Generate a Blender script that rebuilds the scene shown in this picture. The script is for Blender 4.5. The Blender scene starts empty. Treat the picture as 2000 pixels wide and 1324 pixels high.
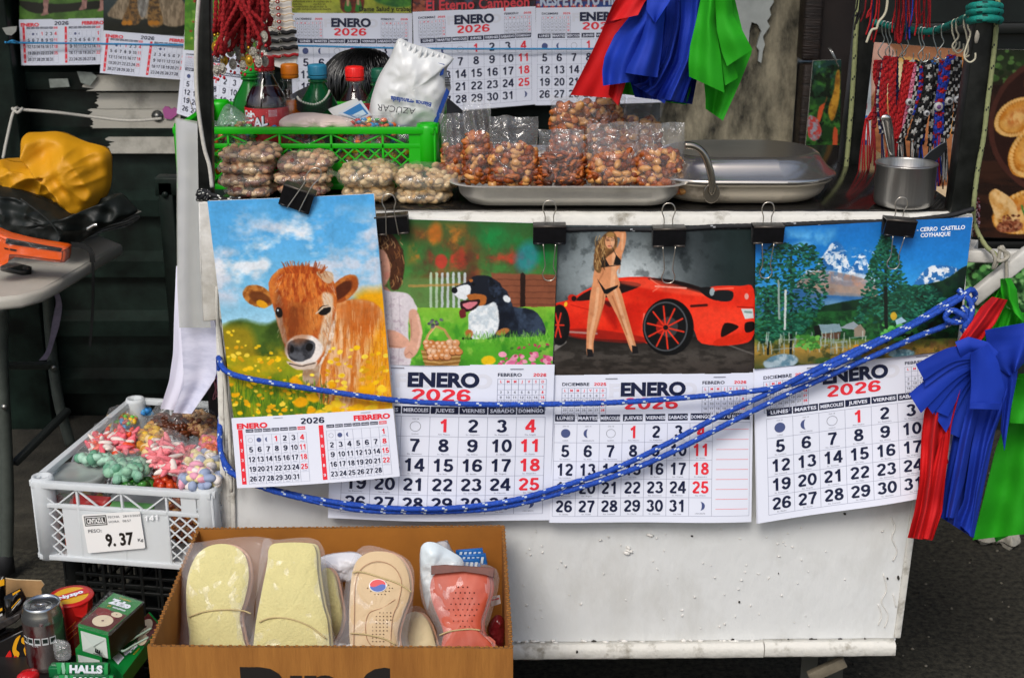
import bpy, bmesh, math, random
import numpy as np
from mathutils import Vector, Matrix, noise as mnoise
from mathutils.geometry import tessellate_polygon
R = math.radians
scene = bpy.context.scene
col = scene.collection

# ---------------------------------------------------------------- camera, sky, sun, exposure
CAM = Vector((0, 0, 1.5)); PITCH = R(18); F = 2600.0
cd = bpy.data.cameras.new('camera'); cam = bpy.data.objects.new('camera', cd); col.objects.link(cam)
cam.location = CAM; cam.rotation_euler = (R(90) - PITCH, 0, 0)
cd.sensor_width = 36; cd.lens = 36 * F / 2000; cd.clip_start = .05; cd.clip_end = 500
cd.dof.use_dof = True; cd.dof.focus_distance = 2.2; cd.dof.aperture_fstop = 11
scene.camera = cam
SUN_EL, SUN_AZ = R(46), R(198)         # azimuth clockwise from +Y (away from the camera)
w = bpy.data.worlds.new('World'); scene.world = w; w.use_nodes = True
nt = w.node_tree; bg = nt.nodes['Background']
sk = nt.nodes.new('ShaderNodeTexSky'); sk.sky_type = 'NISHITA'; sk.sun_disc = False
sk.sun_elevation = SUN_EL; sk.sun_rotation = SUN_AZ; sk.air_density = 1.0; sk.dust_density = 3.0; sk.ozone_density = 1.0
nt.links.new(sk.outputs[0], bg.inputs[0]); bg.inputs[1].default_value = .11
ld = bpy.data.lights.new('sun', 'SUN'); ld.energy = 1.5; ld.angle = R(22); ld.color = (1, .97, .92)
lo = bpy.data.objects.new('sun', ld); col.objects.link(lo)
sd = Vector((math.sin(SUN_AZ) * math.cos(SUN_EL), math.cos(SUN_AZ) * math.cos(SUN_EL), math.sin(SUN_EL)))
lo.rotation_euler = sd.to_track_quat('Z', 'Y').to_euler()
scene.view_settings.view_transform = 'Standard'; scene.view_settings.look = 'None'
scene.view_settings.exposure = .36; scene.view_settings.gamma = 1; scene.view_settings.use_curve_mapping = False
scene.cycles.use_denoising = True
scene.cycles.transparent_max_bounces = 24; scene.cycles.max_bounces = 10

# ---------------------------------------------------------------- placing: a photo pixel and a plane give a point in the place
FW = Vector((0, math.cos(PITCH), -math.sin(PITCH))); UP = Vector((0, math.sin(PITCH), math.cos(PITCH))); RT = Vector((1, 0, 0))
def ray(px, py): return FW + RT * ((px - 1000) / F) + UP * ((662 - py) / F)
def at(px, py, Y): d = ray(px, py); return CAM + d * (Y / d.y)
def atz(px, py, z): d = ray(px, py); return CAM + d * ((z - CAM.z) / d.z)
def onp(px, py, p0, n): d = ray(px, py); return CAM + d * ((p0 - CAM).dot(n) / d.dot(n))
def mpp(Y, py=662): return Y / (F * ray(1000, py).y) * 1.0     # metres per photo pixel at a depth

def lin(c):
    if isinstance(c, str): c = tuple(int(c[i:i + 2], 16) / 255 for i in (1, 3, 5))
    return tuple((x / 12.92 if x <= .04045 else ((x + .055) / 1.055) ** 2.4) for x in c[:3])

# ---------------------------------------------------------------- materials
MATS = {}
def mat(name, c, rough=.6, metal=0., var=0., vs=15., bump=0., bs=60., c2=None, spec=.5, trans=0., alpha=1., ior=1.45, stretch=(1, 1, 1), sheen=0., coat=0., thr=None):
    if name in MATS: return MATS[name]
    m = bpy.data.materials.new(name); m.use_nodes = True; t = m.node_tree; p = t.nodes['Principled BSDF']
    L = t.links.new; c = lin(c); p.inputs['Base Color'].default_value = (*c, 1)
    p.inputs['Roughness'].default_value = rough; p.inputs['Metallic'].default_value = metal
    p.inputs['Specular IOR Level'].default_value = spec; p.inputs['IOR'].default_value = ior
    p.inputs['Transmission Weight'].default_value = trans; p.inputs['Alpha'].default_value = alpha
    p.inputs['Sheen Weight'].default_value = sheen; p.inputs['Coat Weight'].default_value = coat
    if var or bump:
        tc = t.nodes.new('ShaderNodeTexCoord'); mp = t.nodes.new('ShaderNodeMapping'); mp.inputs['Scale'].default_value = stretch
        L(tc.outputs['Object'], mp.inputs[0])
    if var:
        n = t.nodes.new('ShaderNodeTexNoise'); n.inputs['Scale'].default_value = vs; n.inputs['Detail'].default_value = 7; n.inputs['Roughness'].default_value = .65
        L(mp.outputs[0], n.inputs[0]); r = t.nodes.new('ShaderNodeValToRGB')
        c2l = lin(c2) if c2 else tuple(x * (1 - var) for x in c)
        lo_, hi_ = thr if thr else (.35, .68)
        r.color_ramp.elements[0].position = lo_; r.color_ramp.elements[0].color = (*c2l, 1)
        r.color_ramp.elements[1].position = hi_; r.color_ramp.elements[1].color = (*c, 1)
        L(n.outputs[0], r.inputs[0]); L(r.outputs[0], p.inputs['Base Color'])
    if bump:
        n2 = t.nodes.new('ShaderNodeTexNoise'); n2.inputs['Scale'].default_value = bs; n2.inputs['Detail'].default_value = 5
        L(mp.outputs[0], n2.inputs[0]); b = t.nodes.new('ShaderNodeBump'); b.inputs['Strength'].default_value = bump; b.inputs['Distance'].default_value = .004
        L(n2.outputs[0], b.inputs['Height']); L(b.outputs[0], p.inputs['Normal'])
    MATS[name] = m; return m
def film(name, c='#ffffff', haze=.06, gloss=.16, bump=.8, bs=35., rough=.1):
    """thin clear plastic: mostly lets light through, a wrinkled shine and a little milk"""
    if name in MATS: return MATS[name]
    m = bpy.data.materials.new(name); m.use_nodes = True; t = m.node_tree; L = t.links.new
    for n in list(t.nodes):
        if n.type == 'BSDF_PRINCIPLED': t.nodes.remove(n)
    out = [n for n in t.nodes if n.type == 'OUTPUT_MATERIAL'][0]
    tr = t.nodes.new('ShaderNodeBsdfTransparent'); gl = t.nodes.new('ShaderNodeBsdfGlossy'); df = t.nodes.new('ShaderNodeBsdfDiffuse')
    cl = lin(c); tr.inputs[0].default_value = (*[.5 + .5 * x for x in cl], 1); gl.inputs['Roughness'].default_value = rough; df.inputs[0].default_value = (*cl, 1)
    tc = t.nodes.new('ShaderNodeTexCoord'); n2 = t.nodes.new('ShaderNodeTexNoise'); n2.inputs['Scale'].default_value = bs; n2.inputs['Detail'].default_value = 3; n2.inputs['Distortion'].default_value = 1.2
    L(tc.outputs['Object'], n2.inputs[0]); b = t.nodes.new('ShaderNodeBump'); b.inputs['Strength'].default_value = bump; b.inputs['Distance'].default_value = .02
    L(n2.outputs[0], b.inputs['Height']); L(b.outputs[0], gl.inputs['Normal'])
    lw = t.nodes.new('ShaderNodeLayerWeight'); lw.inputs[0].default_value = .35; L(b.outputs[0], lw.inputs['Normal'])
    mth = t.nodes.new('ShaderNodeMath'); mth.operation = 'MULTIPLY_ADD'; pw = t.nodes.new('ShaderNodeMath'); pw.operation = 'POWER'; pw.inputs[1].default_value = 3.5; L(lw.outputs['Facing'], pw.inputs[0]); L(pw.outputs[0], mth.inputs[0]); mth.inputs[1].default_value = .45; mth.inputs[2].default_value = gloss * .3
    mx = t.nodes.new('ShaderNodeMixShader'); mx2 = t.nodes.new('ShaderNodeMixShader'); mx2.inputs[0].default_value = haze
    L(tr.outputs[0], mx2.inputs[1]); L(df.outputs[0], mx2.inputs[2])
    L(mth.outputs[0], mx.inputs[0]); L(mx2.outputs[0], mx.inputs[1]); L(gl.outputs[0], mx.inputs[2]); L(mx.outputs[0], out.inputs[0])
    MATS[name] = m; return m
def ink(name='printed_picture', rough=.35, spec=.4):
    """paper printed in colour: the print is the mesh's colour attribute"""
    if name in MATS: return MATS[name]
    m = bpy.data.materials.new(name); m.use_nodes = True; t = m.node_tree; p = t.nodes['Principled BSDF']
    a = t.nodes.new('ShaderNodeVertexColor'); a.layer_name = 'print'; t.links.new(a.outputs[0], p.inputs['Base Color'])
    p.inputs['Roughness'].default_value = rough; p.inputs['Specular IOR Level'].default_value = spec
    MATS[name] = m; return m

# ---------------------------------------------------------------- mesh builder
class MB:
    def __init__(s): s.v = []; s.f = []; s.m = []; s.s = []
    def add(s, vs, fs, mi=0, smooth=False):
        o = len(s.v); s.v += [tuple(v) for v in vs]
        for f in fs: s.f.append(tuple(i + o for i in f)); s.m.append(mi); s.s.append(smooth)
        return s
    def box(s, c, size, rot=None, mi=0, bev=0.):
        c = Vector(c); hx, hy, hz = (x / 2 for x in size); rot = rot or Matrix.Identity(3)
        b = min(bev, hx * .9, hy * .9, hz * .9)
        if b <= 0:
            vs = [Vector((sx * hx, sy * hy, sz * hz)) for sx in (-1, 1) for sy in (-1, 1) for sz in (-1, 1)]
            fs = [(0, 1, 3, 2), (4, 6, 7, 5), (0, 4, 5, 1), (2, 3, 7, 6), (0, 2, 6, 4), (1, 5, 7, 3)]
            return s.add([c + rot @ v for v in vs], fs, mi)
        bm = bmesh.new(); bmesh.ops.create_cube(bm, size=1)
        for v in bm.verts: v.co = Vector((v.co.x * 2 * hx, v.co.y * 2 * hy, v.co.z * 2 * hz))
        bmesh.ops.bevel(bm, geom=bm.edges[:], offset=b, segments=2, affect='EDGES', profile=.5)
        bm.verts.index_update(); s.add([c + rot @ v.co for v in bm.verts], [[v.index for v in f.verts] for f in bm.faces], mi, True); bm.free(); return s
    def bar(s, a, b, w, h, mi=0, bev=0., up=(0, 0, 1)):
        a, b = Vector(a), Vector(b); z = (b - a); L = z.length; z.normalize(); x = Vector(up).cross(z)
        if x.length < 1e-4: x = Vector((1, 0, 0))
        x.normalize(); y = z.cross(x); return s.box((a + b) / 2, (w, h, L), Matrix((x, y, z)).transposed(), mi, bev)
    def tube(s, pts, r, n=8, mi=0, caps=True, mfun=None):
        pts = [Vector(p) for p in pts]; k = len(pts); rs = r if isinstance(r, (list, tuple)) else [r] * k
        vs = []; nrm = None
        for i, p in enumerate(pts):
            t = (pts[min(i + 1, k - 1)] - pts[max(i - 1, 0)])
            if t.length < 1e-9: t = Vector((0, 0, 1))
            t.normalize()
            if nrm is None:
                nrm = t.orthogonal().normalized()
            nrm = (nrm - t * nrm.dot(t))
            nrm = nrm.normalized() if nrm.length > 1e-6 else t.orthogonal().normalized()
            b = t.cross(nrm)
            for j in range(n):
                a = 2 * math.pi * j / n; vs.append(p + (nrm * math.cos(a) + b * math.sin(a)) * rs[i])
        o = len(s.v); s.v += [tuple(v) for v in vs]
        for i in range(k - 1):
            for j in range(n):
                s.f.append((o + i * n + j, o + i * n + (j + 1) % n, o + (i + 1) * n + (j + 1) % n, o + (i + 1) * n + j))
                s.m.append(mfun(i, j) if mfun else mi); s.s.append(True)
        if caps:
            s.f.append(tuple(o + j for j in reversed(range(n)))); s.m.append(mi); s.s.append(False)
            s.f.append(tuple(o + (k - 1) * n + j for j in range(n))); s.m.append(mi); s.s.append(False)
        return s
    def lathe(s, prof, c=(0, 0, 0), n=28, rot=None, mi=0, sx=1., sy=1., mfun=None, smooth=True):
        c = Vector(c); rot = rot or Matrix.Identity(3); o = len(s.v); k = len(prof)
        for r, z in prof:
            for j in range(n):
                a = 2 * math.pi * j / n; s.v.append(tuple(c + rot @ Vector((r * math.cos(a) * sx, r * math.sin(a) * sy, z))))
        for i in range(k - 1):
            for j in range(n):
                s.f.append((o + i * n + j, o + i * n + (j + 1) % n, o + (i + 1) * n + (j + 1) % n, o + (i + 1) * n + j)); s.m.append(mfun(i, j) if mfun else mi); s.s.append(smooth)
        return s
    def grid(s, P, mi=0, smooth=True, flip=False):
        ny, nx = len(P), len(P[0]); o = len(s.v); s.v += [tuple(p) for row in P for p in row]
        for i in range(ny - 1):
            for j in range(nx - 1):
                f = (o + i * nx + j, o + (i + 1) * nx + j, o + (i + 1) * nx + j + 1, o + i * nx + j + 1)
                s.f.append(f[::-1] if flip else f); s.m.append(mi); s.s.append(smooth)
        return s
    def blob(s, c, rad, rot=None, mi=0, sub=1, jit=.12, seed=0):
        vs, fs = ICO[sub]; rot = rot or Matrix.Identity(3); c = Vector(c); rnd = random.Random(seed); out = []
        for v in vs:
            k = 1 + rnd.uniform(-jit, jit); out.append(c + rot @ Vector((v[0] * rad[0] * k, v[1] * rad[1] * k, v[2] * rad[2] * k)))
        return s.add(out, fs, mi, True)
    def slab(s, pts, back, bev=0., mi=0, mi_side=None, smooth=True):
        """closed plate: outline pts (3D, roughly planar, any turn), pushed back by the vector `back`, front edge rounded by bev"""
        pts = [Vector(p) for p in pts]; n = len(pts); back = Vector(back); mi_side = mi if mi_side is None else mi_side
        cen = sum(pts, Vector()) / n; nn = back.normalized()
        def inset(d):
            out = []
            for i in range(n):
                e1 = (pts[i] - pts[i - 1]).normalized(); e2 = (pts[(i + 1) % n] - pts[i]).normalized()
                k = (e1 + e2); k = k.normalized() if k.length > 1e-6 else e1
                q = nn.cross(k); q = q if (cen - pts[i]).dot(q) > 0 else -q
                out.append(pts[i] + q * d)
            return out
        rings = []
        if bev > 0:
            for a in (0, 30, 60, 90): rings.append([p + back.normalized() * bev * (1 - math.sin(R(a))) for p in inset(bev * (1 - math.cos(R(a))))][:])
            rings = rings[::-1]; rings = [[p for p in inset(bev)]] + [[p + nn * bev * (1 - math.cos(R(a))) for p in inset(bev * (1 - math.sin(R(a))))] for a in (30, 60, 90)]
        else: rings = [pts]
        if bev > 0:
            T = back.length
            rings += [[p + nn * (T - bev * (1 - math.cos(R(a)))) for p in inset(bev * (1 - math.sin(R(a))))] for a in (90, 60, 30, 0)]
        else: rings += [[p + back for p in pts]]
        o = len(s.v)
        for r_ in rings: s.v += [tuple(p) for p in r_]
        for k in range(len(rings) - 1):
            for i in range(n):
                s.f.append((o + k * n + i, o + k * n + (i + 1) % n, o + (k + 1) * n + (i + 1) % n, o + (k + 1) * n + i)); s.m.append(mi_side); s.s.append(bev > 0 and smooth)
        for t in tessellate_polygon([rings[0]]): s.f.append(tuple(o + i for i in t)); s.m.append(mi); s.s.append(False)
        e = o + (len(rings) - 1) * n
        for t in tessellate_polygon([rings[-1]]): s.f.append(tuple(e + i for i in t)); s.m.append(mi); s.s.append(False)
        return s
    def puff(s, outline, back, rings=9, mi=0, wr=0., ws=25., seed=0, front=1., rear=1., power=.5, backmesh=True, seg=56, fold=None):
        """soft cushion: closed outline (3D) filled from its centre, swelling +front/-rear along the unit direction away from `back`"""
        pts = resample([Vector(p) for p in outline] + [Vector(outline[0])], seg + 1)[:-1]; n = len(pts); cen = sum(pts, Vector()) / n
        T = Vector(back).length; nn = -Vector(back).normalized()
        for sgn, amt in ((1, front), (-1, rear)) if backmesh else ((1, front),):
            o = len(s.v); s.v.append(tuple(cen + nn * sgn * T * amt))
            for k in range(1, rings + 1):
                q = (k / rings) ** .8
                for p in pts:
                    b = cen.lerp(p, q); h = max(0, 1 - q ** 2.4) ** power * T * amt
                    if wr:
                        e = Vector(b) * ws + Vector((seed * 7.1, seed * 3.3, sgn * 5))
                        wv = 1 - abs(mnoise.noise(e)) * 3 + .45 * (1 - abs(mnoise.noise(e * 2.1)) * 3)
                        h += wr * wv * min(1, (1 - q) * 4 + .15)
                    if fold: h += fold(b) * min(1, (1 - q) * 5 + .1)
                    s.v.append(tuple(b + nn * sgn * h))
            for i in range(n):
                f = (o, o + 1 + i, o + 1 + (i + 1) % n); s.f.append(f); s.m.append(mi); s.s.append(True)
                for k in range(rings - 1):
                    a = o + 1 + k * n; s.f.append((a + i, a + n + i, a + n + (i + 1) % n, a + (i + 1) % n)); s.m.append(mi); s.s.append(True)
        return s
    def build(s, name, mats, parent=None, attr=None, kind=None, label=None):
        off = base_of(parent); me = bpy.data.meshes.new(name)
        me.from_pydata([(v[0] - off[0], v[1] - off[1], v[2] - off[2]) for v in s.v], [], s.f)
        for m_ in mats if isinstance(mats, (list, tuple)) else [mats]: me.materials.append(m_)
        me.polygons.foreach_set('material_index', s.m); me.polygons.foreach_set('use_smooth', s.s)
        if attr is not None:
            a = me.color_attributes.new('print', 'FLOAT_COLOR', 'POINT'); d = np.ones((len(s.v), 4), np.float32); d[:, :3] = attr; a.data.foreach_set('color', d.ravel())
        me.update(); o = bpy.data.objects.new(name, me); col.objects.link(o)
        if parent: o.parent = parent
        if kind: o['kind'] = kind
        if label: o['label'] = label
        return o
def base_of(o):
    v = Vector((0, 0, 0))
    while o is not None: v += Vector(o.location); o = o.parent
    return v
def _ico(sub):
    bm = bmesh.new(); bmesh.ops.create_icosphere(bm, subdivisions=sub, radius=1); bm.verts.index_update()
    r = ([tuple(v.co) for v in bm.verts], [tuple(v.index for v in f.verts) for f in bm.faces]); bm.free(); return r
ICO = {k: _ico(k) for k in (1, 2, 3)}
def thing(name, label, cat, loc=(0, 0, 0), group=None):
    o = bpy.data.objects.new(name, None); o.empty_display_size = .05; col.objects.link(o); o.location = loc
    o['label'] = label; o['category'] = cat
    if group: o['group'] = group
    return o
def tag(o, label, cat, group=None, kind=None):
    o['label'] = label; o['category'] = cat
    if group: o['group'] = group
    if kind: o['kind'] = kind
    return o
def struct(o, label=None, cat=None):
    o['kind'] = 'structure'
    if label: o['label'] = label
    if cat: o['category'] = cat
    return o
def dup(root, d, label=None, rot=None):
    c = root.copy(); col.objects.link(c); c.location = Vector(root.location) + Vector(d)
    if rot: c.rotation_euler = rot
    if label: c['label'] = label
    for ch in list(root.children):
        k = ch.copy(); col.objects.link(k); k.parent = c
        for g in list(ch.children):
            q = g.copy(); col.objects.link(q); q.parent = k
    return c
def resample(P, n):
    P = [Vector(p) for p in P]; d = [0]
    for i in range(1, len(P)): d.append(d[-1] + (P[i] - P[i - 1]).length)
    out = []; j = 0
    for k in range(n):
        t = d[-1] * k / (n - 1)
        while j < len(P) - 2 and d[j + 1] < t: j += 1
        sgl = d[j + 1] - d[j]; out.append(P[j].lerp(P[j + 1], (t - d[j]) / sgl if sgl > 1e-12 else 0))
    return out
def crom(P, per=6, closed=False):
    """smooth curve through the points"""
    P = [Vector(p) for p in P]; n = len(P); out = []
    for i in range(n if closed else n - 1):
        if closed: a, b, c, d = P[i - 1], P[i], P[(i + 1) % n], P[(i + 2) % n]
        else: a, b, c, d = P[max(i - 1, 0)], P[i], P[i + 1], P[min(i + 2, n - 1)]
        for k in range(per):
            t = k / per; out.append(.5 * ((2 * b) + (c - a) * t + (2 * a - 5 * b + 4 * c - d) * t * t + (3 * b - a - 3 * c + d) * t ** 3))
    if not closed: out.append(P[-1])
    return out
def pxs(pts, Y): return [at(x, y, Y) for x, y in pts]
def rotz(a): return Matrix.Rotation(a, 3, 'Z')
def rotx(a): return Matrix.Rotation(a, 3, 'X')
def roty(a): return Matrix.Rotation(a, 3, 'Y')
def rrot(rnd): return Matrix.Rotation(rnd.uniform(0, 6.28), 3, 'X') @ Matrix.Rotation(rnd.uniform(0, 6.28), 3, 'Z')

# ---------------------------------------------------------------- lettering (outlines of the built-in font, made once per word)
GL = {}
def _arc(cx, cy, rx, ry, a0, a1, n=18): return [(cx + rx * math.cos(R(a0 + (a1 - a0) * i / n)), cy + ry * math.sin(R(a0 + (a1 - a0) * i / n))) for i in range(n + 1)]
DIG = {'0': [_arc(.27, .35, .185, .285, 0, 360, 30)], '1': [[(.31, 0), (.31, .7)], [(.30, .625), (.22, .55), (.10, .49)]],
       '2': [_arc(.265, .485, .175, .15, 165, -30, 14) + [(.30, .30), (.17, .17), (.10, .065), (.12, .062), (.48, .062)]], '3': [_arc(.255, .515, .16, .12, 165, -80, 14), _arc(.26, .205, .185, .14, 82, -165, 18)],
       '4': [[(.38, .7), (.38, 0)], [(.36, .66), (.05, .21)], [(.02, .205), (.53, .205)]], '5': [[(.13, .635), (.47, .635)], [(.165, .67), (.12, .33)], _arc(.26, .225, .185, .16, 148, -160, 20)],
       '6': [_arc(.27, .215, .18, .15, 0, 360, 26), _arc(.29, .33, .205, .305, 35, 185, 16)], '7': [[(.04, .632), (.49, .632)], [(.46, .62), (.36, .46), (.26, .24), (.21, 0)]],
       '8': [_arc(.27, .52, .15, .115, 0, 360, 24), _arc(.27, .20, .18, .135, 0, 360, 26)], '9': [_arc(.27, .485, .18, .15, 0, 360, 26), _arc(.25, .37, .205, .305, 215, 365, 16)]}
def digits(word):
    vs = []; fs = []; lay = 0; W = .075
    for q, ch in enumerate(word):
        for st in DIG[ch]:
            o = len(vs); n = len(st); cl = st[0] == st[-1] or (abs(st[0][0] - st[-1][0]) < 1e-6 and abs(st[0][1] - st[-1][1]) < 1e-6)
            for i, (x, y) in enumerate(st):
                a = st[i - 1] if i else (st[-2] if cl else st[0]); b = st[i + 1] if i < n - 1 else (st[1] if cl else st[-1]); tx, ty = b[0] - a[0], b[1] - a[1]; l = math.hypot(tx, ty) or 1; nx, ny = -ty / l, tx / l; w_ = W if abs(nx) > .7 else W * (.78 + .22 * abs(nx))
                for s_ in (1, -1): vs.append((x + q * .56 - (len(word) * .56 - .02) / 2 + nx * w_ * s_, y - .35 + ny * w_ * s_, lay))
            fs += [(o + 2 * i, o + 2 * i + 1, o + 2 * i + 3, o + 2 * i + 2) for i in range(n - 1)]; lay += 1
    return vs, fs, len(word) * .56
def glyphs(word, bold=.03):
    k = (word, bold)
    if word.isdigit():
        if k not in GL: GL[k] = digits(word)
        return GL[k]
    if k not in GL:
        c = bpy.data.curves.new('t', 'FONT'); c.body = word; c.size = 1; c.offset = bold; c.resolution_u = 4 if bold > .04 else 2
        o = bpy.data.objects.new('t', c); m = bpy.data.meshes.new_from_object(o)
        vs = [(v.co.x, v.co.y) for v in m.vertices]; fs = [tuple(p.vertices) for p in m.polygons]
        bpy.data.meshes.remove(m); bpy.data.objects.remove(o); bpy.data.curves.remove(c)
        x0 = min((v[0] for v in vs), default=0); x1 = max((v[0] for v in vs), default=1)
        GL[k] = ([((v[0] - (x0 + x1) / 2), v[1] - .35, 0) for v in vs], fs, max(x1 - x0, .01))
    return GL[k]

class Sheet:
    """a hanging sheet: four corners in the place, bowed a little; (u,v) with v downwards"""
    def __init__(s, tl, tr, br, bl, bow=0., curl=0., wave=0., seed=0):
        s.c = [Vector(p) for p in (tl, tr, br, bl)]; s.bow = bow; s.curl = curl; s.wave = wave; s.sd = seed
        s.n = ((s.c[3] - s.c[0]).cross(s.c[1] - s.c[0])).normalized()
        if s.n.y > 0: s.n = -s.n
        s.W = (s.c[1] - s.c[0]).length; s.H = (s.c[3] - s.c[0]).length
    def p(s, u, v, off=0.):
        a = s.c[0].lerp(s.c[1], u); b = s.c[3].lerp(s.c[2], u); q = a.lerp(b, v)
        d = s.bow * 4 * u * (1 - u) * (.3 + .7 * v) + s.curl * max(0, v) ** 2
        if s.wave: d += s.wave * math.sin(u * 7 + v * 3 + s.sd) * (.3 + v)
        return q + s.n * (d + off)
    def rect(s, mb, u0, v0, u1, v1, mi, off=.0003):
        nu = max(1, int(abs(u1 - u0) * 14)); nv = max(1, int(abs(v1 - v0) * 10))
        mb.grid([[s.p(u0 + (u1 - u0) * i / nu, v0 + (v1 - v0) * j / nv, off) for i in range(nu + 1)] for j in range(nv + 1)], mi)
    def text(s, mb, word, u, v, h, mi, sx=1., off=.0006, bold=.03, maxw=None, al=0, rot=0.):
        """h: cap height in metres; u,v: centre (al -1: left end, 1: right end)"""
        vs, fs, wd = glyphs(word, bold); k = h / .7
        if maxw and wd * k * sx > maxw: sx = maxw / (wd * k)
        ca, sa = math.cos(rot), math.sin(rot); out = []
        for x, y, ly in vs:
            X = (x - al * wd / 2) * k * sx; Yy = y * k; X, Yy = X * ca - Yy * sa, X * sa + Yy * ca
            out.append(s.p(u + X / s.W, v - Yy / s.H, off + ly * .00006))
        mb.add(out, fs, mi)
    def disc(s, mb, u, v, r, mi, off=.0005, n=18, ring=0., moon=0.):
        if ring:
            a = [[s.p(u + q * r * math.cos(6.2832 * i / n) / s.W, v + q * r * math.sin(6.2832 * i / n) / s.H, off) for i in range(n + 1)] for q in (1, 1 - ring)]; mb.grid(a, mi); return
        if moon:
            pts = [(math.cos(R(t)), math.sin(R(t))) for t in range(90, 271, 15)]; inn = [(x * .35, y) for x, y in pts][::-1]; pl = pts + inn[1:-1]
            sg = 1 if moon > 0 else -1
            P3 = [Vector((x * sg, y, 0)) for x, y in pl]; o = [s.p(u + r * q.x / s.W, v + r * q.y / s.H, off) for q in P3]
            mb.add(o, [tuple(t) for t in tessellate_polygon([P3])], mi); return
        mb.add([s.p(u, v, off)] + [s.p(u + r * math.cos(6.2832 * i / n) / s.W, v + r * math.sin(6.2832 * i / n) / s.H, off) for i in range(n)], [(0, 1 + i, 1 + (i + 1) % n) for i in range(n)], mi)

# ---------------------------------------------------------------- painter for printed pictures (colours of ink on paper)
def _hash(ix, iy, sd):
    n = (ix * 374761393 + iy * 668265263 + sd * 1442695041) & 0xFFFFFFFF; n = ((n ^ (n >> 13)) * 1274126177) & 0xFFFFFFFF
    return ((n ^ (n >> 16)) & 0xFFFF) / 65535.0
def vnoise(x, y, sd=0):
    ix = np.floor(x).astype(np.int64); iy = np.floor(y).astype(np.int64); fx = x - ix; fy = y - iy; fx = fx * fx * (3 - 2 * fx); fy = fy * fy * (3 - 2 * fy)
    return (_hash(ix, iy, sd) * (1 - fx) + _hash(ix + 1, iy, sd) * fx) * (1 - fy) + (_hash(ix, iy + 1, sd) * (1 - fx) + _hash(ix + 1, iy + 1, sd) * fx) * fy
def fbm(x, y, sd=0, o=4):
    t = 0; a = .5; s_ = 0
    for k in range(o): t = t + a * vnoise(x * 2 ** k, y * 2 ** k, sd + k * 17); s_ += a; a *= .55
    return t / s_
def rgb(c):
    if isinstance(c, str): return np.array([int(c[i:i + 2], 16) / 255 for i in (1, 3, 5)])
    return np.array(c, float)
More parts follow.
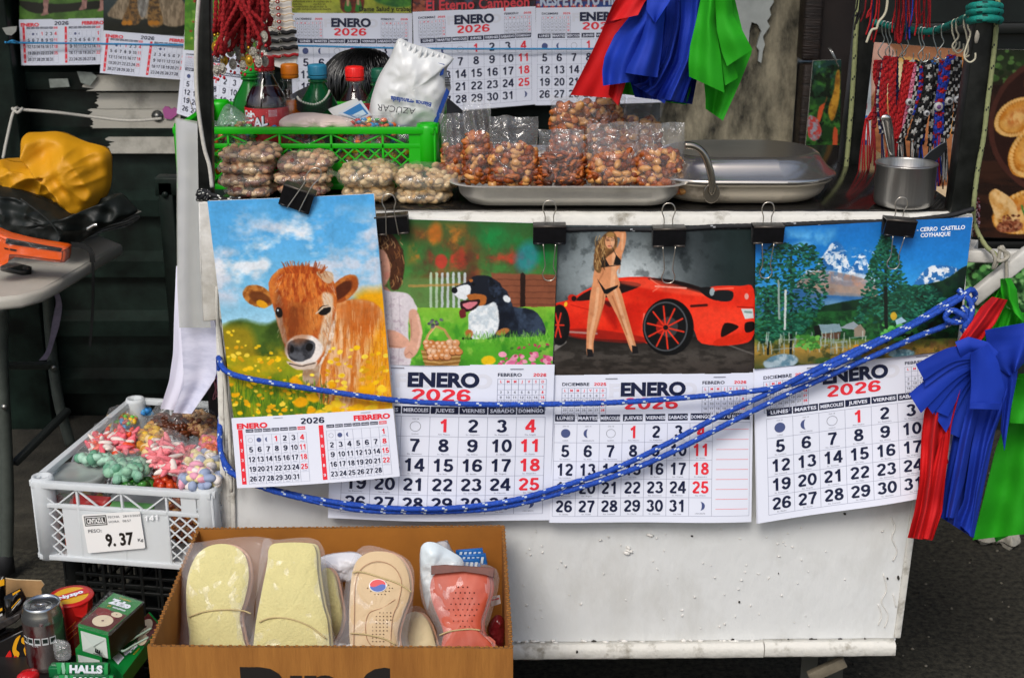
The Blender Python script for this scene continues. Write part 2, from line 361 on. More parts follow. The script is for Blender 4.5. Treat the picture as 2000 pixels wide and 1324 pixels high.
class Paint:
    def __init__(s, quad, nx, ny, warp=.5):
        u = np.linspace(0, 1, nx)[None, :]; v = np.linspace(0, 1, ny)[:, None]; q = [np.array(p, float) for p in quad]
        f = lambda k: (q[0][k] * (1 - u) + q[1][k] * u) * (1 - v) + (q[3][k] * (1 - u) + q[2][k] * u) * v
        s.X = f(0).ravel(); s.Y = f(1).ravel(); s.nx = nx; s.ny = ny; s.C = np.ones((nx * ny, 3)); s.X0, s.Y0 = s.X, s.Y
        s.X = s.X0 + warp * (5 * (fbm(s.X0 * .07, s.Y0 * .07, 91) - .5) + 3 * (fbm(s.X0 * .3, s.Y0 * .3, 92, 3) - .5)); s.Y = s.Y0 + warp * (5 * (fbm(s.X0 * .07, s.Y0 * .07, 93) - .5) + 3 * (fbm(s.X0 * .3, s.Y0 * .3, 94, 3) - .5))
    def mix(s, m, c, idx=None):
        c = rgb(c) if not (isinstance(c, np.ndarray) and c.ndim == 2) else c
        if idx is None: s.C[:] = s.C * (1 - m[:, None]) + c * m[:, None]
        else: s.C[idx] = s.C[idx] * (1 - m[:, None]) + (c if c.ndim == 1 else c[idx]) * m[:, None]
    def fill(s, c): s.C[:] = rgb(c); return s
    def vgrad(s, stops, x0=-1e9, x1=1e9, y0=-1e9, y1=1e9):
        ys = [p[0] for p in stops]; cs = np.array([rgb(p[1]) for p in stops]); m = (s.X >= x0) & (s.X <= x1) & (s.Y >= y0) & (s.Y <= y1)
        for k in range(3): s.C[m, k] = np.interp(s.Y[m], ys, cs[:, k])
    def mask(s, pts, soft=2., smooth=True):
        if smooth and len(pts) > 3: pts = [(p.x, p.y) for p in crom([(x, y, 0) for x, y in pts], 4, True)]
        soft = soft * .6 if soft < 9 else soft; P = np.array(pts, float); m = np.zeros(len(s.X)); pad = soft + 2
        idx = np.where((s.X > P[:, 0].min() - pad) & (s.X < P[:, 0].max() + pad) & (s.Y > P[:, 1].min() - pad) & (s.Y < P[:, 1].max() + pad))[0]
        if len(idx) == 0: return m, idx
        x = s.X[idx]; y = s.Y[idx]; ins = np.zeros(len(idx), bool); d2 = np.full(len(idx), 1e18)
        for i in range(len(P)):
            ax, ay = P[i - 1]; bx, by = P[i]; ex, ey = bx - ax, by - ay; L = ex * ex + ey * ey + 1e-12
            t = np.clip(((x - ax) * ex + (y - ay) * ey) / L, 0, 1); d2 = np.minimum(d2, (x - ax - t * ex) ** 2 + (y - ay - t * ey) ** 2)
            if ay != by: ins ^= ((ay > y) != (by > y)) & (x < (bx - ax) * (y - ay) / (by - ay) + ax)
        d = np.sqrt(d2) * np.where(ins, 1, -1); m[idx] = np.clip(.5 + d / soft, 0, 1); return m, idx
    def poly(s, pts, c, soft=2., smooth=True, op=1., c2=None, ns=.1, seed=0, st=(1, 1), thr=(.35, .65)):
        m, idx = s.mask(pts, soft, smooth)
        if len(idx) == 0: return s
        s.mix(m[idx] * op, c, idx)
        if c2 is not None:
            n = fbm(s.X[idx] * ns * st[0], s.Y[idx] * ns * st[1], seed); k = np.clip((n - thr[0]) / (thr[1] - thr[0]), 0, 1); s.mix(m[idx] * k * op, c2, idx)
        return s
    def ell(s, cx, cy, rx, ry, c, rot=0., soft=2., op=1., c2=None, ns=.1, seed=0):
        soft = soft * .6 if soft < 7 else soft; pad = max(rx, ry) + soft; idx = np.where((abs(s.X - cx) < pad) & (abs(s.Y - cy) < pad))[0]
        if len(idx) == 0: return s
        x = s.X[idx] - cx; y = s.Y[idx] - cy; ca, sa = math.cos(rot), math.sin(rot); a = (x * ca + y * sa) / rx; b = (-x * sa + y * ca) / ry
        d = (1 - np.sqrt(a * a + b * b)) * min(rx, ry); m = np.clip(.5 + d / soft, 0, 1) * op; s.mix(m, c, idx)
        if c2 is not None:
            n = fbm(s.X[idx] * ns, s.Y[idx] * ns, seed); s.mix(m * np.clip((n - .4) / .25, 0, 1), c2, idx)
        return s
    def line(s, pts, wd, c, op=1.):
        P = np.array(pts, float); pad = wd + 2
        idx = np.where((s.X > P[:, 0].min() - pad) & (s.X < P[:, 0].max() + pad) & (s.Y > P[:, 1].min() - pad) & (s.Y < P[:, 1].max() + pad))[0]
        if len(idx) == 0: return s
        x = s.X[idx]; y = s.Y[idx]; d2 = np.full(len(idx), 1e18)
        for i in range(1, len(P)):
            ax, ay = P[i - 1]; ex, ey = P[i] - P[i - 1]; L = ex * ex + ey * ey + 1e-12; t = np.clip(((x - ax) * ex + (y - ay) * ey) / L, 0, 1)
            d2 = np.minimum(d2, (x - ax - t * ex) ** 2 + (y - ay - t * ey) ** 2)
        s.mix(np.clip(.5 + (wd / 2 - np.sqrt(d2)) / 1.5, 0, 1) * op, c, idx); return s
    def noise(s, c, sc, lo, hi, op=1., seed=0, box=None, st=(1, 1)):
        idx = np.arange(len(s.X)) if box is None else np.where((s.X >= box[0]) & (s.X <= box[2]) & (s.Y >= box[1]) & (s.Y <= box[3]))[0]
        n = fbm(s.X[idx] * sc * st[0], s.Y[idx] * sc * st[1], seed, 5); f = 1.
        if box is not None: x, y = s.X[idx], s.Y[idx]; f = np.clip(np.minimum(np.minimum(x - box[0], box[2] - x), np.minimum(y - box[1], box[3] - y)) / min(26, (box[2] - box[0]) / 4, (box[3] - box[1]) / 4), 0, 1)
        s.mix(np.clip((n - lo) / (hi - lo), 0, 1) * op * f, c, idx); return s
    def dots(s, n, box, r, cols, seed=0, soft=2., sq=.7, keep=None):
        rnd = random.Random(seed)
        for _ in range(n):
            x, y = rnd.uniform(box[0], box[2]), rnd.uniform(box[1], box[3])
            if keep and not keep(x, y): continue
            q = rnd.uniform(*r); s.ell(x, y, q, q * sq, rnd.choice(cols), rnd.uniform(-.6, .6), soft)
        return s
    def photo(s, a=1.):
        """the tonal grain of a printed photograph"""
        k = 1 + a * (.16 * (fbm(s.X0 * .04, s.Y0 * .04, 71) - .5) + .12 * (fbm(s.X0 * .22, s.Y0 * .22, 72, 3) - .5)); s.C[:] = np.clip(s.C * k[:, None], 0, 1)
    def out(s): s.photo(); return np.array(np.where(s.C <= .04045, s.C / 12.92, ((np.clip(s.C, 0, 1) + .055) / 1.055) ** 2.4) * .95, np.float32)
# ================================================================= the setting: ground, walls behind
WALLY = 3.70
ASPH = mat('asphalt', '#3d3a30', .95, var=.5, vs=75, bump=1., bs=130, c2='#17160f', thr=(.38, .62))
CONC = mat('pavement_concrete', '#403d34', .9, var=.45, vs=9, bump=.6, bs=120, c2='#25231d')
g = MB(); g.box((0, 0, -.05), (400, 400, .1)); struct(g.build('ground', [ASPH]))
rp_ = random.Random(21); g = MB()
for k in range(420): s_ = rp_.uniform(.0015, .005); g.blob((rp_.uniform(.5, 1.9), rp_.uniform(1.9, 3.6), s_ * .5), (s_, s_ * rp_.uniform(.6, 1), s_ * .7), rotz(rp_.uniform(0, 3)), rp_.randrange(2), 1, .2, k)
o_ = tag(g.build('gravel', [mat('pebble', '#6a655a', .9), mat('pebble_dark', '#1d1b16', .9)]), 'scattered tiny stones on the dark asphalt', 'gravel', kind='stuff')
pv = MB(); x = -3.4
for k in range(5):
    pv.box((x + .41, 3.32, .03), (.81, .74, .07), bev=.006); x += .82
struct(pv.build('pavement', [CONC]))
# corrugated steel shutter on the left
STEEL = mat('dark_steel_paint', '#1d2c26', .45, spec=.25, var=.5, vs=7, c2='#070b09', bump=.15, bs=30)
sh = thing('shutter_wall', 'dark corrugated steel wall with broad horizontal ribs behind the folding table', 'wall', (-1.2, WALLY, 0))
mb = MB(); P = at(200, 268, WALLY).z - at(200, 390, WALLY).z; z = at(200, 268, WALLY - .03).z - 9 * P; zs = []
while z - .06 < 0: z += P
while z < 3.4: zs += [(z - .052, .0), (z - .047, -.03), (z, -.032), (z + .024, -.002)]; z += P
rows = [[Vector((x_, WALLY + d, zz)) for x_ in np.linspace(-3.6, .41, 30)] for zz, d in zs]
mb.grid(rows, 0, smooth=False); mb.box((-1.6, WALLY + .05, 1.7), (4.0, .06, 3.4)); mb.build('corrugated_panel', [STEEL], sh)
PW = mat('worn_white_paint', '#b9b6ab', .6, var=.5, vs=9, c2='#7d7a70', bump=.3, bs=40, thr=(.28, .5)); 
mb = MB()
def wpaint(pts, Y, m=0, t=.004): mb.slab(pxs(pts, Y), (0, t, 0), 0, m)
# the white-painted patch over the ribs: three bands, edges brushed uneven
rnd = random.Random(3)
def rough_edge(x0, x1, y0, y1, jag=6, n=18):
    L = [(x0 + rnd.uniform(-jag, jag * 1.4), y0 + (y1 - y0) * k / n) for k in range(n + 1)]
    return [(x0, y0)] + L[1:] + [(x1, y1), (x1, y0)]
wpaint(rough_edge(172, 352, 147, 178, 12, 8), WALLY - .036); wpaint(rough_edge(188, 352, 182, 214, 5, 10), WALLY - .006); wpaint(rough_edge(176, 352, 213, 258, 6, 16), WALLY - .006); wpaint(rough_edge(212, 352, 268, 300, 10, 10), WALLY - .036)
mb.build('white_paint_patch', [PW], sh)
mb = MB(); mb.slab(pxs([(150, 140), (178, 142), (190, 150), (176, 168), (158, 162)], WALLY - .05), (0, .004, 0)); mb.slab(pxs([(95, 155), (132, 154), (136, 170), (98, 172)], WALLY - .05), (0, .004, 0)); mb.build('paint_smear', [mat('grey_paint', '#8f9790', .7, var=.4, vs=40)], sh)
mb = MB(); h = [(317, 215), (322, 208), (330, 209), (334, 214), (340, 210), (348, 214), (346, 224), (334, 234), (322, 232)]; mb.slab(pxs(h, WALLY - .013), (0, .003, 0)); mb.build('pink_heart_sticker', [mat('pink_sticker', '#b05a98', .5)], sh, label='pink heart shaped sticker')
for (px, py) in ((307, 227), (36, 212), (35, 289), (430, 840), (205, 290)):
    mb = MB(); c = at(px, py, WALLY - .012); mb.lathe([(0, .006), (.008, .006), (.009, .003), (.009, 0), (.016, 0), (.016, -.004)], c, 14, rotx(R(90))); mb.build('bolt', [mat('bolt_steel', '#8a8a86', .35, metal=.9)], sh)
po = thing('steel_post', 'dark steel door post with torn silver sticker at far left edge', 'post', at(10, 400, WALLY - .1))
mb = MB(); a = at(-60, 200, WALLY - .1); b = at(38, 200, WALLY - .1); mb.box(((a.x + b.x) / 2, WALLY - .08, 1.7), (b.x - a.x, .09, 3.4), bev=.004); mb.build('shaft', [STEEL], po)
mb = MB(); mb.slab(pxs([(4, 55), (18, 53), (33, 52), (31, 62), (22, 70), (12, 68)], WALLY - .128), (0, .003, 0)); mb.build('torn_sticker', [mat('silver_sticker', '#a8aaa4', .4, var=.3, vs=80)], po)
# upright black frame of the shutter beside the cart
fr = thing('steel_upright', 'dark steel angle upright standing behind the hanging papers', 'upright', at(328, 800, 3.2))
mb = MB(); t = at(326, 352, 3.2); bt = at(330, 880, 3.2); mb.bar((t.x, 3.2, t.z), (t.x, 3.2, .0), .036, .05, 0, .003); mb.box((t.x + .04, 3.2, t.z - .012), (.13, .05, .045), bev=.003); mb.lathe([(0, .004), (.007, .004), (.008, 0)], (t.x, 3.172, t.z - .03), 10, rotx(R(90)))
mb.build('angle_bar', [STEEL], fr)
# roof slab added out of view over the pavement to shade the wall behind
ev = MB(); ev.slab([Vector((-3.8, 2.32, 2.50)), Vector((4.6, 2.32, 2.50)), Vector((4.6, 3.85, 2.80)), Vector((-3.8, 3.85, 2.80))], (0, 0, .05)); struct(ev.build('added_shade_roof', [mat('shade_roof_metal', '#4a4d4c', .6)]))
# masonry wall with torn white paint
CW = mat('rough_concrete', '#a89f86', .95, var=.75, vs=8, bump=1., bs=90, c2='#2b2a24', thr=(.36, .66), stretch=(1.6, 1, .7))
cwall = thing('concrete_wall', 'grey stained concrete wall with torn white paint behind the green cloth', 'wall', (1, WALLY, 0))
mb = MB(); x0 = at(1290, 200, WALLY).x; x1 = at(1552, 200, WALLY).x; mb.grid([[Vector((x0 + (x1 - x0) * i / 20, WALLY + .006 * mnoise.noise(Vector((i * .9, j * .7, 0))), 3.4 * j / 50)) for i in range(21)] for j in range(51)], 0, flip=True); mb.box(((x0 + x1) / 2, WALLY + .07, 1.7), (x1 - x0, .1, 3.4)); mb.build('masonry', [CW], cwall)
mb = MB(); mb.slab(pxs([(1300, -80), (1512, -80), (1511, 5), (1503, 18), (1506, 30), (1498, 42), (1504, 52), (1497, 62), (1490, 72), (1494, 88), (1490, 100), (1487, 124), (1481, 120), (1483, 100), (1478, 92), (1482, 76), (1487, 62), (1480, 48), (1468, 44), (1464, 60), (1462, 90), (1455, 94), (1440, 80), (1300, 70)], WALLY - .016), (0, .012, 0)); mb.build('torn_paint', [mat('old_white_paint', '#b9beb9', .7, var=.25, vs=12, bump=.3, bs=50)], cwall)
# dark planks, doorway, shop window
tr = thing('wooden_door_frame', 'dark brown ribbed wooden door frame beside the concrete wall', 'door frame', at(1570, 400, WALLY - .03))
WD = mat('dark_wood', '#33261f', .5, var=.6, vs=18, stretch=(.6, 1, 9), bump=.8, bs=40, c2='#14100d'); mb = MB()
xa, xb = at(1552, 200, WALLY).x, at(1588, 200, WALLY).x; z = .02; k = 0
while z < 3.3:
    hgt = .27; mb.box(((xa + xb) / 2 + (.004 if k % 2 else -.003), WALLY - .02, z + hgt / 2), (xb - xa, .09, hgt - .008), bev=.008); z += hgt; k += 1
mb.build('planks', [WD], tr)
dw = thing('doorway_panel', 'very dark brown door panel between the planks and the cart post', 'door', (xb + .1, WALLY, 0))
xc = at(1668, 200, WALLY).x; mb = MB(); mb.box((xb + .055, WALLY + .01, 1.7), (.11, .08, 3.4), bev=.004); mb.box(((xb + .11 + xc) / 2, WALLY + .03, 1.7), (xc - xb - .11, .05, 3.4), bev=.004); mb.build('panel', [mat('door_brown', '#2a1f1b', .6, var=.5, vs=6, c2='#1a1412', bump=.2)], dw)
sw = thing('shop_window', 'dark shop front wall with black frame behind the hanging bracelets', 'shop front', (2.2, WALLY, 0))
GD = mat('dark_shopfront', '#1d2624', .35, var=.5, vs=4, c2='#0f1413'); mb = MB(); xe = xc + 3; mb.box(((xc + xe) / 2, WALLY + .06, 1.7), (xe - xc, .06, 3.4)); mb.build('panel', [GD], sw)
mb = MB(); zt = at(1800, 78, WALLY).z
for zz in (zt + .03, zt + .16, at(1800, 480, WALLY).z): mb.box(((xc + xe) / 2, WALLY + .02, zz), (xe - xc, .05, .03), bev=.003)
for px in (1772, 1930): mb.box((at(px, 30, WALLY).x, WALLY + .024, zt + .7), (.012, .04, 1.1))
mb.build('frame_bars', [mat('black_frame', '#141816', .4)], sw)
def poster(name, label, quad, Y, fn, nx, cat='poster', t=.006, group=None, mat_=None):
    c = [at(p[0], p[1], Y) for p in quad]; root = thing(name, label, cat, c[3], group); pt = Paint(quad, nx, max(8, int(nx * (c[3] - c[0]).length / (c[1] - c[0]).length))); fn(pt); s_ = Sheet(*c, bow=0)
    mb = MB(); mb.grid([[s_.p(i / (pt.nx - 1), j / (pt.ny - 1)) for i in range(pt.nx)] for j in range(pt.ny)]); mb.build('print', [mat_ or ink('glossy_print', .25)], root, attr=pt.out())
    mb = MB(); mb.slab([s_.p(u, v, -.0006) for u, v in ((0, 0), (1, 0), (1, 1), (0, 1))], s_.n * -t); mb.build('board', [mat('poster_board', '#b8b4ac', .7)], root); return root, s_
# ================================================================= printed pictures
def pic_cow(p):
    p.vgrad([(380, '#4aa3e0'), (470, '#5aade4'), (560, '#79c0e6'), (640, '#a9d6ea'), (660, '#86b4a0')])
    p.noise('#c9d4e4', .012, .45, .62, .95, 3, (380, 395, 760, 600), (1, 1.7)); p.noise('#f2f3f6', .014, .55, .7, .9, 9, (380, 400, 760, 560), (1, 1.6)); p.noise('#58ace2', .02, .55, .7, .6, 21, (380, 380, 760, 440))
    p.poly([(430, 640), (470, 620), (520, 628), (560, 615), (640, 630), (640, 720), (430, 720)], '#4e6a22', 10, c2='#2f4714', ns=.03); p.poly([(425, 645), (455, 630), (490, 640), (500, 700), (430, 720)], '#a98d16', 18, op=.8)
    p.vgrad([(680, '#9c9416'), (740, '#7f9418'), (815, '#5b7d16')], y0=690); p.noise('#c5a512', .03, .45, .7, .8, 4, (420, 660, 770, 820)); p.noise('#35601a', .05, .5, .68, .7, 5, (420, 720, 640, 820), (2, .6))
    p.poly([(690, 590), (740, 560), (775, 575), (780, 800), (740, 800)], '#f2ab07', 22)
    p.poly([(620, 625), (650, 588), (700, 580), (738, 592), (755, 640), (770, 800), (640, 790), (606, 735)], '#cd7428', 7, c2='#e9b98a', ns=.05, st=(3, .5)); p.poly([(660, 590), (700, 582), (735, 594), (735, 640), (680, 640)], '#c15f1c', 14, op=.7)
    p.poly([(735, 640), (775, 620), (780, 800), (700, 800), (700, 760)], '#eda012', 24, op=.85)
    p.poly([(640, 590), (655, 600), (650, 660), (630, 705), (620, 745), (598, 745), (595, 710)], '#e6d9cb', 4, c2='#b08a68', ns=.08); p.poly([(598, 700), (622, 700), (622, 750), (600, 758), (592, 730)], '#8a6a4c', 6, op=.6)
    # ears
    p.ell(504, 573, 31, 20, '#c07a34', .35, 4, c2='#8c4c18', ns=.12); p.ell(508, 576, 22, 11, '#5e2d10', .35, 5, .8); p.ell(512, 588, 12, 7, '#e5a016', .4, 3)
    p.ell(672, 559, 34, 20, '#a04a16', -.75, 4, c2='#c8742e', ns=.1); p.ell(668, 562, 24, 12, '#4d1d0a', -.75, 5, .9)
    p.poly([(525, 548), (548, 520), (585, 515), (622, 520), (652, 545), (658, 590), (645, 640), (632, 690), (612, 712), (575, 705), (560, 680), (548, 640), (536, 600)], '#b4521c', 4, c2='#d67c33', ns=.05)
    p.poly([(545, 530), (585, 514), (640, 528), (640, 560), (590, 585), (545, 570)], '#a63f10', 8, c2='#d8772c', ns=.12, st=(1.6, .5)); p.poly([(618, 527), (645, 525), (652, 540), (640, 548)], '#c8a684', 4)
    p.poly([(630, 568), (650, 574), (648, 620), (634, 680), (622, 660), (632, 612)], '#dcc0a2', 8); p.poly([(538, 600), (548, 604), (562, 660), (556, 665), (545, 632)], '#d6b898', 7)
    p.poly([(566, 600), (580, 596), (584, 640), (572, 660), (562, 640)], '#6e2c0e', 8, op=.75); p.poly([(596, 585), (618, 600), (616, 640), (600, 650)], '#cf7a34', 8, op=.7)
    rnd = random.Random(14)
    for _ in range(340):
        x = rnd.uniform(540, 652); y = rnd.uniform(520, 650); a = math.atan2(y - 470, x - 592) + rnd.uniform(-.3, .3); q = rnd.uniform(5, 12); p.line([(x, y), (x + q * math.cos(a), y + q * math.sin(a))], 1.3, rnd.choice(['#d88a44', '#8a3a12', '#c2632a', '#e8a868', '#6a2a0c']) if 552 < x < 640 else rnd.choice(['#f2e6d8', '#c8a88a']), .45)
    for _ in range(260):
        x = rnd.uniform(625, 762); y = rnd.uniform(595, 770); q = rnd.uniform(10, 24); p.line([(x, y), (x + rnd.uniform(-3, 2), y + q)], 1.5, rnd.choice(['#e8b07a', '#b05a20', '#f2cfa4', '#9a4a18']), .4)
    for _ in range(60):
        x = rnd.uniform(556, 632); p.line([(x, 528), (x + (x - 594) * .2 + rnd.uniform(-5, 5), rnd.uniform(505, 520))], 1.8, rnd.choice(['#a8420e', '#c86426', '#8a300a']), .7)
    p.ell(594, 677, 37, 30, '#efe6de', 0, 5); p.poly([(562, 668), (580, 656), (606, 658), (616, 668), (610, 690), (590, 700), (568, 696)], '#2b2c31', 4, c2='#5a5c62', ns=.08); p.ell(605, 672, 7, 8, '#0c0c0e', .4, 2); p.ell(571, 676, 4, 7, '#0f0f11', 0, 2)
    p.poly([(560, 700), (590, 706), (620, 700), (612, 714), (580, 716)], '#d8c3b0', 4); p.line([(566, 705), (592, 710), (616, 703)], 2, '#3a2c28')
    p.poly([(560, 598), (596, 590), (604, 640), (598, 660), (572, 662)], '#8e4416', 12, op=.5); p.poly([(536, 575), (546, 560), (556, 600), (566, 660), (560, 690), (548, 650)], '#5a2410', 10, op=.45); p.ell(545, 604, 7, 10, '#17100d', -.2, 3); p.ell(543, 600, 1.6, 2, '#cfd8e0', 0, 1.5); p.ell(631, 597, 2.4, 1.6, '#cfd8e0', 0, 1.5); p.ell(634, 600, 13, 9, '#15100e', -.35, 3); p.line([(618, 606), (632, 594), (648, 592)], 3, '#d9c0a4')
    rnd = random.Random(4)
    for _ in range(110):
        x, y = rnd.uniform(455, 640), rnd.uniform(760, 815); p.line([(x, y), (x + rnd.uniform(-9, 9), y - rnd.uniform(15, 40))], 1.5, rnd.choice(['#3f7a1c', '#7fae2a', '#28541a']), .7)
    p.dots(230, (425, 670, 770, 815), (2, 6.5), ['#f5c414', '#f7d743', '#e9a90c', '#dba012'], 2, 2.5, keep=lambda x, y: ((x - 592) / 56) ** 2 + ((y - 640) / 82) ** 2 > 1); p.dots(26, (560, 740, 760, 812), (7, 15), ['#f3b70d', '#f7cc2a', '#eda806'], 6, 6); p.dots(14, (430, 640, 540, 700), (2, 5), ['#e6bd1a', '#f2d133'], 8)
def pic_dog(p):
    p.vgrad([(430, '#2f5a2c'), (520, '#3f7b38'), (590, '#5d9a44'), (620, '#6fae3a'), (720, '#58a52c')])
    p.noise('#7a4424', .02, .42, .75, .9, 2, (790, 430, 960, 560)); p.noise('#c47a2c', .03, .56, .7, .8, 5, (790, 430, 920, 520)); p.noise('#17863f', .02, .36, .68, .9, 8, (930, 430, 1095, 540)); p.noise('#5c2f24', .025, .42, .72, .9, 12, (800, 470, 1060, 590)); p.noise('#d8392c', .03, .58, .8, .8, 15, (830, 440, 1060, 540)); p.ell(1030, 500, 22, 30, '#2a8fa8', .3, 14, .7); p.ell(862, 508, 12, 14, '#c33a2e', 0, 6, .9); p.ell(850, 455, 14, 20, '#c46a22', 0, 10, .8)
    p.poly([(960, 530), (1090, 535), (1085, 605), (960, 605)], '#8a5038', 6, False)
    for k in range(6): p.line([(960, 542 + k * 12), (1090, 545 + k * 12)], 2, '#5c3326', .6)
    p.line([(1021, 535), (1021, 600)], 10, '#2c1c18'); p.poly([(760, 545), (830, 540), (905, 545), (905, 600), (760, 600)], '#5d7d42', 8, op=.7)
    for k in range(7): p.line([(842 + k * 11, 531), (842 + k * 11, 598)], 5, '#c9d3d6' if k > 1 else '#b9d2b4', .9)
    p.line([(800, 555), (900, 552)], 5, '#b98a4a', .7)
    p.vgrad([(590, '#8cc23c'), (630, '#69b531'), (720, '#49a129')], y0=597); p.noise('#2f8a24', .06, .5, .7, .6, 31, (730, 600, 1095, 720), (1, .7)); p.noise('#a5d154', .05, .58, .72, .6, 33, (730, 598, 1095, 720))
    # dog
    p.poly([(985, 600), (1015, 598), (1045, 606), (1062, 630), (1064, 652), (1030, 656), (985, 655), (950, 655)], '#1c2330', 3, c2='#39475c', ns=.06); p.poly([(960, 560), (985, 560), (1000, 590), (1012, 640), (1000, 655), (965, 650), (920, 630), (925, 600)], '#151a25', 3, c2='#2c384a', ns=.05)
    p.poly([(918, 605), (945, 590), (968, 588), (975, 620), (970, 645), (950, 657), (920, 655), (915, 630)], '#eef3f5', 4, c2='#c6d3db', ns=.12); p.ell(916, 648, 8, 9, '#b06a34', 0, 4); p.ell(982, 645, 14, 6, '#b4733c', -.3, 3); p.line([(905, 657), (920, 657)], 5, '#141414')
    p.poly([(885, 565), (893, 555), (912, 547), (925, 536), (945, 534), (962, 540), (975, 560), (968, 580), (950, 592), (935, 590), (915, 580), (893, 576)], '#161b26', 3); p.poly([(955, 540), (972, 546), (982, 562), (972, 580), (960, 576), (955, 560)], '#0f131b', 3, c2='#303c50', ns=.1)
    p.poly([(884, 566), (896, 556), (915, 552), (920, 562), (912, 580), (896, 578)], '#e9edf0', 3); p.ell(888, 563, 6, 6, '#101218', 0, 2); p.poly([(912, 572), (935, 570), (950, 576), (946, 592), (925, 590)], '#b5672c', 3); p.ell(920, 544, 4, 3, '#b5672c', .3, 2); p.ell(925, 552, 3, 3, '#090a0c', 0, 1.5)
    p.poly([(900, 585), (920, 582), (938, 582), (930, 598), (912, 605), (902, 600)], '#2a1518', 2.5); p.poly([(904, 590), (925, 585), (933, 588), (915, 600)], '#d77a86', 2.5); p.poly([(898, 602), (908, 600), (910, 614), (900, 616)], '#6a2426', 2.5)
    p.ell(990, 580, 8, 6, '#e8eef0', .6, 3)
    # child
    p.poly([(735, 455), (758, 452), (778, 470), (790, 505), (786, 545), (776, 562), (762, 556), (758, 500), (735, 480)], '#4a2a1a', 5)
    rnd = random.Random(3)
    for k in range(70):
        x = rnd.uniform(738, 786); y = rnd.uniform(456, 550); q = rnd.uniform(6, 16); p.line([(x, y), (x + 3, y + q * .6), (x - 1 + rnd.uniform(-3, 5), y + q)], 1.6, rnd.choice(['#8a5a34', '#b98a58', '#2e1a12', '#6a4026', '#d0a878']), .8)
    p.poly([(735, 492), (750, 488), (760, 505), (762, 530), (754, 552), (735, 562)], '#e0a48c', 4); p.ell(756, 535, 6, 8, '#d98a78', 0, 5, .7); p.line([(735, 512), (744, 510)], 2, '#4a2a20'); p.ell(738, 521, 3, 2.4, '#2a1c1a', 0, 1.5); p.line([(735, 547), (744, 545)], 2, '#b0525a'); p.poly([(735, 558), (752, 556), (764, 570), (735, 580)], '#d0907c', 4)
    p.poly([(735, 572), (762, 566), (796, 570), (812, 590), (815, 602), (800, 614), (798, 650), (800, 712), (735, 712)], '#dcd4da', 4)
    p.noise('#b49cae', .16, .55, .7, .6, 44, (735, 568, 800, 712)); p.noise('#f0ecee', .05, .5, .7, .6, 45, (735, 568, 800, 712))
    for x in (748, 764, 780): p.line([(x, 575), (x + 2, 640), (x - 1, 712)], 2, '#b0a4b0', .5)
    p.poly([(799, 606), (815, 603), (825, 640), (820, 676), (806, 696), (792, 694), (790, 680), (800, 664), (802, 640)], '#dba68e', 4); p.line([(816, 612), (823, 645), (817, 676)], 4, '#eec4ae', .7); p.line([(803, 620), (804, 655)], 3, '#b8806a', .6); p.poly([(735, 646), (768, 642), (794, 656), (800, 668), (784, 676), (735, 672)], '#dfa890', 4); p.line([(738, 670), (784, 675)], 3, '#b8806a', .6); p.line([(792, 690), (800, 684), (806, 690)], 1.6, '#a86a58', .7)
    # basket of eggs
    p.ell(862, 706, 42, 9, '#2f6a20', 0, 8, .7); p.line([(830, 676), (836, 650), (850, 632), (868, 640), (882, 662), (888, 692)], 5, '#c49a5e'); p.line([(831, 676), (838, 650), (851, 634)], 2, '#e8cc94', .7); p.poly([(822, 680), (903, 678), (895, 713), (832, 713)], '#a87a3e', 3, False)
    for k in range(7): p.line([(824 + k, 684 + k * 4.4), (862, 688 + k * 4.4), (902 - k, 683 + k * 4.4)], 1.8, '#7a5424' if k % 2 else '#d8b478', .8)
    rnd = random.Random(9)
    for k in range(22): q = (834 + (k % 6) * 11 + (k // 6) * 3 + rnd.uniform(-2, 2), 666 + (k // 6) * 9 + rnd.uniform(-2, 2)); p.ell(q[0], q[1] + 1.5, 8, 7.4, '#7a4426', 0, 3); p.ell(*q, 7.4, 6.6, rnd.choice(['#d0884f', '#dc9a68', '#c4753c', '#e2b088']), 0, 2); p.ell(q[0] - 2, q[1] - 2, 3, 2.4, '#f4d4b8', 0, 3, .8)
    p.dots(9, (838, 620, 864, 634), (3, 5), ['#4a4a52', '#6b6a70'], 4)
    p.dots(34, (975, 690, 1078, 714), (3, 9), ['#e0709a', '#d85a88', '#f0a0b8', '#c84a74'], 3); p.ell(954, 702, 14, 10, '#efc51c', 0, 4); p.dots(14, (980, 672, 1072, 695), (2, 4), ['#b8405e', '#3f7a2c'], 5)
    for k in range(240): x = rnd.uniform(905, 1076); y = rnd.uniform(654, 668); p.line([(x, y), (x + rnd.uniform(-4, 4), y - rnd.uniform(4, 13))], 1.2, rnd.choice(['#5fb034', '#7cc444', '#3f8a24', '#8fd058']), .7)
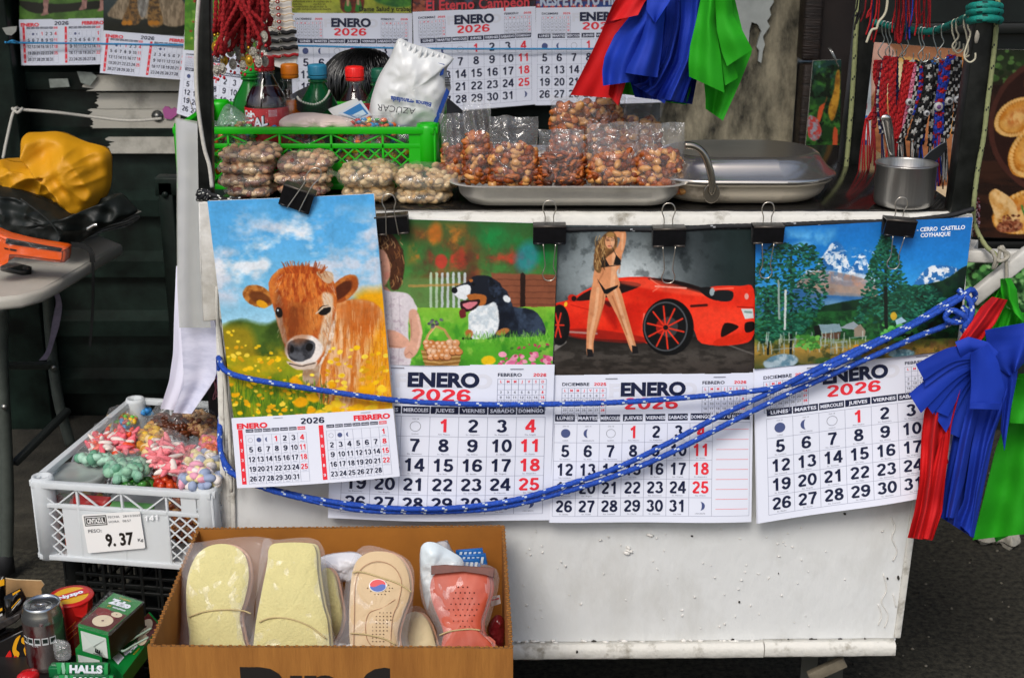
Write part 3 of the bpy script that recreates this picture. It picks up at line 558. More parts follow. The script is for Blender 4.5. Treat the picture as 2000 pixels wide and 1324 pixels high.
def pic_car(p):
    p.fill('#23282b'); p.vgrad([(430, '#2b3336'), (560, '#2a3235'), (640, '#1c1f21'), (690, '#3d3a37'), (735, '#2e2926')])
    d = np.exp(-(((p.X - 1215) / 110) ** 2 + ((p.Y - 545) / 75) ** 2)); p.mix(np.clip(d * 1.05, 0, 1), '#cfd8da'); d = np.exp(-(((p.X - 1140) / 90) ** 2 + ((p.Y - 500) / 70) ** 2)); p.mix(d * .5, '#8b979b')
    p.noise('#12181a', .05, .52, .7, .45, 3, (1080, 430, 1480, 620)); p.vgrad([(655, '#181614'), (690, '#49443f'), (735, '#38312c')], y0=655); p.noise('#1d1a17', .09, .45, .65, .6, 4, (1080, 655, 1480, 740), (.6, 1.6)); p.line([(1080, 680), (1102, 664)], 9, '#a8a49e', .7); p.line([(1420, 670), (1472, 690)], 3, '#7a7672', .6)
    d = np.clip((p.X - 1370) / 60, 0, 1) * (p.Y < 560); p.mix(d * .8, '#1b2a2a')
    RD = '#f0341c'
    p.poly([(1084, 590), (1112, 582), (1150, 560), (1200, 541), (1260, 538), (1320, 548), (1372, 560), (1400, 556), (1445, 556), (1472, 562), (1472, 650), (1440, 670), (1370, 668), (1350, 640), (1300, 690), (1255, 665), (1130, 655), (1110, 640), (1100, 600), (1084, 600)], RD, 2, c2='#d8210f', ns=.012)
    p.poly([(1265, 540), (1320, 545), (1372, 560), (1380, 572), (1330, 560), (1290, 552)], '#1a0f0f', 3); p.poly([(1125, 584), (1150, 564), (1205, 546), (1252, 552), (1225, 566), (1180, 578)], '#1d1010', 2); p.ell(1118, 579, 9, 7, '#c4200f', .2, 2); p.ell(1121, 580, 5, 5, '#1b0c0c', 0, 2)
    p.poly([(1172, 585), (1200, 592), (1205, 640), (1180, 610)], '#a01208', 10, op=.8); p.poly([(1170, 582), (1215, 588), (1190, 596)], '#3a0a08', 6, op=.8); p.poly([(1112, 640), (1165, 640), (1255, 655), (1255, 668), (1180, 664), (1115, 655)], '#8a1a12', 4, op=.7); p.line([(1112, 645), (1165, 648)], 4, '#b8aaa4', .7)
    p.poly([(1210, 548), (1262, 541), (1330, 556), (1385, 574), (1330, 572), (1260, 560)], '#ff5a3e', 8, op=.6); p.poly([(1215, 600), (1252, 590), (1250, 640), (1225, 652)], '#c41a0c', 10, op=.6); p.poly([(1355, 600), (1470, 604), (1470, 640), (1390, 650), (1360, 640)], '#ff4c30', 14, op=.4); p.line([(1115, 592), (1160, 604), (1165, 640)], 2, '#b41408', .7); p.line([(1280, 556), (1340, 560)], 3, '#ffb9a8', .8); p.line([(1258, 610), (1256, 640)], 4, '#ff9a86', .5); p.line([(1350, 595), (1380, 593)], 5, '#43100b'); p.line([(1270, 542), (1290, 556), (1275, 566)], 2, '#ff8a72', .7)
    p.poly([(1365, 562), (1385, 558), (1398, 570), (1402, 584), (1382, 578)], '#141416', 2); p.ell(1391, 567, 5, 8, '#9fb0b4', .2, 2); p.poly([(1396, 566), (1430, 566), (1428, 584), (1402, 584)], '#15191c', 2); p.line([(1395, 562), (1432, 560)], 3, '#ff6a52')
    p.line([(1440, 596), (1472, 598)], 2, '#9a140a'); p.poly([(1447, 600), (1470, 600), (1472, 618), (1455, 620)], '#cfd6d6', 2, False); p.line([(1455, 606), (1467, 607)], 4, '#7f9a96'); p.ell(1458, 576, 4, 6, '#d8d0cc', 0, 2, .7)
    p.poly([(1415, 628), (1442, 634), (1430, 645), (1408, 655)], '#180a08', 2); p.poly([(1455, 628), (1472, 626), (1472, 642), (1456, 646)], '#160a0a', 2); p.poly([(1400, 660), (1440, 648), (1465, 650), (1440, 668), (1395, 672)], '#d8280f', 3); p.ell(1105, 591, 3, 5, '#f0c02a', .3, 1.5)
    p.ell(1093, 632, 20, 40, '#0d0d0f', 0, 2); p.ell(1090, 632, 12, 30, '#1d1012', 0, 2)
    for a in range(6): p.line([(1090, 632), (1090 + 11 * math.cos(a * 1.05), 632 + 27 * math.sin(a * 1.05))], 3, '#e03420')
    p.ell(1305, 636, 50, 56, '#0b0b0d', 0, 2); p.ell(1300, 635, 43, 49, '#4c5054', 0, 2); p.ell(1300, 635, 40, 46, '#101012', 0, 2); p.ell(1306, 636, 18, 20, '#3c3a3c', 0, 2); p.ell(1290, 636, 9, 14, '#a01c14', 0, 3)
    for a in range(10):
        t = a * .6283 + .2; p.line([(1300, 637), (1300 + 36 * math.cos(t), 637 + 42 * math.sin(t))], 3.2, '#e8361f')
    p.ell(1300, 637, 5, 5, '#151515', 0, 1.5)
    SK = '#d99264'
    p.poly([(1176, 548), (1192, 545), (1210, 560), (1222, 600), (1231, 632), (1240, 665), (1244, 684), (1233, 684), (1222, 655), (1207, 618), (1185, 575)], SK, 2.5, ); p.poly([(1164, 535), (1182, 545), (1182, 580), (1172, 615), (1160, 660), (1158, 688), (1146, 690), (1146, 640), (1150, 600), (1154, 565)], SK, 2.5, )
    p.poly([(1172, 482), (1212, 484), (1211, 515), (1204, 530), (1210, 556), (1180, 572), (1162, 545), (1174, 520)], SK, 2.5); p.poly([(1196, 453), (1220, 450), (1222, 470), (1214, 496), (1205, 486), (1211, 465), (1198, 461)], SK, 2.5); p.poly([(1168, 500), (1176, 505), (1164, 545), (1158, 540)], SK, 2)
    for q, c_, w_ in (([(1200, 560), (1212, 600), (1224, 640), (1236, 676)], '#f6c69c', 6), ([(1168, 560), (1164, 600), (1154, 650), (1152, 682)], '#f6c69c', 6), ([(1196, 575), (1210, 612), (1224, 650)], '#a8623c', 3), ([(1180, 560), (1176, 600), (1164, 645)], '#a8623c', 3), ([(1200, 495), (1198, 530), (1196, 555)], '#f2be94', 9), ([(1174, 500), (1178, 530), (1168, 548)], '#b06c44', 3), ([(1212, 500), (1209, 530)], '#b06c44', 3), ([(1216, 456), (1215, 485)], '#f4c49a', 4)): p.line(q, w_, c_, .55)
    p.ell(1156, 610, 5, 4, '#c07a50', 0, 4, .5); p.ell(1213, 616, 5, 4, '#c07a50', 0, 4, .5)
    p.poly([(1180, 458), (1192, 451), (1203, 458), (1206, 475), (1198, 490), (1180, 505), (1172, 530), (1160, 520), (1162, 490), (1170, 470)], '#8a6238', 3, c2='#5a3a20', ns=.12); p.ell(1191, 470, 9.5, 14, '#dd9d72', 0, 2); p.line([(1185, 468), (1189, 468)], 2, '#2a1a14'); p.line([(1194, 468), (1198, 468)], 2, '#2a1a14'); p.line([(1188, 479), (1195, 479)], 2, '#a84a44'); p.ell(1192, 458, 8, 5, '#a07844', 0, 2)
    p.poly([(1172, 502), (1180, 498), (1190, 516), (1174, 520)], '#121214', 1.5, False); p.poly([(1203, 495), (1213, 506), (1212, 514), (1198, 514)], '#121214', 1.5, False); p.line([(1178, 519), (1212, 514)], 1.5, '#121214'); p.line([(1203, 496), (1194, 478)], 1.2, '#1c1c1e'); p.poly([(1166, 541), (1182, 562), (1207, 553), (1206, 558), (1186, 571), (1180, 570)], '#121214', 1.5, False)
    rnd = random.Random(8)
    for k in range(46): x = rnd.uniform(1163, 1184); y = rnd.uniform(458, 508); p.line([(x, y), (x - 3, y + 8), (x + rnd.uniform(-3, 3), y + 17)], 1.5, rnd.choice(['#b08a54', '#4a2e1a', '#6e4a28', '#c8a46c']), .8)
    p.ell(1196, 473, 4, 9, '#eab88e', 0, 4, .6); p.line([(1184, 465), (1189, 464)], 1.2, '#4a3020'); p.line([(1194, 464), (1199, 465)], 1.2, '#4a3020'); p.line([(1191, 468), (1192, 475)], 1.4, '#b87850', .7)
    for x, y in ((1152, 690), (1240, 684)): p.poly([(x - 6, y - 12), (x + 5, y - 10), (x + 7, y + 4), (x - 5, y + 5)], '#1c1a1c', 2, False); 
def pic_valley(p):
    p.vgrad([(420, '#1768b4'), (500, '#1a7ccd'), (570, '#3a9ee0'), (620, '#2a6fa8')]); p.noise('#6ab8e8', .02, .55, .72, .7, 3, (1530, 440, 1640, 520)); p.ell(1565, 480, 20, 10, '#8ecbee', -.3, 10, .6)
    p.poly([(1590, 530), (1612, 490), (1632, 470), (1650, 486), (1662, 520), (1684, 492), (1700, 520), (1720, 540), (1716, 552), (1590, 550)], '#2568ad', 3, c2='#dbe8f4', ns=.1, thr=(.5, .6), seed=4); p.poly([(1580, 524), (1640, 528), (1700, 536), (1715, 552), (1640, 545), (1580, 535)], '#dde9f2', 6, op=.8)
    p.poly([(1780, 560), (1806, 525), (1836, 515), (1880, 524), (1900, 520), (1900, 560), (1780, 575)], '#2c70b4', 3, c2='#e8f0f6', ns=.12, thr=(.46, .58), seed=7)
    p.poly([(1560, 545), (1590, 528), (1640, 531), (1690, 543), (1712, 560), (1700, 590), (1560, 590)], '#b98d78', 5, c2='#8f8a90', ns=.05); p.poly([(1480, 590), (1560, 560), (1640, 570), (1700, 580), (1720, 640), (1480, 640)], '#2c5f94', 8, c2='#356ca4', ns=.04); p.poly([(1575, 565), (1640, 575), (1690, 575), (1700, 560), (1650, 556), (1600, 550)], '#a8917f', 6, op=.7); p.ell(1625, 590, 22, 8, '#6f9fc2', 0, 10, .8)
    p.poly([(1600, 600), (1660, 585), (1720, 575), (1770, 560), (1840, 545), (1900, 522), (1905, 660), (1600, 640)], '#16351f', 4, c2='#0c2018', ns=.06); p.poly([(1475, 620), (1560, 608), (1650, 605), (1740, 600), (1740, 665), (1475, 665)], '#1f5a2a', 5, c2='#123a1c', ns=.1)
    p.vgrad([(655, '#3f6a2c'), (680, '#a8843a'), (700, '#7a6a30'), (725, '#3c4c26')], y0=660); p.noise('#2c3a1c', .06, .5, .65, .8, 13, (1470, 655, 1900, 730)); p.noise('#c89a44', .05, .58, .72, .8, 17, (1470, 665, 1780, 715), (.6, 1.6)); p.noise('#7a5a38', .04, .5, .66, .8, 19, (1760, 640, 1900, 700))
    p.noise('#3f86c4', .12, .5, .66, .5, 41, (1590, 470, 1720, 552), (1.6, .6)); p.noise('#f2f6fa', .09, .6, .7, .9, 43, (1596, 478, 1716, 550), (.7, 1.4)); p.noise('#8a7264', .08, .5, .7, .6, 45, (1560, 530, 1712, 585), (.6, 1.6)); p.noise('#2a6a34', .12, .5, .66, .7, 47, (1476, 605, 1890, 664)); p.noise('#0a2a18', .1, .52, .66, .8, 49, (1476, 600, 1890, 664))
    def tree(x, y0, y1, wd, n, sd, cols, tri=False):
        rnd = random.Random(sd)
        p.line([(x, y0 + 20), (x, y1)], 5, '#14201a')
        for _ in range(n):
            t = rnd.random(); y = y0 + (y1 - y0) * .82 * t; hw = wd * (t ** .7 if tri else math.sin(math.pi * min(.98, t * .8 + .15)) ** .7); xx = x + rnd.uniform(-1, 1) * hw
            p.ell(xx, y, rnd.uniform(2, 6), rnd.uniform(1, 2.6), rnd.choice(cols), rnd.uniform(-.7, .7), 1.6)
    G = ['#124636', '#1b5c48', '#0d3328', '#2a7458', '#15442c']
    tree(1545, 475, 690, 72, 1150, 3, G); tree(1500, 560, 690, 42, 480, 5, G + ['#2a7048']); tree(1730, 455, 665, 62, 1100, 8, G, True); tree(1790, 555, 650, 54, 620, 11, G)
    p.line([(1534, 565), (1533, 640)], 4, '#c9d0cc'); p.line([(1520, 545), (1522, 620)], 4, '#8fa09a'); p.line([(1730, 560), (1730, 665)], 7, '#101812')
    p.poly([(1598, 632), (1640, 630), (1646, 645), (1606, 650)], '#7e99a2', 1.5, False); p.poly([(1590, 635), (1600, 633), (1606, 655), (1592, 655)], '#131614', 2, False); p.poly([(1606, 650), (1643, 646), (1640, 660), (1606, 660)], '#5a4030', 2, False); p.poly([(1640, 638), (1668, 625), (1688, 640), (1668, 642)], '#8d9aa0', 1.5, False); p.poly([(1668, 640), (1680, 630), (1690, 644), (1688, 655), (1668, 655)], '#8a7d6c', 2, False); p.poly([(1748, 622), (1760, 616), (1770, 624), (1750, 632)], '#9fc0d0', 2, False); p.ell(1745, 614, 6, 8, '#c9a42c', 0, 3)
    rnd = random.Random(2)
    for k in range(60): x = rnd.uniform(1474, 1690); y = rnd.uniform(660, 692); p.line([(x, y), (x + rnd.uniform(-1, 1), y - rnd.uniform(8, 20))], 2, rnd.choice(['#9fb0aa', '#7d8f8a', '#b9c2b4']), .8)
    for k in range(14): x = rnd.uniform(1474, 1680); y = rnd.uniform(655, 684); p.line([(x, y), (x + 30, y - 3)], 1.6, '#93a49e', .8)
    p.dots(60, (1555, 655, 1600, 680), (2, 6), ['#4f9a3c', '#6ab04a', '#3c7a30'], 6); p.dots(50, (1720, 632, 1790, 660), (2, 7), ['#4aa24a', '#3a8a40', '#62b85a'], 7); p.ell(1525, 706, 34, 15, '#5d8294', -.15, 3, c2='#a8bcc4', ns=.1); p.ell(1665, 695, 16, 8, '#4a7484', 0, 3, c2='#88a8b0', ns=.15); p.ell(1760, 688, 26, 9, '#4e7480', 0, 3, c2='#90b0b4', ns=.15); p.ell(1610, 705, 20, 8, '#3c5a2a', 0, 5); p.line([(1668, 674), (1674, 672)], 4, '#d0902a')
def pic_grazing(p):
    p.vgrad([(-60, '#6a8a40'), (10, '#4f7a30'), (45, '#5c8a34')]); p.noise('#3b5f22', .05, .45, .65, .8, 2); p.poly([(40, 2), (110, 8), (205, 2), (205, 16), (120, 24), (70, 26), (40, 12)], '#1a1c14', 4)
    for x, y in ((90, 22), (165, 12), (200, 14)): p.poly([(x - 7, -60), (x + 8, -60), (x + 5, y - 4), (x + 3, y + 6), (x - 10, y + 8), (x - 4, y - 6)], '#b98a80', 2, c2='#8f6a62', ns=.1)
    p.poly([(40, -60), (205, -60), (205, -22), (120, -14), (40, -24)], '#b88880', 4)
def pic_cat(p):
    p.fill('#3a4a4e'); p.vgrad([(-80, '#4a6066'), (20, '#2e3a3c'), (50, '#14180f'), (70, '#1c2416')]); p.noise('#0c100c', .08, .45, .65, .8, 2, (200, 38, 380, 75))
    p.poly([(212, 32), (225, 8), (250, -20), (280, -60), (330, -60), (350, -10), (366, 15), (366, 45), (330, 52), (300, 36), (262, 40)], '#7a6a54', 5, c2='#a8957a', ns=.12, st=(2, .6))
    p.poly([(262, -30), (276, 40), (248, 48), (240, 38), (252, 10)], '#8a6436', 4, c2='#4a3a28', ns=.2); p.poly([(300, -30), (318, 36), (312, 52), (292, 50), (290, 20)], '#96703c', 4, c2='#4c3a26', ns=.2); p.poly([(272, -60), (296, -60), (288, 20), (278, 34), (270, 10)], '#a5a29a', 5, c2='#6e6a64', ns=.15, st=(2, .5))
    for x in (244, 254, 296, 306): p.ell(x, 45, 6, 5, '#b8761f', 0, 3)
def pic_meadow(p): p.vgrad([(-80, '#7fb03c'), (60, '#5f9a2c'), (130, '#6f8a30')]); p.noise('#3f7a20', .06, .45, .65, .8, 3); p.dots(40, (350, -20, 500, 120), (2, 5), ['#c9d45a', '#a83a28', '#8ab84a'], 4)
def pic_saint(p):
    p.vgrad([(-60, '#8f9a30'), (-5, '#a8b038'), (26, '#b4b84a')]); p.noise('#6c7a24', .04, .5, .7, .6, 5); p.poly([(660, -60), (712, -60), (712, -6), (706, 22), (672, 24), (664, 0)], '#47211a', 4, c2='#7a2c1c', ns=.12); p.poly([(676, 2), (684, 2), (686, 22), (674, 22)], '#2f7a2c', 2); p.poly([(698, 0), (704, 0), (706, 20), (694, 22)], '#2f7a2c', 2); p.line([(680, -20), (680, 10)], 5, '#c89a78'); p.line([(700, -20), (700, 8)], 5, '#c89a78'); p.poly([(720, -30), (805, -30), (805, 12), (740, 6)], '#4e8a34', 8, c2='#2c6030', ns=.08)
def pic_champion(p):
    p.fill('#2a2c34'); p.noise('#6a2420', .05, .5, .66, .9, 3); p.noise('#3f5a78', .06, .55, .7, .8, 6); p.noise('#141418', .04, .5, .65, .9, 9, (800, -40, 1050, 30)); p.dots(30, (806, -20, 830, 20), (3, 7), ['#7a3a30', '#a85a44', '#4a2a28'], 5)
def pic_stadium(p):
    p.vgrad([(-60, '#5a2a30'), (0, '#7a3440'), (6, '#27407e'), (22, '#2a4a90')]); p.noise('#c8c0c8', .06, .56, .7, .5, 4, (1040, -60, 1220, 5))
    for k in range(9): p.ell(1052 + k * 13.6, 13, 4.5, 5, '#c23a30', 0, 2); p.ell(1052 + k * 13.6, 11, 1.6, 2, '#f0e0d8', 0, 1)
def empanada(p, x, y, a, b, r, sd=0):
    p.ell(x, y, a, b, '#e0a24c', r, 3, c2='#c87a26', ns=.05, seed=sd); ca, sa = math.cos(r), math.sin(r)
    for k in range(44):
        t = k / 44 * 6.283; q = p; xx, yy = a * .9 * math.cos(t), b * .9 * math.sin(t); q.ell(x + xx * ca - yy * sa, y + xx * sa + yy * ca, 4.5, 3.2, '#eec078', t, 2, .8); q.ell(x + xx * .9 * ca - yy * .9 * sa, y + xx * .9 * sa + yy * .9 * ca, 2.5, 2, '#a8641c', t, 2, .6)
    p.ell(x, y, a * .55, b * .45, '#f0c884', r, 10, .7, c2='#b85a1c', ns=.08, seed=sd + 3)
def pic_food_dark(p):
    p.fill('#241611'); p.noise('#3d2318', .03, .5, .7, .8, 2, None, (.4, 2)); p.vgrad([(90, '#1c2416'), (130, '#2c3a22'), (170, '#241a12')], y1=165); p.dots(60, (1910, 95, 2060, 165), (3, 9), ['#3d5a2a', '#27401c', '#51733a', '#1b2a14'], 3)
    p.ell(2080, 245, 150, 140, '#4a2820', 0, 4); p.ell(2080, 245, 140, 130, '#2c1712', 0, 4); empanada(p, 1990, 225, 52, 34, -.5, 1); empanada(p, 2030, 285, 72, 46, -.75, 5); empanada(p, 2050, 170, 50, 34, .3, 9)
    empanada(p, 2010, 410, 75, 42, -.35, 12); p.poly([(1932, 378), (1950, 368), (1985, 400), (1985, 450), (1955, 440), (1940, 410)], '#e8c084', 3, c2='#c88a3c', ns=.06); p.ell(1972, 442, 26, 12, '#7a3e26', -.1, 3, c2='#a8684a', ns=.25); p.dots(40, (1952, 418, 1992, 448), (2, 4), ['#5a2c1c', '#8a4c30', '#b07a58'], 4); p.line([(1996, 400), (2010, 440)], 4, '#4a8a3a')
def pic_food_light(p):
    p.vgrad([(75, '#8a5a3c'), (120, '#c98a62'), (260, '#b8764a'), (420, '#7a4a30')]); p.noise('#5a3422', .02, .5, .68, .6, 3, None, (.5, 1.8)); p.poly([(1690, 85), (1740, 90), (1750, 130), (1720, 160), (1690, 190)], '#e0b09c', 6); p.ell(1770, 165, 58, 52, '#dca65c', 0, 4, c2='#f2dca8', ns=.02); p.ell(1772, 175, 40, 38, '#efdcae', 0, 6)
    for k in range(16): p.ell(1770 + 56 * math.cos(3.2 + k * .2), 165 + 50 * math.sin(3.2 + k * .2), 6, 5, '#e6b468', 0, 2)
    for x, y, s_ in ((1885, 130, 26), (1895, 190, 30), (1880, 240, 34), (1860, 130, 20), (1900, 260, 28)): p.ell(x, y, s_, s_ * .8, '#d88a3e', .2, 5, c2='#eab46c', ns=.06)
    p.poly([(1800, 365), (1875, 360), (1880, 410), (1800, 400)], '#e4c9a4', 4, False); p.noise('#a03a24', .03, .6, .7, .6, 8, (1830, 200, 1900, 330))
def pic_birds(p):
    p.vgrad([(118, '#1c3a38'), (200, '#1b3a1c'), (300, '#143010')]); p.noise('#3f7a2c', .05, .5, .66, .8, 2); p.noise('#0c140c', .06, .5, .64, .8, 5); p.noise('#6a9aa0', .08, .6, .72, .7, 7, (1580, 118, 1625, 160)); p.poly([(1612, 200), (1615, 188), (1608, 215), (1600, 240), (1594, 240), (1600, 210)], '#c4502a', 3); p.poly([(1634, 140), (1640, 145), (1638, 200), (1625, 235), (1618, 215), (1628, 180)], '#b8862a', 4, c2='#8a5a1c', ns=.1); p.poly([(1580, 225), (1598, 235), (1604, 262), (1590, 275), (1578, 262)], '#8a8a94', 3, c2='#b03a34', ns=.2); p.poly([(1628, 250), (1636, 255), (1634, 290), (1626, 290)], '#b84a28', 3); p.dots(60, (1576, 285, 1640, 305), (2, 4), ['#4a9a34', '#2f7a28'], 3)
def pic_leaves(p):
    p.fill('#16301a'); p.noise('#3f7a3c', .05, .42, .62, .95, 2); p.noise('#7ab06a', .08, .56, .7, .8, 6); p.noise('#0c160c', .05, .52, .64, .9, 9); p.dots(90, (1880, 480, 2060, 640), (2, 8), ['#5c9a50', '#88b878', '#2f6030', '#1b3a20'], 4)
def pic_info(p):
    p.fill('#b8c0c4'); p.noise('#8f989c', .03, .5, .7, .5, 3)
    for k, c in enumerate(['#2a4a8a', '#c87a3a', '#241c18', '#8a2a30', '#3a6ab0', '#d8dcdc', '#2c3a6a', '#7a2a28']): p.poly([(1674, 125 + k * 24), (1694, 128 + k * 24), (1693, 140 + k * 24), (1673, 138 + k * 24)], c, 2, False)
# ================================================================= calendars
PAPER = mat('calendar_paper', '#e2e6f3', .5, spec=.3); NAVY = mat('navy_ink', '#121b3c', .5); REDI = mat('red_ink', '#ea2f3e', .5)
GREY = mat('grey_ink', '#8a8d98', .5); LINE = mat('rule_ink', '#9a9fb2', .5); PALE = mat('pale_ink', '#dcdee8', .5); MOON = mat('moon_ink', '#4a5684', .5)
UNDER = mat('under_page_paper', '#dfe2ee', .6); BACKC = mat('card_back', '#e6e6e4', .7)
CAL_M = [PAPER, NAVY, REDI, GREY, LINE, PALE, MOON]
NAMES = ['LUNES', 'MARTES', 'MIERCOLES', 'JUEVES', 'VIERNES', 'SABADO', 'DOMINGO']
SAINT = ['Sn. Basilio', 'Sta. Genoveva', 'Sn. Gonzalo', 'Sn. Luciano', 'Sta. Lucrecia', 'Sn. Raimundo', 'Sn. Eladio', 'Sta. Virginia', 'Sn. Marcelo', 'Sta. Ines', 'Sn. Felix', 'Sn. Mario', 'Sta. Angela', 'Sn. Guido', 'Sn. Alejandro', 'Sta. Wilma']
def mini(sh, mb, u0, v0, u1, v1, title, year, first, days, fine=True):
    W = u1 - u0; H = v1 - v0
    sh.text(mb, title, u0, v0 + H * .06, sh.H * H * .085, 1, 1.2, al=-1, bold=.02); sh.text(mb, year, u1, v0 + H * .06, sh.H * H * .085, 2, 1.2, al=1, bold=.02)
    g0 = v0 + H * .17; gh = (v1 - g0) / 6.4; cw = W / 7
    for i in range(8): sh.rect(mb, u0 + cw * i - .0012, g0, u0 + cw * i + .0012, v1, 4)
    for j in range(7): sh.rect(mb, u0, g0 + gh * j * 6.4 / 6 - .001, u1, g0 + gh * j * 6.4 / 6 + .001, 4)
    for i in range(7): sh.text(mb, 'LMMJVSD'[i], u0 + cw * (i + .5), g0 + gh * .5, sh.H * gh * .5, 2, bold=.02)
    c = first; r = 1
    for d in range(1, days + 1):
        sh.text(mb, str(d), u0 + cw * (c + .5), g0 + gh * (r + .55) * 1.03, sh.H * gh * .5, 2 if c == 6 else 3, bold=.03)
        c += 1
        if c == 7: c = 0; r += 1
        if r > 5: break
def staples(sh, mb):
    for u in (.26, .8): sh.rect(mb, u, .02, u + .06, .026, 3, .0012)
def page_big(sh, mb, style='A', fine=True):
    """the big January page: title, little months, day bar, five rows of dates"""
    notes = style == 'B'
    g0, g1 = (.325, .955); u0 = .055 if not notes else .012; u1 = .965 if not notes else .8; cw = (u1 - u0) / 7; rh = (g1 - g0) / 5
    sh.text(mb, 'FEBRERO', .5, .10, sh.H * .08, 5, 1.55, bold=.05, off=.0004, maxw=.44 * sh.W)
    sh.text(mb, 'ENERO', .5, .095, sh.H * .083, 1, 1.6, bold=.05, maxw=.325 * sh.W); sh.text(mb, '2026', .49, .19, sh.H * .078, 2, 1.65, bold=.05, maxw=.275 * sh.W)
    mini(sh, mb, .045, .045, .265, .285, 'DICIEMBRE', '2025', 0, 31, fine); mini(sh, mb, .745, .045, .965, .285, 'FEBRERO', '2026', 6, 28, fine)
    if fine: staples(sh, mb)
    for i in range(7):
        a = u0 + cw * i; sh.rect(mb, a + .002, .262, a + cw - .003 if not notes else a + cw - .012, .308, 1); sh.text(mb, NAMES[i], a + cw / 2 - (.004 if notes else 0), .285, sh.H * .022, 0, 1.15, bold=.03, maxw=cw * sh.W * .86)
    if notes:
        sh.rect(mb, .815, .262, .985, .308, 1); sh.text(mb, 'A P U N T E S', .9, .285, sh.H * .02, 0, bold=.04)
        for k in range(9): sh.rect(mb, .82, g0 + .045 + k * .067, .98, g0 + .0475 + k * .067, 2)
    ue = u1 if not notes else .987
    for i in range(8): sh.rect(mb, u0 + cw * i - .001, g0, u0 + cw * i + .001, g1, 4)
    for j in range(6): sh.rect(mb, u0, g0 + rh * j - .0012, u1 if 0 < j < 5 else ue, g0 + rh * j + .0012, 4)
    sh.rect(mb, ue - .001, g0, ue + .001, g1, 4)
    hh = sh.H * rh * .66; c = 3; r = 0
    for d in range(1, 32):
        red = c == 6 or d == 1
        sh.text(mb, str(d), u0 + cw * (c + .5), g0 + rh * (r + .44), hh, 2 if red else 1, 1., bold=.048, maxw=cw * sh.W * (.40 if d < 10 else .76))
        if fine: sh.text(mb, 'Año Nuevo' if d == 1 else SAINT[(d * 7) % len(SAINT)], u0 + cw * (c + .5), g0 + rh * (r + .88), sh.H * rh * .075, 3, 1.1, bold=.0, maxw=cw * sh.W * .9)
        c += 1
        if c == 7: c = 0; r += 1
    mr = min(cw * sh.W * .21, sh.H * rh * .26)
    for i, nm in enumerate(('LLENA', 'MENGUANTE', 'NUEVA')):
        uu, vv = u0 + cw * (i + .5), g0 + rh * .5
        if i == 0: sh.disc(mb, uu, vv, mr, 6)
        elif i == 1: sh.disc(mb, uu, vv, mr, 6, moon=1)
        else: sh.disc(mb, uu, vv, mr, 3, ring=.1)
        if fine: sh.text(mb, nm, uu, g0 + rh * .88, sh.H * rh * .07, 3, bold=0); sh.text(mb, ('DIA 03', 'DIA 10', 'DIA 18')[i], uu, g0 + rh * .12, sh.H * rh * .07, 3, bold=0)
    sh.disc(mb, u0 + cw * 6.5, g0 + rh * 4.45, mr, 6, moon=-1)
    if fine: sh.text(mb, 'CRECIENTE', u0 + cw * 6.5, g0 + rh * 4.85, sh.H * rh * .07, 3, bold=0)
def page_two(sh, mb, fine=True):
    """two little months side by side with red week strips"""
    sh.text(mb, '2026', .5, .09, sh.H * .085, 1, 1.2, bold=.05); sh.text(mb, 'ENERO', .125, .115, sh.H * .07, 2, 1.3, bold=.05); sh.text(mb, 'FEBRERO', .865, .095, sh.H * .07, 2, 1.2, bold=.05)
    if fine: staples(sh, mb)
    for (a, first, days, nam) in ((.035, 3, 31, 0), (.535, 6, 28, 1)):
        g0, g1 = .25, .95; sh.rect(mb, a, .165, a + .028, g1, 2); u0 = a + .045; u1 = a + .42; cw = (u1 - u0) / 7; rh = (g1 - g0) / 5
        for i in range(7):
            sh.rect(mb, u0 + cw * i + .003, .165, u0 + cw * (i + 1) - .003, .21, 2 if i == 6 else 1); sh.text(mb, NAMES[i], u0 + cw * (i + .5), .188, sh.H * .02, 0, bold=.02, maxw=cw * sh.W * .8)
        for i in range(8): sh.rect(mb, u0 + cw * i - .0009, g0, u0 + cw * i + .0009, g1, 4)
        for j in range(6):
            sh.rect(mb, u0, g0 + rh * j - .0012, u1, g0 + rh * j + .0012, 4)
            if j < 5: sh.text(mb, str(j + 1 + 4 * nam), a + .014, g0 + rh * (j + .5), sh.H * rh * .3, 0)
        c = first; r = 0
        for d in range(1, days + 1):
            sh.text(mb, str(d), u0 + cw * (c + .5), g0 + rh * (r + .45), sh.H * rh * .54, 2 if c == 6 or (d == 1 and nam == 0) else 1, bold=.05, maxw=cw * sh.W * .84)
            if fine: sh.rect(mb, u0 + cw * (c + .25), g0 + rh * (r + .86), u0 + cw * (c + .75), g0 + rh * (r + .9), 4)
            c += 1
            if c == 7: c = 0; r += 1
        mr = cw * sh.W * .28
        sh.disc(mb, u0 + cw * 1.5, g0 + rh * .5, mr, 6); sh.disc(mb, u0 + cw * 2.5, g0 + rh * .5, mr, 6, moon=1); sh.disc(mb, u0 + cw * .5, g0 + rh * .5, mr, 3, ring=.12)
def pad(sh, root, fn, under=2, **kw):
    mb = MB(); sh_u = 26; sh_v = 20
    mb.grid([[sh.p(i / sh_u, j / sh_v, 0) for i in range(sh_u + 1)] for j in range(sh_v + 1)], 0); fn(sh, mb, **kw)
    mb.build('date_page', CAL_M, root)
    for k in range(under):
        m2 = MB(); e = .006 * (k + 1); z = -.0016 * (k + 1)
        m2.grid([[sh.p(i / 16 * (1 + e * (.4 if k else -.2)) - e * .3, j / 16 * (1 + e * 1.6 * math.sin(i / 16 * 2 + k + .6)), z - .004 * (k + 1) * (j / 16) ** 2) for i in range(17)] for j in range(17)], 0)
        m2.build('under_page', [UNDER], root)
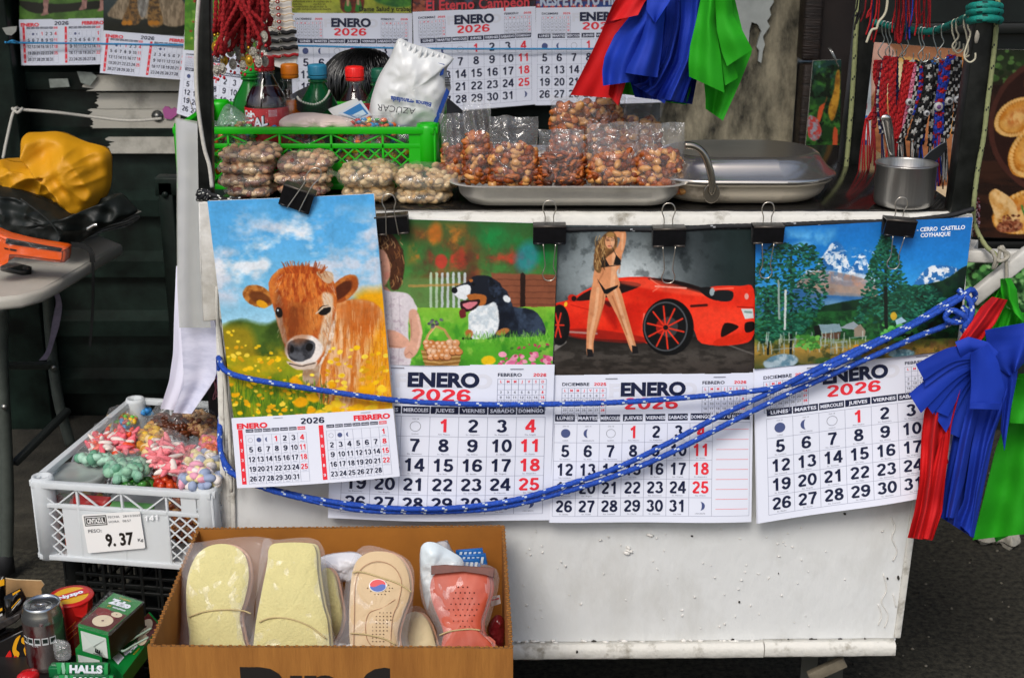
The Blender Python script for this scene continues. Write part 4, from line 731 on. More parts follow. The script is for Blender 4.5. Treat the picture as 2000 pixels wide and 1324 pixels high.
def calendar(label, pic_px, pad_px, Y, painter, fn, group, nx=220, ny=None, dy=0., bow=.006, curl=0., under=2, wave=0., Yp=None, pw=None, name='wall_calendar', seed=0, padopt=None):
    """pic_px/pad_px: corners TL,TR,BR,BL in photo pixels; everything hangs near depth Y"""
    Ys = Y if isinstance(Y, (tuple, list)) else [Y] * 4
    c = [at(p[0], p[1], y) for p, y in zip(pic_px, Ys)]; Yq = Yp or Ys
    d = [at(p[0], p[1], y - .004) for p, y in zip(pad_px, Yq if isinstance(Yq, (tuple, list)) else [Yq] * 4)]
    root = thing(name, label, 'calendar', (c[0] + c[1]) / 2, group)
    W = (c[1] - c[0]).length; Hh = (c[3] - c[0]).length; ny = ny or max(20, int(nx * Hh / W))
    sh = Sheet(*c, bow=bow, wave=wave, seed=seed); pt = Paint(pic_px, nx, ny, .0 if painter is pic_car else .45); painter(pt)
    mb = MB(); mb.grid([[sh.p(i / (nx - 1), j / (ny - 1)) for i in range(nx)] for j in range(ny)])
    mb.build('picture', [ink()], root, attr=pt.out())
    # the card behind, running down behind the pages
    dn = [c[0], c[1], d[2] + Vector((0, .008, .006)), d[3] + Vector((0, .008, .006))]; sb = Sheet(*dn, bow=bow); m3 = MB()
    m3.grid([[sb.p(.004 + .992 * i / 14, .004 + .99 * j / 14, -.013) for i in range(15)] for j in range(15)]); m3.build('backing_card', [BACKC], root)
    sp = Sheet(*d, bow=bow, curl=curl, wave=wave, seed=seed); pad(sp, root, fn, under, **(padopt or {}))
    return root, sh, sp

def clip(px, py, Y, wpx, hpx, ang=0., up=1, down=1, label='', upang=0., worn=False):
    """binder clip: black spring body folded over the edge, two wire handles"""
    k = mpp(Y, py); w_, h_ = wpx * k, hpx * k; c = at(px, py, Y); root = thing('binder_clip', label, 'binder clip', c, 'binder clips holding the calendars')
    ra = roty(-ang) @ Matrix.Identity(3); mb = MB(); pr = []
    sec = [(-.0005, -h_ * .5), (-.007, -h_ * .5), (-.0075, -h_ * .42), (-.013, h_ * .38), (-.013, h_ * .5), (.013, h_ * .5), (.013, h_ * .38), (.0075, -h_ * .42), (.007, -h_ * .5), (.0005, -h_ * .5), (.0115, h_ * .42), (-.0115, h_ * .42)]
    for x in (-w_ / 2, w_ / 2): pr += [c + ra @ Vector((x, y, z)) for y, z in sec]
    n = len(sec); fs = [(i, (i + 1) % n, n + (i + 1) % n, n + i) for i in range(n)]; mb.add(pr, fs, 0)
    for x0 in (0, n): mb.add(pr[x0:x0 + n], [(0, 1, 2, 3, 11), (3, 4, 5, 6, 10, 11), (6, 7, 8, 9, 10)], 0)
    # rolled lips that hold the wires
    for sy in (-1, 1):
        for x in (-.32, .32): mb.tube([c + ra @ Vector((w_ * (x - .16), sy * .0078, -h_ * .48)), c + ra @ Vector((w_ * (x + .16), sy * .0078, -h_ * .48))], .0016, 8, 1 if worn else 0)
    mb.tube([c + ra @ Vector((-w_ / 2, -.0135, h_ * .46)), c + ra @ Vector((w_ / 2, -.0135, h_ * .46))], .0018, 8, 1)
    mb.build('spring_body', [mat('clip_black', '#17171a', .32, var=.3, vs=90, c2='#3a2c20' if worn else '#0e0e10'), mat('clip_edge', '#56504a', .4, metal=.6)], root)
    def handle(sgn, lng, yy, wk=1.):
        base = -h_ * .5; pts = []
        prof = [(-.19, 0), (-.15, .35), (-.13, .62), (-.2, .8), (-.17, .93), (-.08, 1), (.08, 1), (.17, .93), (.2, .8), (.13, .62), (.15, .35), (.19, 0)]
        for x, t in prof: pts.append(c + ra @ Vector((x * w_ * wk + upang * t * w_, yy - .004 * sgn * t, base + sgn * lng * t)))
        m = MB(); m.tube(crom(pts, 4), .00085 if not worn else .0009, 7); m.build('wire_handle', [mat('clip_wire', '#cfc8bb', .28, metal=.9)], root)
    if up: handle(1, h_ * 2.15 * up, -.0135 if up > .2 and not down else .010)
    if down: handle(-1, h_ * 1.95 * down, -.0095)
    return root
# ================================================================= the vendor's cart
FY = 2.05; CZ = 1.045
WHT = mat('cart_white_paint', '#d6d8d7', .55, var=.2, vs=6, stretch=(1.4, 1, .7), bump=.6, bs=26, c2='#c9cac7', thr=(.33, .5)); WORN = mat('cart_worn_edge', '#d2d0c8', .7, var=.5, vs=26, bump=.7, bs=60, c2='#8c877a', thr=(.3, .46))
WHTV = mat('board_white', '#e0dfdb', .7, var=.25, vs=14, bump=.6, bs=45, c2='#b0ada4'); CHIP = mat('chip_dark', '#2b2722', .9)
cart = thing('vendor_cart', 'white painted wooden street vending cart with black corner posts', 'cart', (0, FY, 0))
mb = MB(); A = [at(421, 440, FY), at(1868, 440, FY), at(1749, 1250, FY), at(456, 1266, FY)]
# front panel: one dense sheet, slightly uneven, with a side behind it
N, M = 60, 40
mb.grid([[A[0].lerp(A[1], i / N).lerp(A[3].lerp(A[2], i / N), j / M) + Vector((0, .0025 * mnoise.noise(Vector((i * .14, j * .16, 2))) + .0008 * mnoise.noise(Vector((i * .9, j * .9, 5))), 0)) for i in range(N + 1)] for j in range(M + 1)])
mb.build('front_panel', [WHT], cart)
D = Vector((0, .55, 0)); mb = MB(); e = Vector((0, .004, 0))
for p, q in ((A[0], A[3]), (A[1], A[2])): mb.add([p + e, q + e, q + D, p + D], [(0, 1, 2, 3)])
mb.add([A[0] + D, A[1] + D, A[2] + D, A[3] + D], [(0, 1, 2, 3)]); mb.add([A[3] + e, A[2] + e, A[2] + D, A[3] + D], [(0, 1, 2, 3)]); mb.build('side_panel', [WHTV], cart)
# corner battens on the left edge and right edge
mb = MB(); p0, p1 = at(436, 620, FY - .006), at(452, 1100, FY - .006)
for dx in (-7, 2, 9): mb = MB(); mb.bar(at(434 + dx, 560, FY - .005), at(452 + dx * .8, 1262, FY - .005), .0065, .012, 0, .002); mb.build('edge_batten', [WORN], cart)
mb = MB(); mb.bar(at(1798, 900, FY - .001), at(1752, 1245, FY - .001), .005, .012, 0, .002); mb.build('edge_batten', [WORN], cart)
# bottom rail in two lengths
for (xa, xb, ya, yb) in ((446, 1490, 1277, 1268), (1492, 1747, 1267, 1265)):
    mb = MB(); a, b = at(xa, ya, FY - .012), at(xb, yb, FY - .012); n = 40 if xb - xa > 500 else 12; sec = [(.0, .013), (-.007, .010), (-.009, .004), (-.009, -.009), (-.006, -.0125), (.012, -.013), (.012, .013)]
    P = []
    for i in range(n + 1):
        c = a.lerp(b, i / n); P.append([c + Vector((0, y + .0015 * mnoise.noise(Vector((i * .8, y * 300, 0))), z + .0012 * mnoise.noise(Vector((i * .7 + 9, z * 200, xa))))) for y, z in sec + sec[:1]])
    mb.grid(P, 0); mb.add(P[0][:-1], [tuple(range(len(sec)))], 0); mb.add(P[-1][:-1], [tuple(range(len(sec)))], 0)
    mb.build('bottom_rail', [WORN], cart)
# chips, scabs and nail holes along the rail and on the panel
rnd = random.Random(5); mb = MB()
def chip(px, py, w_, h_, Y=FY - .0035, m=0):
    pts = []; n = 11
    for k in range(n): a = 6.283 * k / n; r = rnd.uniform(.6, 1.1); pts.append(at(px + w_ * r * math.cos(a), py + h_ * r * math.sin(a), Y))
    mb.slab(pts, (0, .003, 0), 0, m)
for x in [1410, 1422, 1432, 1560, 1572, 1588, 1640, 1690, 1700, 1705, 1160, 1200, 1215, 1318, 1540]: chip(x, 1256 - (x - 1005) * .008 + rnd.uniform(-2, 2), rnd.uniform(3, 11), rnd.uniform(1.5, 3.2), FY - .004)
for x, y, a, b in ((1352, 1047, 3, 1.2), (1444, 1176, 2, 2), (1755, 1129, 2.5, 4), (1734, 1130, 2, 2), (1521, 1120, 1, 1), (1650, 1004, 3, 2), (1127, 1273, 3, 2.5)): chip(x, y, a, b, FY - (.0035 if y < 1260 else .0225))
mb.build('paint_chip', [CHIP, WORN], cart, kind='stuff')
mb = MB(); LB = mat('blister_paint', '#dedcd6', .7)
for _ in range(70):
    px, py = rnd.uniform(1010, 1740), rnd.uniform(1030, 1240); c = at(px, py, FY - .002); mb.blob(c, (rnd.uniform(.001, .0035), .0012, rnd.uniform(.0006, .002)), roty(rnd.uniform(0, 3)), 0, 1, .3, _)
for px, py in ((1230, 1076), (1228, 1070), (1270, 1045), (1225, 1080)): mb.blob(at(px, py, FY - .002), (.006, .002, .003), roty(rnd.uniform(0, 1)), 0, 2, .35, px)
for _ in range(60): px = rnd.uniform(1010, 1700); mb.blob(at(px, 1254 + rnd.uniform(-4, 3), FY - .003), (rnd.uniform(.003, .012), .003, rnd.uniform(.001, .003)), None, 0, 1, .35, _)
for (pts) in ([(1740, 1010), (1748, 1030), (1742, 1050), (1752, 1075), (1744, 1095)], [(1725, 1120), (1732, 1150), (1722, 1175), (1735, 1200), (1728, 1225)], [(1715, 1180), (1722, 1200), (1716, 1220)], [(1745, 1160), (1750, 1185)]): mb.tube(crom(pxs(pts, FY - .0015), 5), .0011, 5)
mb.build('paint_blister', [LB], cart, kind='stuff')
# counter: worn white front edge, dark wet-looking steel top
mb = MB(); xl, xr = at(395, 412, FY - .01).x, at(1900, 420, FY - .01).x; P = []
for i in range(61):
    x = xl + (xr - xl) * i / 60; j = lambda k: .0018 * mnoise.noise(Vector((i * .5, k * 3.1, 1)))
    P.append([Vector((x, FY + .03, CZ - .003)), Vector((x, FY - .006, CZ - .003 + j(1))), Vector((x, FY - .012 + j(2), CZ - .008)), Vector((x, FY - .012 + j(3), CZ - .05)), Vector((x, FY - .006, CZ - .054)), Vector((x, FY + .03, CZ - .054))])
mb.grid(P, 0); mb.build('counter_edge', [WORN], cart)
mb = MB(); mb.box(((xl + xr) / 2, FY + .31, CZ - .022), (xr - xl - .01, .60, .044), bev=.003); mb.build('countertop', [mat('counter_steel', '#3a3835', .14, metal=.5, var=.4, vs=9, c2='#22201e', bump=.05, bs=20)], cart)
# posts: left front, right front, right back
BLK = mat('post_black', '#0d0f0d', .38, spec=.3, var=.4, vs=30, c2='#232523', bump=.1)
for (xa, ya, xb, yb, Y, w_) in ((398, -60, 404, 384, FY + .012, .022), (1935, -60, 1872, 414, FY + .012, .036), (1701, -60, 1654, 350, 2.46, .034)):
    mb = MB(); b = at(xb, yb, Y); t = at(xa, ya, Y); mb.bar(t + (t - b) * .25, b, w_, w_, 0, .002, (0, 1, 0)); mb.build('corner_post', [BLK], cart)
mb = MB(); p = at(1896, 88, FY - .008); mb.blob(at(1908, 73, FY - .008), (.0035, .002, .010), None, 0, 2, .1, 3); mb.build('post_sticker', [mat('cream_paper', '#c9bfae', .7)], cart)
mb = MB()
for a_, b_ in ((at(390, -47, 2.062), at(1940, -47, 2.05)), (at(1938, -47, 2.06), at(1698, -47, 2.46)), (at(1700, -47, 2.35), at(1935, -47, 2.34))): mb.bar(a_, b_, .014, .014, 0, .002)
mb.build('top_rail', [BLK], cart)
# white board hanging at the left front corner
mb = MB(); mb.slab(pxs([(387, 396), (430, 390), (437, 560), (441, 624), (396, 629), (390, 520)], FY - .018), (0, .022, 0), .003); mb.build('corner_board', [WORN if False else WHTV], cart)
# castor wheels under the right end
for (px, py, Y) in ((1605, 1306, FY + .1), (600, 1330, FY + .1)):
    c = at(px, py, Y); mb = MB(); rr = .055; cz = rr; mb.lathe([(.02, -.014), (rr - .006, -.014), (rr, -.008), (rr, .008), (rr - .006, .014), (.02, .014)], (c.x, Y, cz), 24, roty(R(70)) @ Matrix.Identity(3)); w_ = mb.build('castor_wheel', [mat('grey_rubber', '#4a4d48', .7)], cart)
    mb = MB(); mb.box((c.x, Y, .24), (.08, .08, .012), bev=.002)
    for s_ in (-1, 1): mb.bar((c.x + s_ * .024, Y, .235), (c.x + s_ * .024, Y, cz), .03, .004)
    mb.tube([(c.x - .03, Y, cz), (c.x + .03, Y, cz)], .006); mb.build('castor_fork', [mat('zinc', '#6d6e68', .4, metal=.8)], cart)
mb = MB(); mb.bar(at(1580, 1322, FY + .02), at(1650, 1290, FY + .02), .014, .02, 0, .002); mb.build('wheel_brace', [mat('old_wood', '#7d7462', .8, var=.4, vs=30)], cart)
# white handle bars on the right
hb = mat('handle_white', '#cfcdc6', .6, var=.25, vs=18, bump=.4, bs=50)
mb = MB(); mb.bar(at(1886, 499, FY + .02), at(2040, 501, FY + .02), .020, .02, 0, .003, (0, 1, 0)); mb.build('handle_bar', [hb], cart)
mb = MB(); mb.bar(at(1896, 586, FY - .002), at(2012, 492, FY - .002), .024, .018, 0, .003, (0, 1, 0)); mb.build('handle_brace', [hb], cart)
mb = MB(); mb.bar(at(1898, 478, FY + .06), at(1886, 499, FY + .03), .02, .02); mb.build('handle_socket', [hb], cart)

# ---------------------------------------------------------------- ropes
def rope(name, label, paths, r, base, fleck, group=None, per=7, every=7, cat='rope', twist=1, loc=None, flecks=2):
    """braided cord: tubes with raised lay and a spiral of light flecks"""
    root = None; mb = MB()
    for pts in paths:
        P = crom(pts, 6); L = sum((P[i] - P[i - 1]).length for i in range(1, len(P))); n = max(12, int(L / (r * .9))); P = resample(P, n)
        rs = [r * (1 + .05 * math.sin(i * 2.1)) for i in range(n)]
        def mf(i, j, every=every): return 1 if i % every < 2 and (j - (i // every) * 3 - i % every) % 10 in ((0, 3, 6) if flecks > 1 else (0,)) else 0
        mb.tube(P, rs, 10, 0, True, mf)
    o = mb.build(name, [base, fleck], None); tag(o, label, cat, group); return o
BLU = mat('rope_blue', '#1550c4', .6, var=.35, vs=300, bump=.6, bs=500, c2='#123a8c'); FLK = mat('rope_fleck', '#b4c0cc', .6); 
Yr = 1.995
def RP(pts, Y0=Yr): return [at(p[0], p[1], Y0 + (p[2] if len(p) > 2 else 0)) for p in pts]
knot = [(1878, 600, -.012), (1892, 612, -.02), (1880, 628, -.024), (1856, 628, -.024), (1846, 618, -.02), (1860, 606, -.02), (1884, 618, -.03), (1890, 636, -.02), (1878, 648, -.016)]
rope('tie_rope', 'blue rope with white flecks tied round the front calendars and knotted to the white bar', [
    RP([(440, 1010, .07), (434, 830, .055), (428, 716, .05), (428, 700, .02), (438, 722, -.006), (475, 737, -.022), (560, 752, -.026), (640, 764, -.028), (740, 778, -.024), (800, 784, -.008), (850, 787), (960, 790), (1080, 789), (1200, 786), (1320, 778), (1450, 766), (1530, 754, -.004), (1580, 738, -.012), (1690, 683, -.012), (1790, 632, -.012), (1868, 588, -.012), (1896, 566, -.01), (1905, 580, .0), (1892, 596, -.01)]),
    RP([(436, 770, .07), (430, 830, .05), (431, 880, .02), (446, 912), (480, 940, .01), (560, 962, .012), (640, 978, -.002), (760, 992, -.004), (880, 992, -.004), (990, 979), (1080, 955), (1200, 915), (1300, 868), (1400, 815), (1500, 768), (1560, 738, -.012), (1650, 694, -.004), (1770, 638), (1850, 590), (1890, 572)]),
    RP([(437, 830, .07), (434, 880, .055), (437, 900, .02), (450, 922, -.004), (520, 954, -.004), (620, 980, .002), (700, 995), (800, 999, .002), (960, 993, .004), (1100, 961, .004), (1210, 926), (1310, 884), (1420, 828), (1520, 778), (1600, 742, -.004), (1700, 698, -.006), (1790, 658, -.006), (1846, 636, -.008), (1872, 618, -.012)]),
    RP(knot), RP([(1872, 566), (1896, 590, -.02), (1896, 620, -.03), (1884, 640, -.03), (1896, 655, -.02), (1890, 660)])], .0046, BLU, FLK, every=8)
rope('edge_cord', 'black cord with pale specks along the counter edge behind the clips', [RP([(655, 432), (735, 440), (850, 443), (1000, 449), (1073, 450), (1180, 447), (1300, 449), (1400, 443), (1500, 441), (1620, 436), (1755, 432), (1850, 422), (1902, 408)], 2.028)], .0042, mat('cord_black', '#15161a', .7, var=.4, vs=300), mat('cord_speck', '#8d8f92', .6), every=11, flecks=1)
mb = MB(); rnd = random.Random(11)
wr = []
for k in range(7):
    a = [at(386 + 24 * rnd.random(), 372 + 18 * rnd.random(), FY - .02 + .03 * rnd.random()) for _ in range(6)]; wr.append(a)
wr.append(RP([(388, 378), (420, 382, -.01), (440, 390, -.01), (470, 388, -.005)], 2.04)); wr.append(RP([(390, 388), (430, 394, -.01), (455, 386)], 2.04))
rope('knotted_cord', 'black and white speckled cord knotted at the foot of the left post', wr, .0034, MATS['cord_black'], mat('cord_white', '#cfcfc6', .7), every=5)
wc = mat('white_cord', '#cbc8be', .75, var=.2, vs=200)
def cordobj(name, label, paths, r, m, group=None, cat='cord', n=7):
    mb = MB()
    for p in paths: mb.tube(crom(p, 6), r, n)
    return tag(mb.build(name, [m]), label, cat, group)
cordobj('white_rope', 'white cord hanging down the left black post and cart side', [RP([(392, -40), (384, 60), (384, 180), (397, 280), (409, 325), (414, 366)], 2.03)], .0032, wc)
cordobj('white_rope', 'long white cord running down the left front corner of the cart below the board', [RP([(424, 560, -.01), (424, 612, -.012), (430, 660), (440, 760), (448, 850), (452, 960)], 2.02), RP([(428, 640, .005), (440, 740, .006), (444, 860, .006)], 2.025)], .0032, wc)
CRM = mat('rope_cream', '#8f9566', .7, var=.25, vs=200); CRB = mat('rope_dark_fleck', '#23261f', .7)
rope('cream_rope', 'cream rope with dark flecks wound down the right front post', [RP([(1950, -40), (1947, 40), (1938, 130), (1929, 200), (1921, 270), (1910, 330), (1902, 400), (1904, 440, .02), (1925, 480, .01), (1945, 498, -.005), (1952, 512, -.01)], 2.04)], .0038, CRM, CRB, every=9)
rope('cream_rope', 'cream rope with dark flecks running down the right rear post', [RP([(1682, -60), (1672, 60), (1668, 130), (1662, 220), (1655, 300), (1650, 350)], 2.43)], .0045, CRM, CRB, every=9)
cordobj('bar_twine', 'pale twine tied round the white handle bar', [RP([(1936, 488, -.02), (1944, 506, -.025), (1940, 524, -.02), (1948, 512, -.02), (1956, 482, -.02), (1964, 500, -.02), (1966, 540, -.02), (1962, 560, -.02)], 2.05), RP([(1940, 505, -.02), (1956, 510, -.025), (1970, 498, -.02), (1950, 484, -.022)], 2.05)], .003, mat('twine', '#a8a394', .8, var=.3, vs=200))
TEA = mat('rope_teal', '#0f8f80', .6, var=.4, vs=200, bump=.5, bs=300); TED = mat('rope_teal_dark', '#06302c', .7)
coil = []
for k, y in enumerate((12, 22, 38)):
    coil.append([at(1893, y + 4, 2.02), at(1906, y, 1.99), at(1930, y - 2, 1.985), at(1949, y + 1, 2.01), at(1950, y + 3, 2.06), at(1925, y + 6, 2.1), at(1897, y + 6, 2.07)])
rope('teal_rope', 'teal rope wrapped round the right front post and strung to the rear post', coil + [[at(1900, 40, 2.0), at(1888, 36, 2.06), at(1870, 44, 2.14), at(1840, 56, 2.25), at(1815, 62, 2.3), at(1770, 58, 2.38), at(1710, 45, 2.44), at(1690, 40, 2.47)]], .0062, TEA, TED, every=6)
cordobj('blue_line', 'thin light blue cord strung across the wall calendars', [[at(10, 83, WALLY - .14), at(35, 84, WALLY - .12), at(200, 86, WALLY - .1), at(390, 89, WALLY - .11), at(575, 90, WALLY - .11), at(800, 95, WALLY - .11), at(1000, 96, WALLY - .11), at(1160, 96, WALLY - .11)], [at(16, 84, WALLY - .13), at(24, 80, WALLY - .14), at(36, 84, WALLY - .12)]], .0026, mat('cord_light_blue', '#2f8fc8', .6))
cordobj('white_string', 'thin white string tied between the steel post and painted wall', [[at(6, 310, WALLY - .16), at(14, 270, WALLY - .15), at(28, 216, WALLY - .14), at(45, 215, WALLY - .12), at(110, 220, WALLY - .1), at(175, 228, WALLY - .06), at(250, 236, WALLY - .06), at(316, 232, WALLY - .06)], [at(24, 212, WALLY - .135), at(34, 220, WALLY - .15), at(44, 212, WALLY - .135)]], .0042, wc)
# ================================================================= calendars hung on the cart and on the wall
GF, GB = 'calendars clipped to the cart front', 'calendars hung on the wall behind'
Yc = 2.022
calendar('two month calendar with a brown cow among yellow flowers, in front of the others', [(405, 393), (730, 379), (767, 799), (456, 816)], [(452, 817), (768, 798), (781, 930), (463, 953)], [1.999, 1.999, 1.986, 1.992], pic_cow, page_two, GF, nx=320, bow=.006, under=1, Yp=[1.990, 1.984, 1.979, 1.986])
calendar('January calendar with a child, egg basket and black and white dog on grass', [(652, 424), (1091, 437), (1079, 713), (650, 709)], [(652, 709), (1083, 713), (1074, 1016), (640, 1012)], Yc, pic_dog, page_big, GF, nx=400, bow=.006, wave=.0016, seed=2, under=2, padopt=dict(style='A'))
calendar('January calendar with a woman in black bikini beside a red sports car', [(1090, 440), (1476, 440), (1472, 727), (1081, 733)], [(1081, 733), (1472, 728), (1466, 1015), (1073, 1016)], 2.028, pic_car, page_big, GF, nx=360, bow=.004, wave=.0018, seed=5, under=2, curl=.006, padopt=dict(style='B'))
cal4, s4, _ = calendar('January calendar with blue snowy mountains, trees and wooden sheds at right', [(1476, 446), (1900, 424), (1868, 683), (1473, 721)], [(1473, 721), (1868, 682), (1872, 954), (1479, 1018)], [2.026, 2.018, 2.012, 2.018], pic_valley, page_big, GF, nx=390, bow=.005, curl=.008, under=2, wave=.0024, padopt=dict(style='A'))
mb = MB(); s4.text(mb, 'VILLA - CERRO  CASTILLO', .822, .070, .0066, 0, 1.2, bold=.03, off=.0009, maxw=.098); s4.text(mb, 'COYHAIQUE', .835, .112, .0066, 0, 1.2, bold=.03, off=.0009, maxw=.046); mb.build('picture_caption', [mat('white_ink', '#e8eef6', .5)], cal4)
Wb = WALLY - .075
calendar('small two month calendar with pink legs of grazing animal, left end of wall', [(38, -50), (202, -52), (202, 37), (38, 40)], [(37, 39), (204, 36), (204, 126), (42, 128)], Wb, pic_grazing, page_two, GB, nx=110, under=1, padopt=dict(fine=False))
calendar('small two month calendar with furry tabby cat paws, pinned on the steel wall', [(202, -60), (372, -66), (362, 70), (202, 61)], [(203, 60), (376, 74), (364, 157), (195, 143)], Wb - .02, pic_cat, page_two, GB, nx=110, under=1, padopt=dict(fine=False))
calendar('January calendar with green meadow picture, half hidden by the left black post', [(362, -60), (500, -70), (500, 108), (360, 98)], [(358, 98), (498, 108), (480, 262), (345, 222)], [3.55, 3.5, 3.5, 3.55], pic_meadow, page_big, GB, nx=90, under=2, padopt=dict(fine=False))
b1, s1, _ = calendar('January wall calendar with a green and yellow prayer picture, behind the bottles', [(565, -160), (803, -158), (803, 26), (565, 26)], [(566, 26), (805, 27), (806, 214), (572, 214)], Wb, pic_saint, page_big, GB, nx=150, under=1, padopt=dict(fine=False))
mb = MB(); bm_ = mat('black_ink', '#1a1612', .5); s1.text(mb, 'Dame Salud y trabajo', .80, .955, .0115, 0, 1., bold=.02, off=.001)
for k, tx in enumerate(('corazon de Dios', 'luz iluminado', 'enfermos para', 'que las', 'necesidades de', 'la vida temporal')): s1.text(mb, tx, .03, .82 + k * .027, .006, 0, al=-1, bold=.0, off=.001)
mb.build('prayer_text', [bm_], b1); mb = MB()
for k, tx in enumerate(('cumplir con mi', 'trabajo', 'A traves de ti', 'confio en', 'alcanzar la', 'Gloria eterna')): s1.text(mb, tx, .20, .82 + k * .027, .006, 0, al=-1, bold=.0, off=.001)
mb.build('prayer_text', [bm_], b1)
b2, s2, _ = calendar('January wall calendar headed El Eterno Campeon in red letters', [(806, -150), (1046, -160), (1046, 14), (806, 24)], [(806, 24), (1046, 13), (1047, 204), (812, 222)], Wb - .01, pic_champion, page_big, GB, nx=150, under=1, padopt=dict(fine=False))
mb = MB(); s2.text(mb, 'El Eterno Campeón', .53, .932, .026, 0, 1.15, bold=.02, off=.001, maxw=s2.W * .84); mb.build('picture_title', [mat('title_red', '#d8404a', .5)], b2)
b3, s3, _ = calendar('January wall calendar with blue striped stadium picture beside the red cloth', [(1047, -150), (1300, -156), (1300, 12), (1047, 16)], [(1047, 16), (1300, 12), (1300, 200), (1046, 206)], Wb - .012, pic_stadium, page_big, GB, nx=150, under=1, padopt=dict(style='B', fine=False))
mb = MB(); s3.text(mb, 'RESPETA TU HINCHADA', .5, .905, .028, 0, .95, bold=.04, off=.001, maxw=s3.W * .94); mb.build('picture_title', [mat('title_grey', '#b9c4d8', .5)], b3)
# posters
poster('food_poster', 'dark food poster of fried pasties in an earthen dish at right edge', [(1908, 96), (2090, 100), (2080, 470), (1900, 462)], 3.64, pic_food_dark, 120)
poster('food_poster', 'pale food poster of cheese pasty and bread rolls behind the hanging bracelets', [(1695, 82), (1912, 100), (1895, 412), (1700, 372)], 3.66, pic_food_light, 120)
poster('plant_poster', 'green leafy plant poster low at right behind the white handle bar', [(1880, 508), (2080, 508), (2080, 640), (1870, 640)], 3.62, pic_leaves, 90)
poster('bird_calendar', 'dark green picture of orange birds leaning beside the rear post', [(1588, 119), (1643, 117), (1640, 306), (1572, 300)], 3.58, pic_birds, 60, 'calendar')
poster('notice_sheet', 'pale notice sheet with coloured squares behind the rear post', [(1672, 112), (1702, 110), (1700, 380), (1664, 360)], 3.63, pic_info, 40, 'notice')
mb = MB(); mb.tube(crom([at(1618, 94, 3.55), at(1622, 100, 3.54), at(1630, 116, 3.54), at(1638, 131, 3.55)], 4), .0016, 6); mb.tube(crom([at(1621, 94, 3.55), at(1627, 104, 3.54), at(1634, 120, 3.54)], 4), .0016, 6); tag(mb.build('wire_hook', [mat('bright_wire', '#c9c9c4', .25, metal=.9)]), 'bright wire hook above the orange bird picture', 'hook')
# clips: centre px, body w,h, tilt, handle lengths
clip(581, 386, 1.998, 62, 44, R(-20), 1, .0, 'tilted black clip on top edge of the cow calendar', .35)
clip(766, 437, 2.012, 64, 38, R(4), 1.0, 0, 'black clip between the cow calendar and the dog calendar', 0, True)
clip(1073, 456, 2.012, 64, 38, R(0), 1, 1, 'black clip at right corner of the dog calendar', 0)
clip(1306, 461, 2.014, 64, 38, R(1), 1, 1, 'rusty black clip above the red sports car picture', 0, True)
clip(1499, 456, 2.010, 60, 36, R(0), 1, 1, 'rusty black clip at top left of the mountain calendar', 0, True)
clip(1755, 443, 2.006, 60, 34, R(-5), 1, 1, 'black clip on the mountain calendar below the steel mug', 0)
for (pts, lab) in (([(418, 192), (420, 200), (424, 216), (418, 230), (434, 224)], 'small wire clip on the meadow calendar right of post'), ([(368, 190), (372, 200), (378, 218), (386, 228), (376, 226)], 'small wire clip on the meadow calendar left of post')):
    mb = MB(); mb.tube(crom(pxs(pts, 3.42), 4), .0014, 6); tag(mb.build('wire_clip', [mat('clip_wire', '#cfc8bb', .28, metal=.9)]), lab, 'clip', 'wire clips on the meadow calendar')
# ================================================================= left side: table, bags, hanging papers
TZ = .74
tb = thing('folding_table', 'grey plastic folding table with tubular steel legs at the left', 'table', at(60, 540, 2.8))
TP = mat('table_plastic', '#b8b4aa', .5, var=.12, vs=12, bump=.1, bs=160); TLEG = mat('table_leg_paint', '#59605a', .4, metal=.3, var=.3, vs=30)
mb = MB(); o = [atz(x, y, TZ) for x, y in ((-260, 585), (-20, 584), (40, 578), (84, 566), (118, 548), (238, 476), (150, 440), (-260, 440))]
mb.slab(o, (0, 0, -.028), .009); mb.build('tabletop', [TP], tb)
def leg(pts, Y, r=.0125):
    mb = MB(); mb.tube(crom([at(x, y, Y) for x, y in pts], 6), r, 14); return mb.build('leg', [TLEG], tb)
leg([(4, 596), (2, 700), (10, 860), (14, 980), (12, 1100)], 2.80, .0155); leg([(92, 562), (97, 640), (104, 715), (116, 790), (138, 868)], 3.0, .0125)
mb = MB(); mb.bar(at(6, 714, 2.83), at(104, 714, 2.98), .018, .010, 0, .002, (0, 1, 0)); mb.bar(at(90, 708, 2.97), at(110, 722, 2.975), .018, .012, 0, .002, (0, 1, 0)); mb.build('crossbar', [TLEG], tb)
mb = MB(); mb.bar(at(134, 800, 2.99), at(28, 905, 2.82), .016, .016, 0, .003); mb.build('brace', [mat('table_brace', '#272b29', .5)], tb)
for px, py, Y in ((104, 718, 2.958), (8, 795, 2.783)):
    mb = MB(); mb.lathe([(0, .004), (.005, .003), (.007, 0)], at(px, py, Y), 12, rotx(R(90))); mb.build('rivet', [mat('bolt_steel', '#8a8a86', .35, metal=.9)], tb)
mb = MB(); c = at(11, 1103, 2.8); mb.lathe([(.017, .05), (.02, .045), (.02, .0), (0, 0)], (c.x, 2.8, c.z - .02), 14); mb.build('rubber_foot', [mat('black_rubber', '#16171a', .7)], tb)
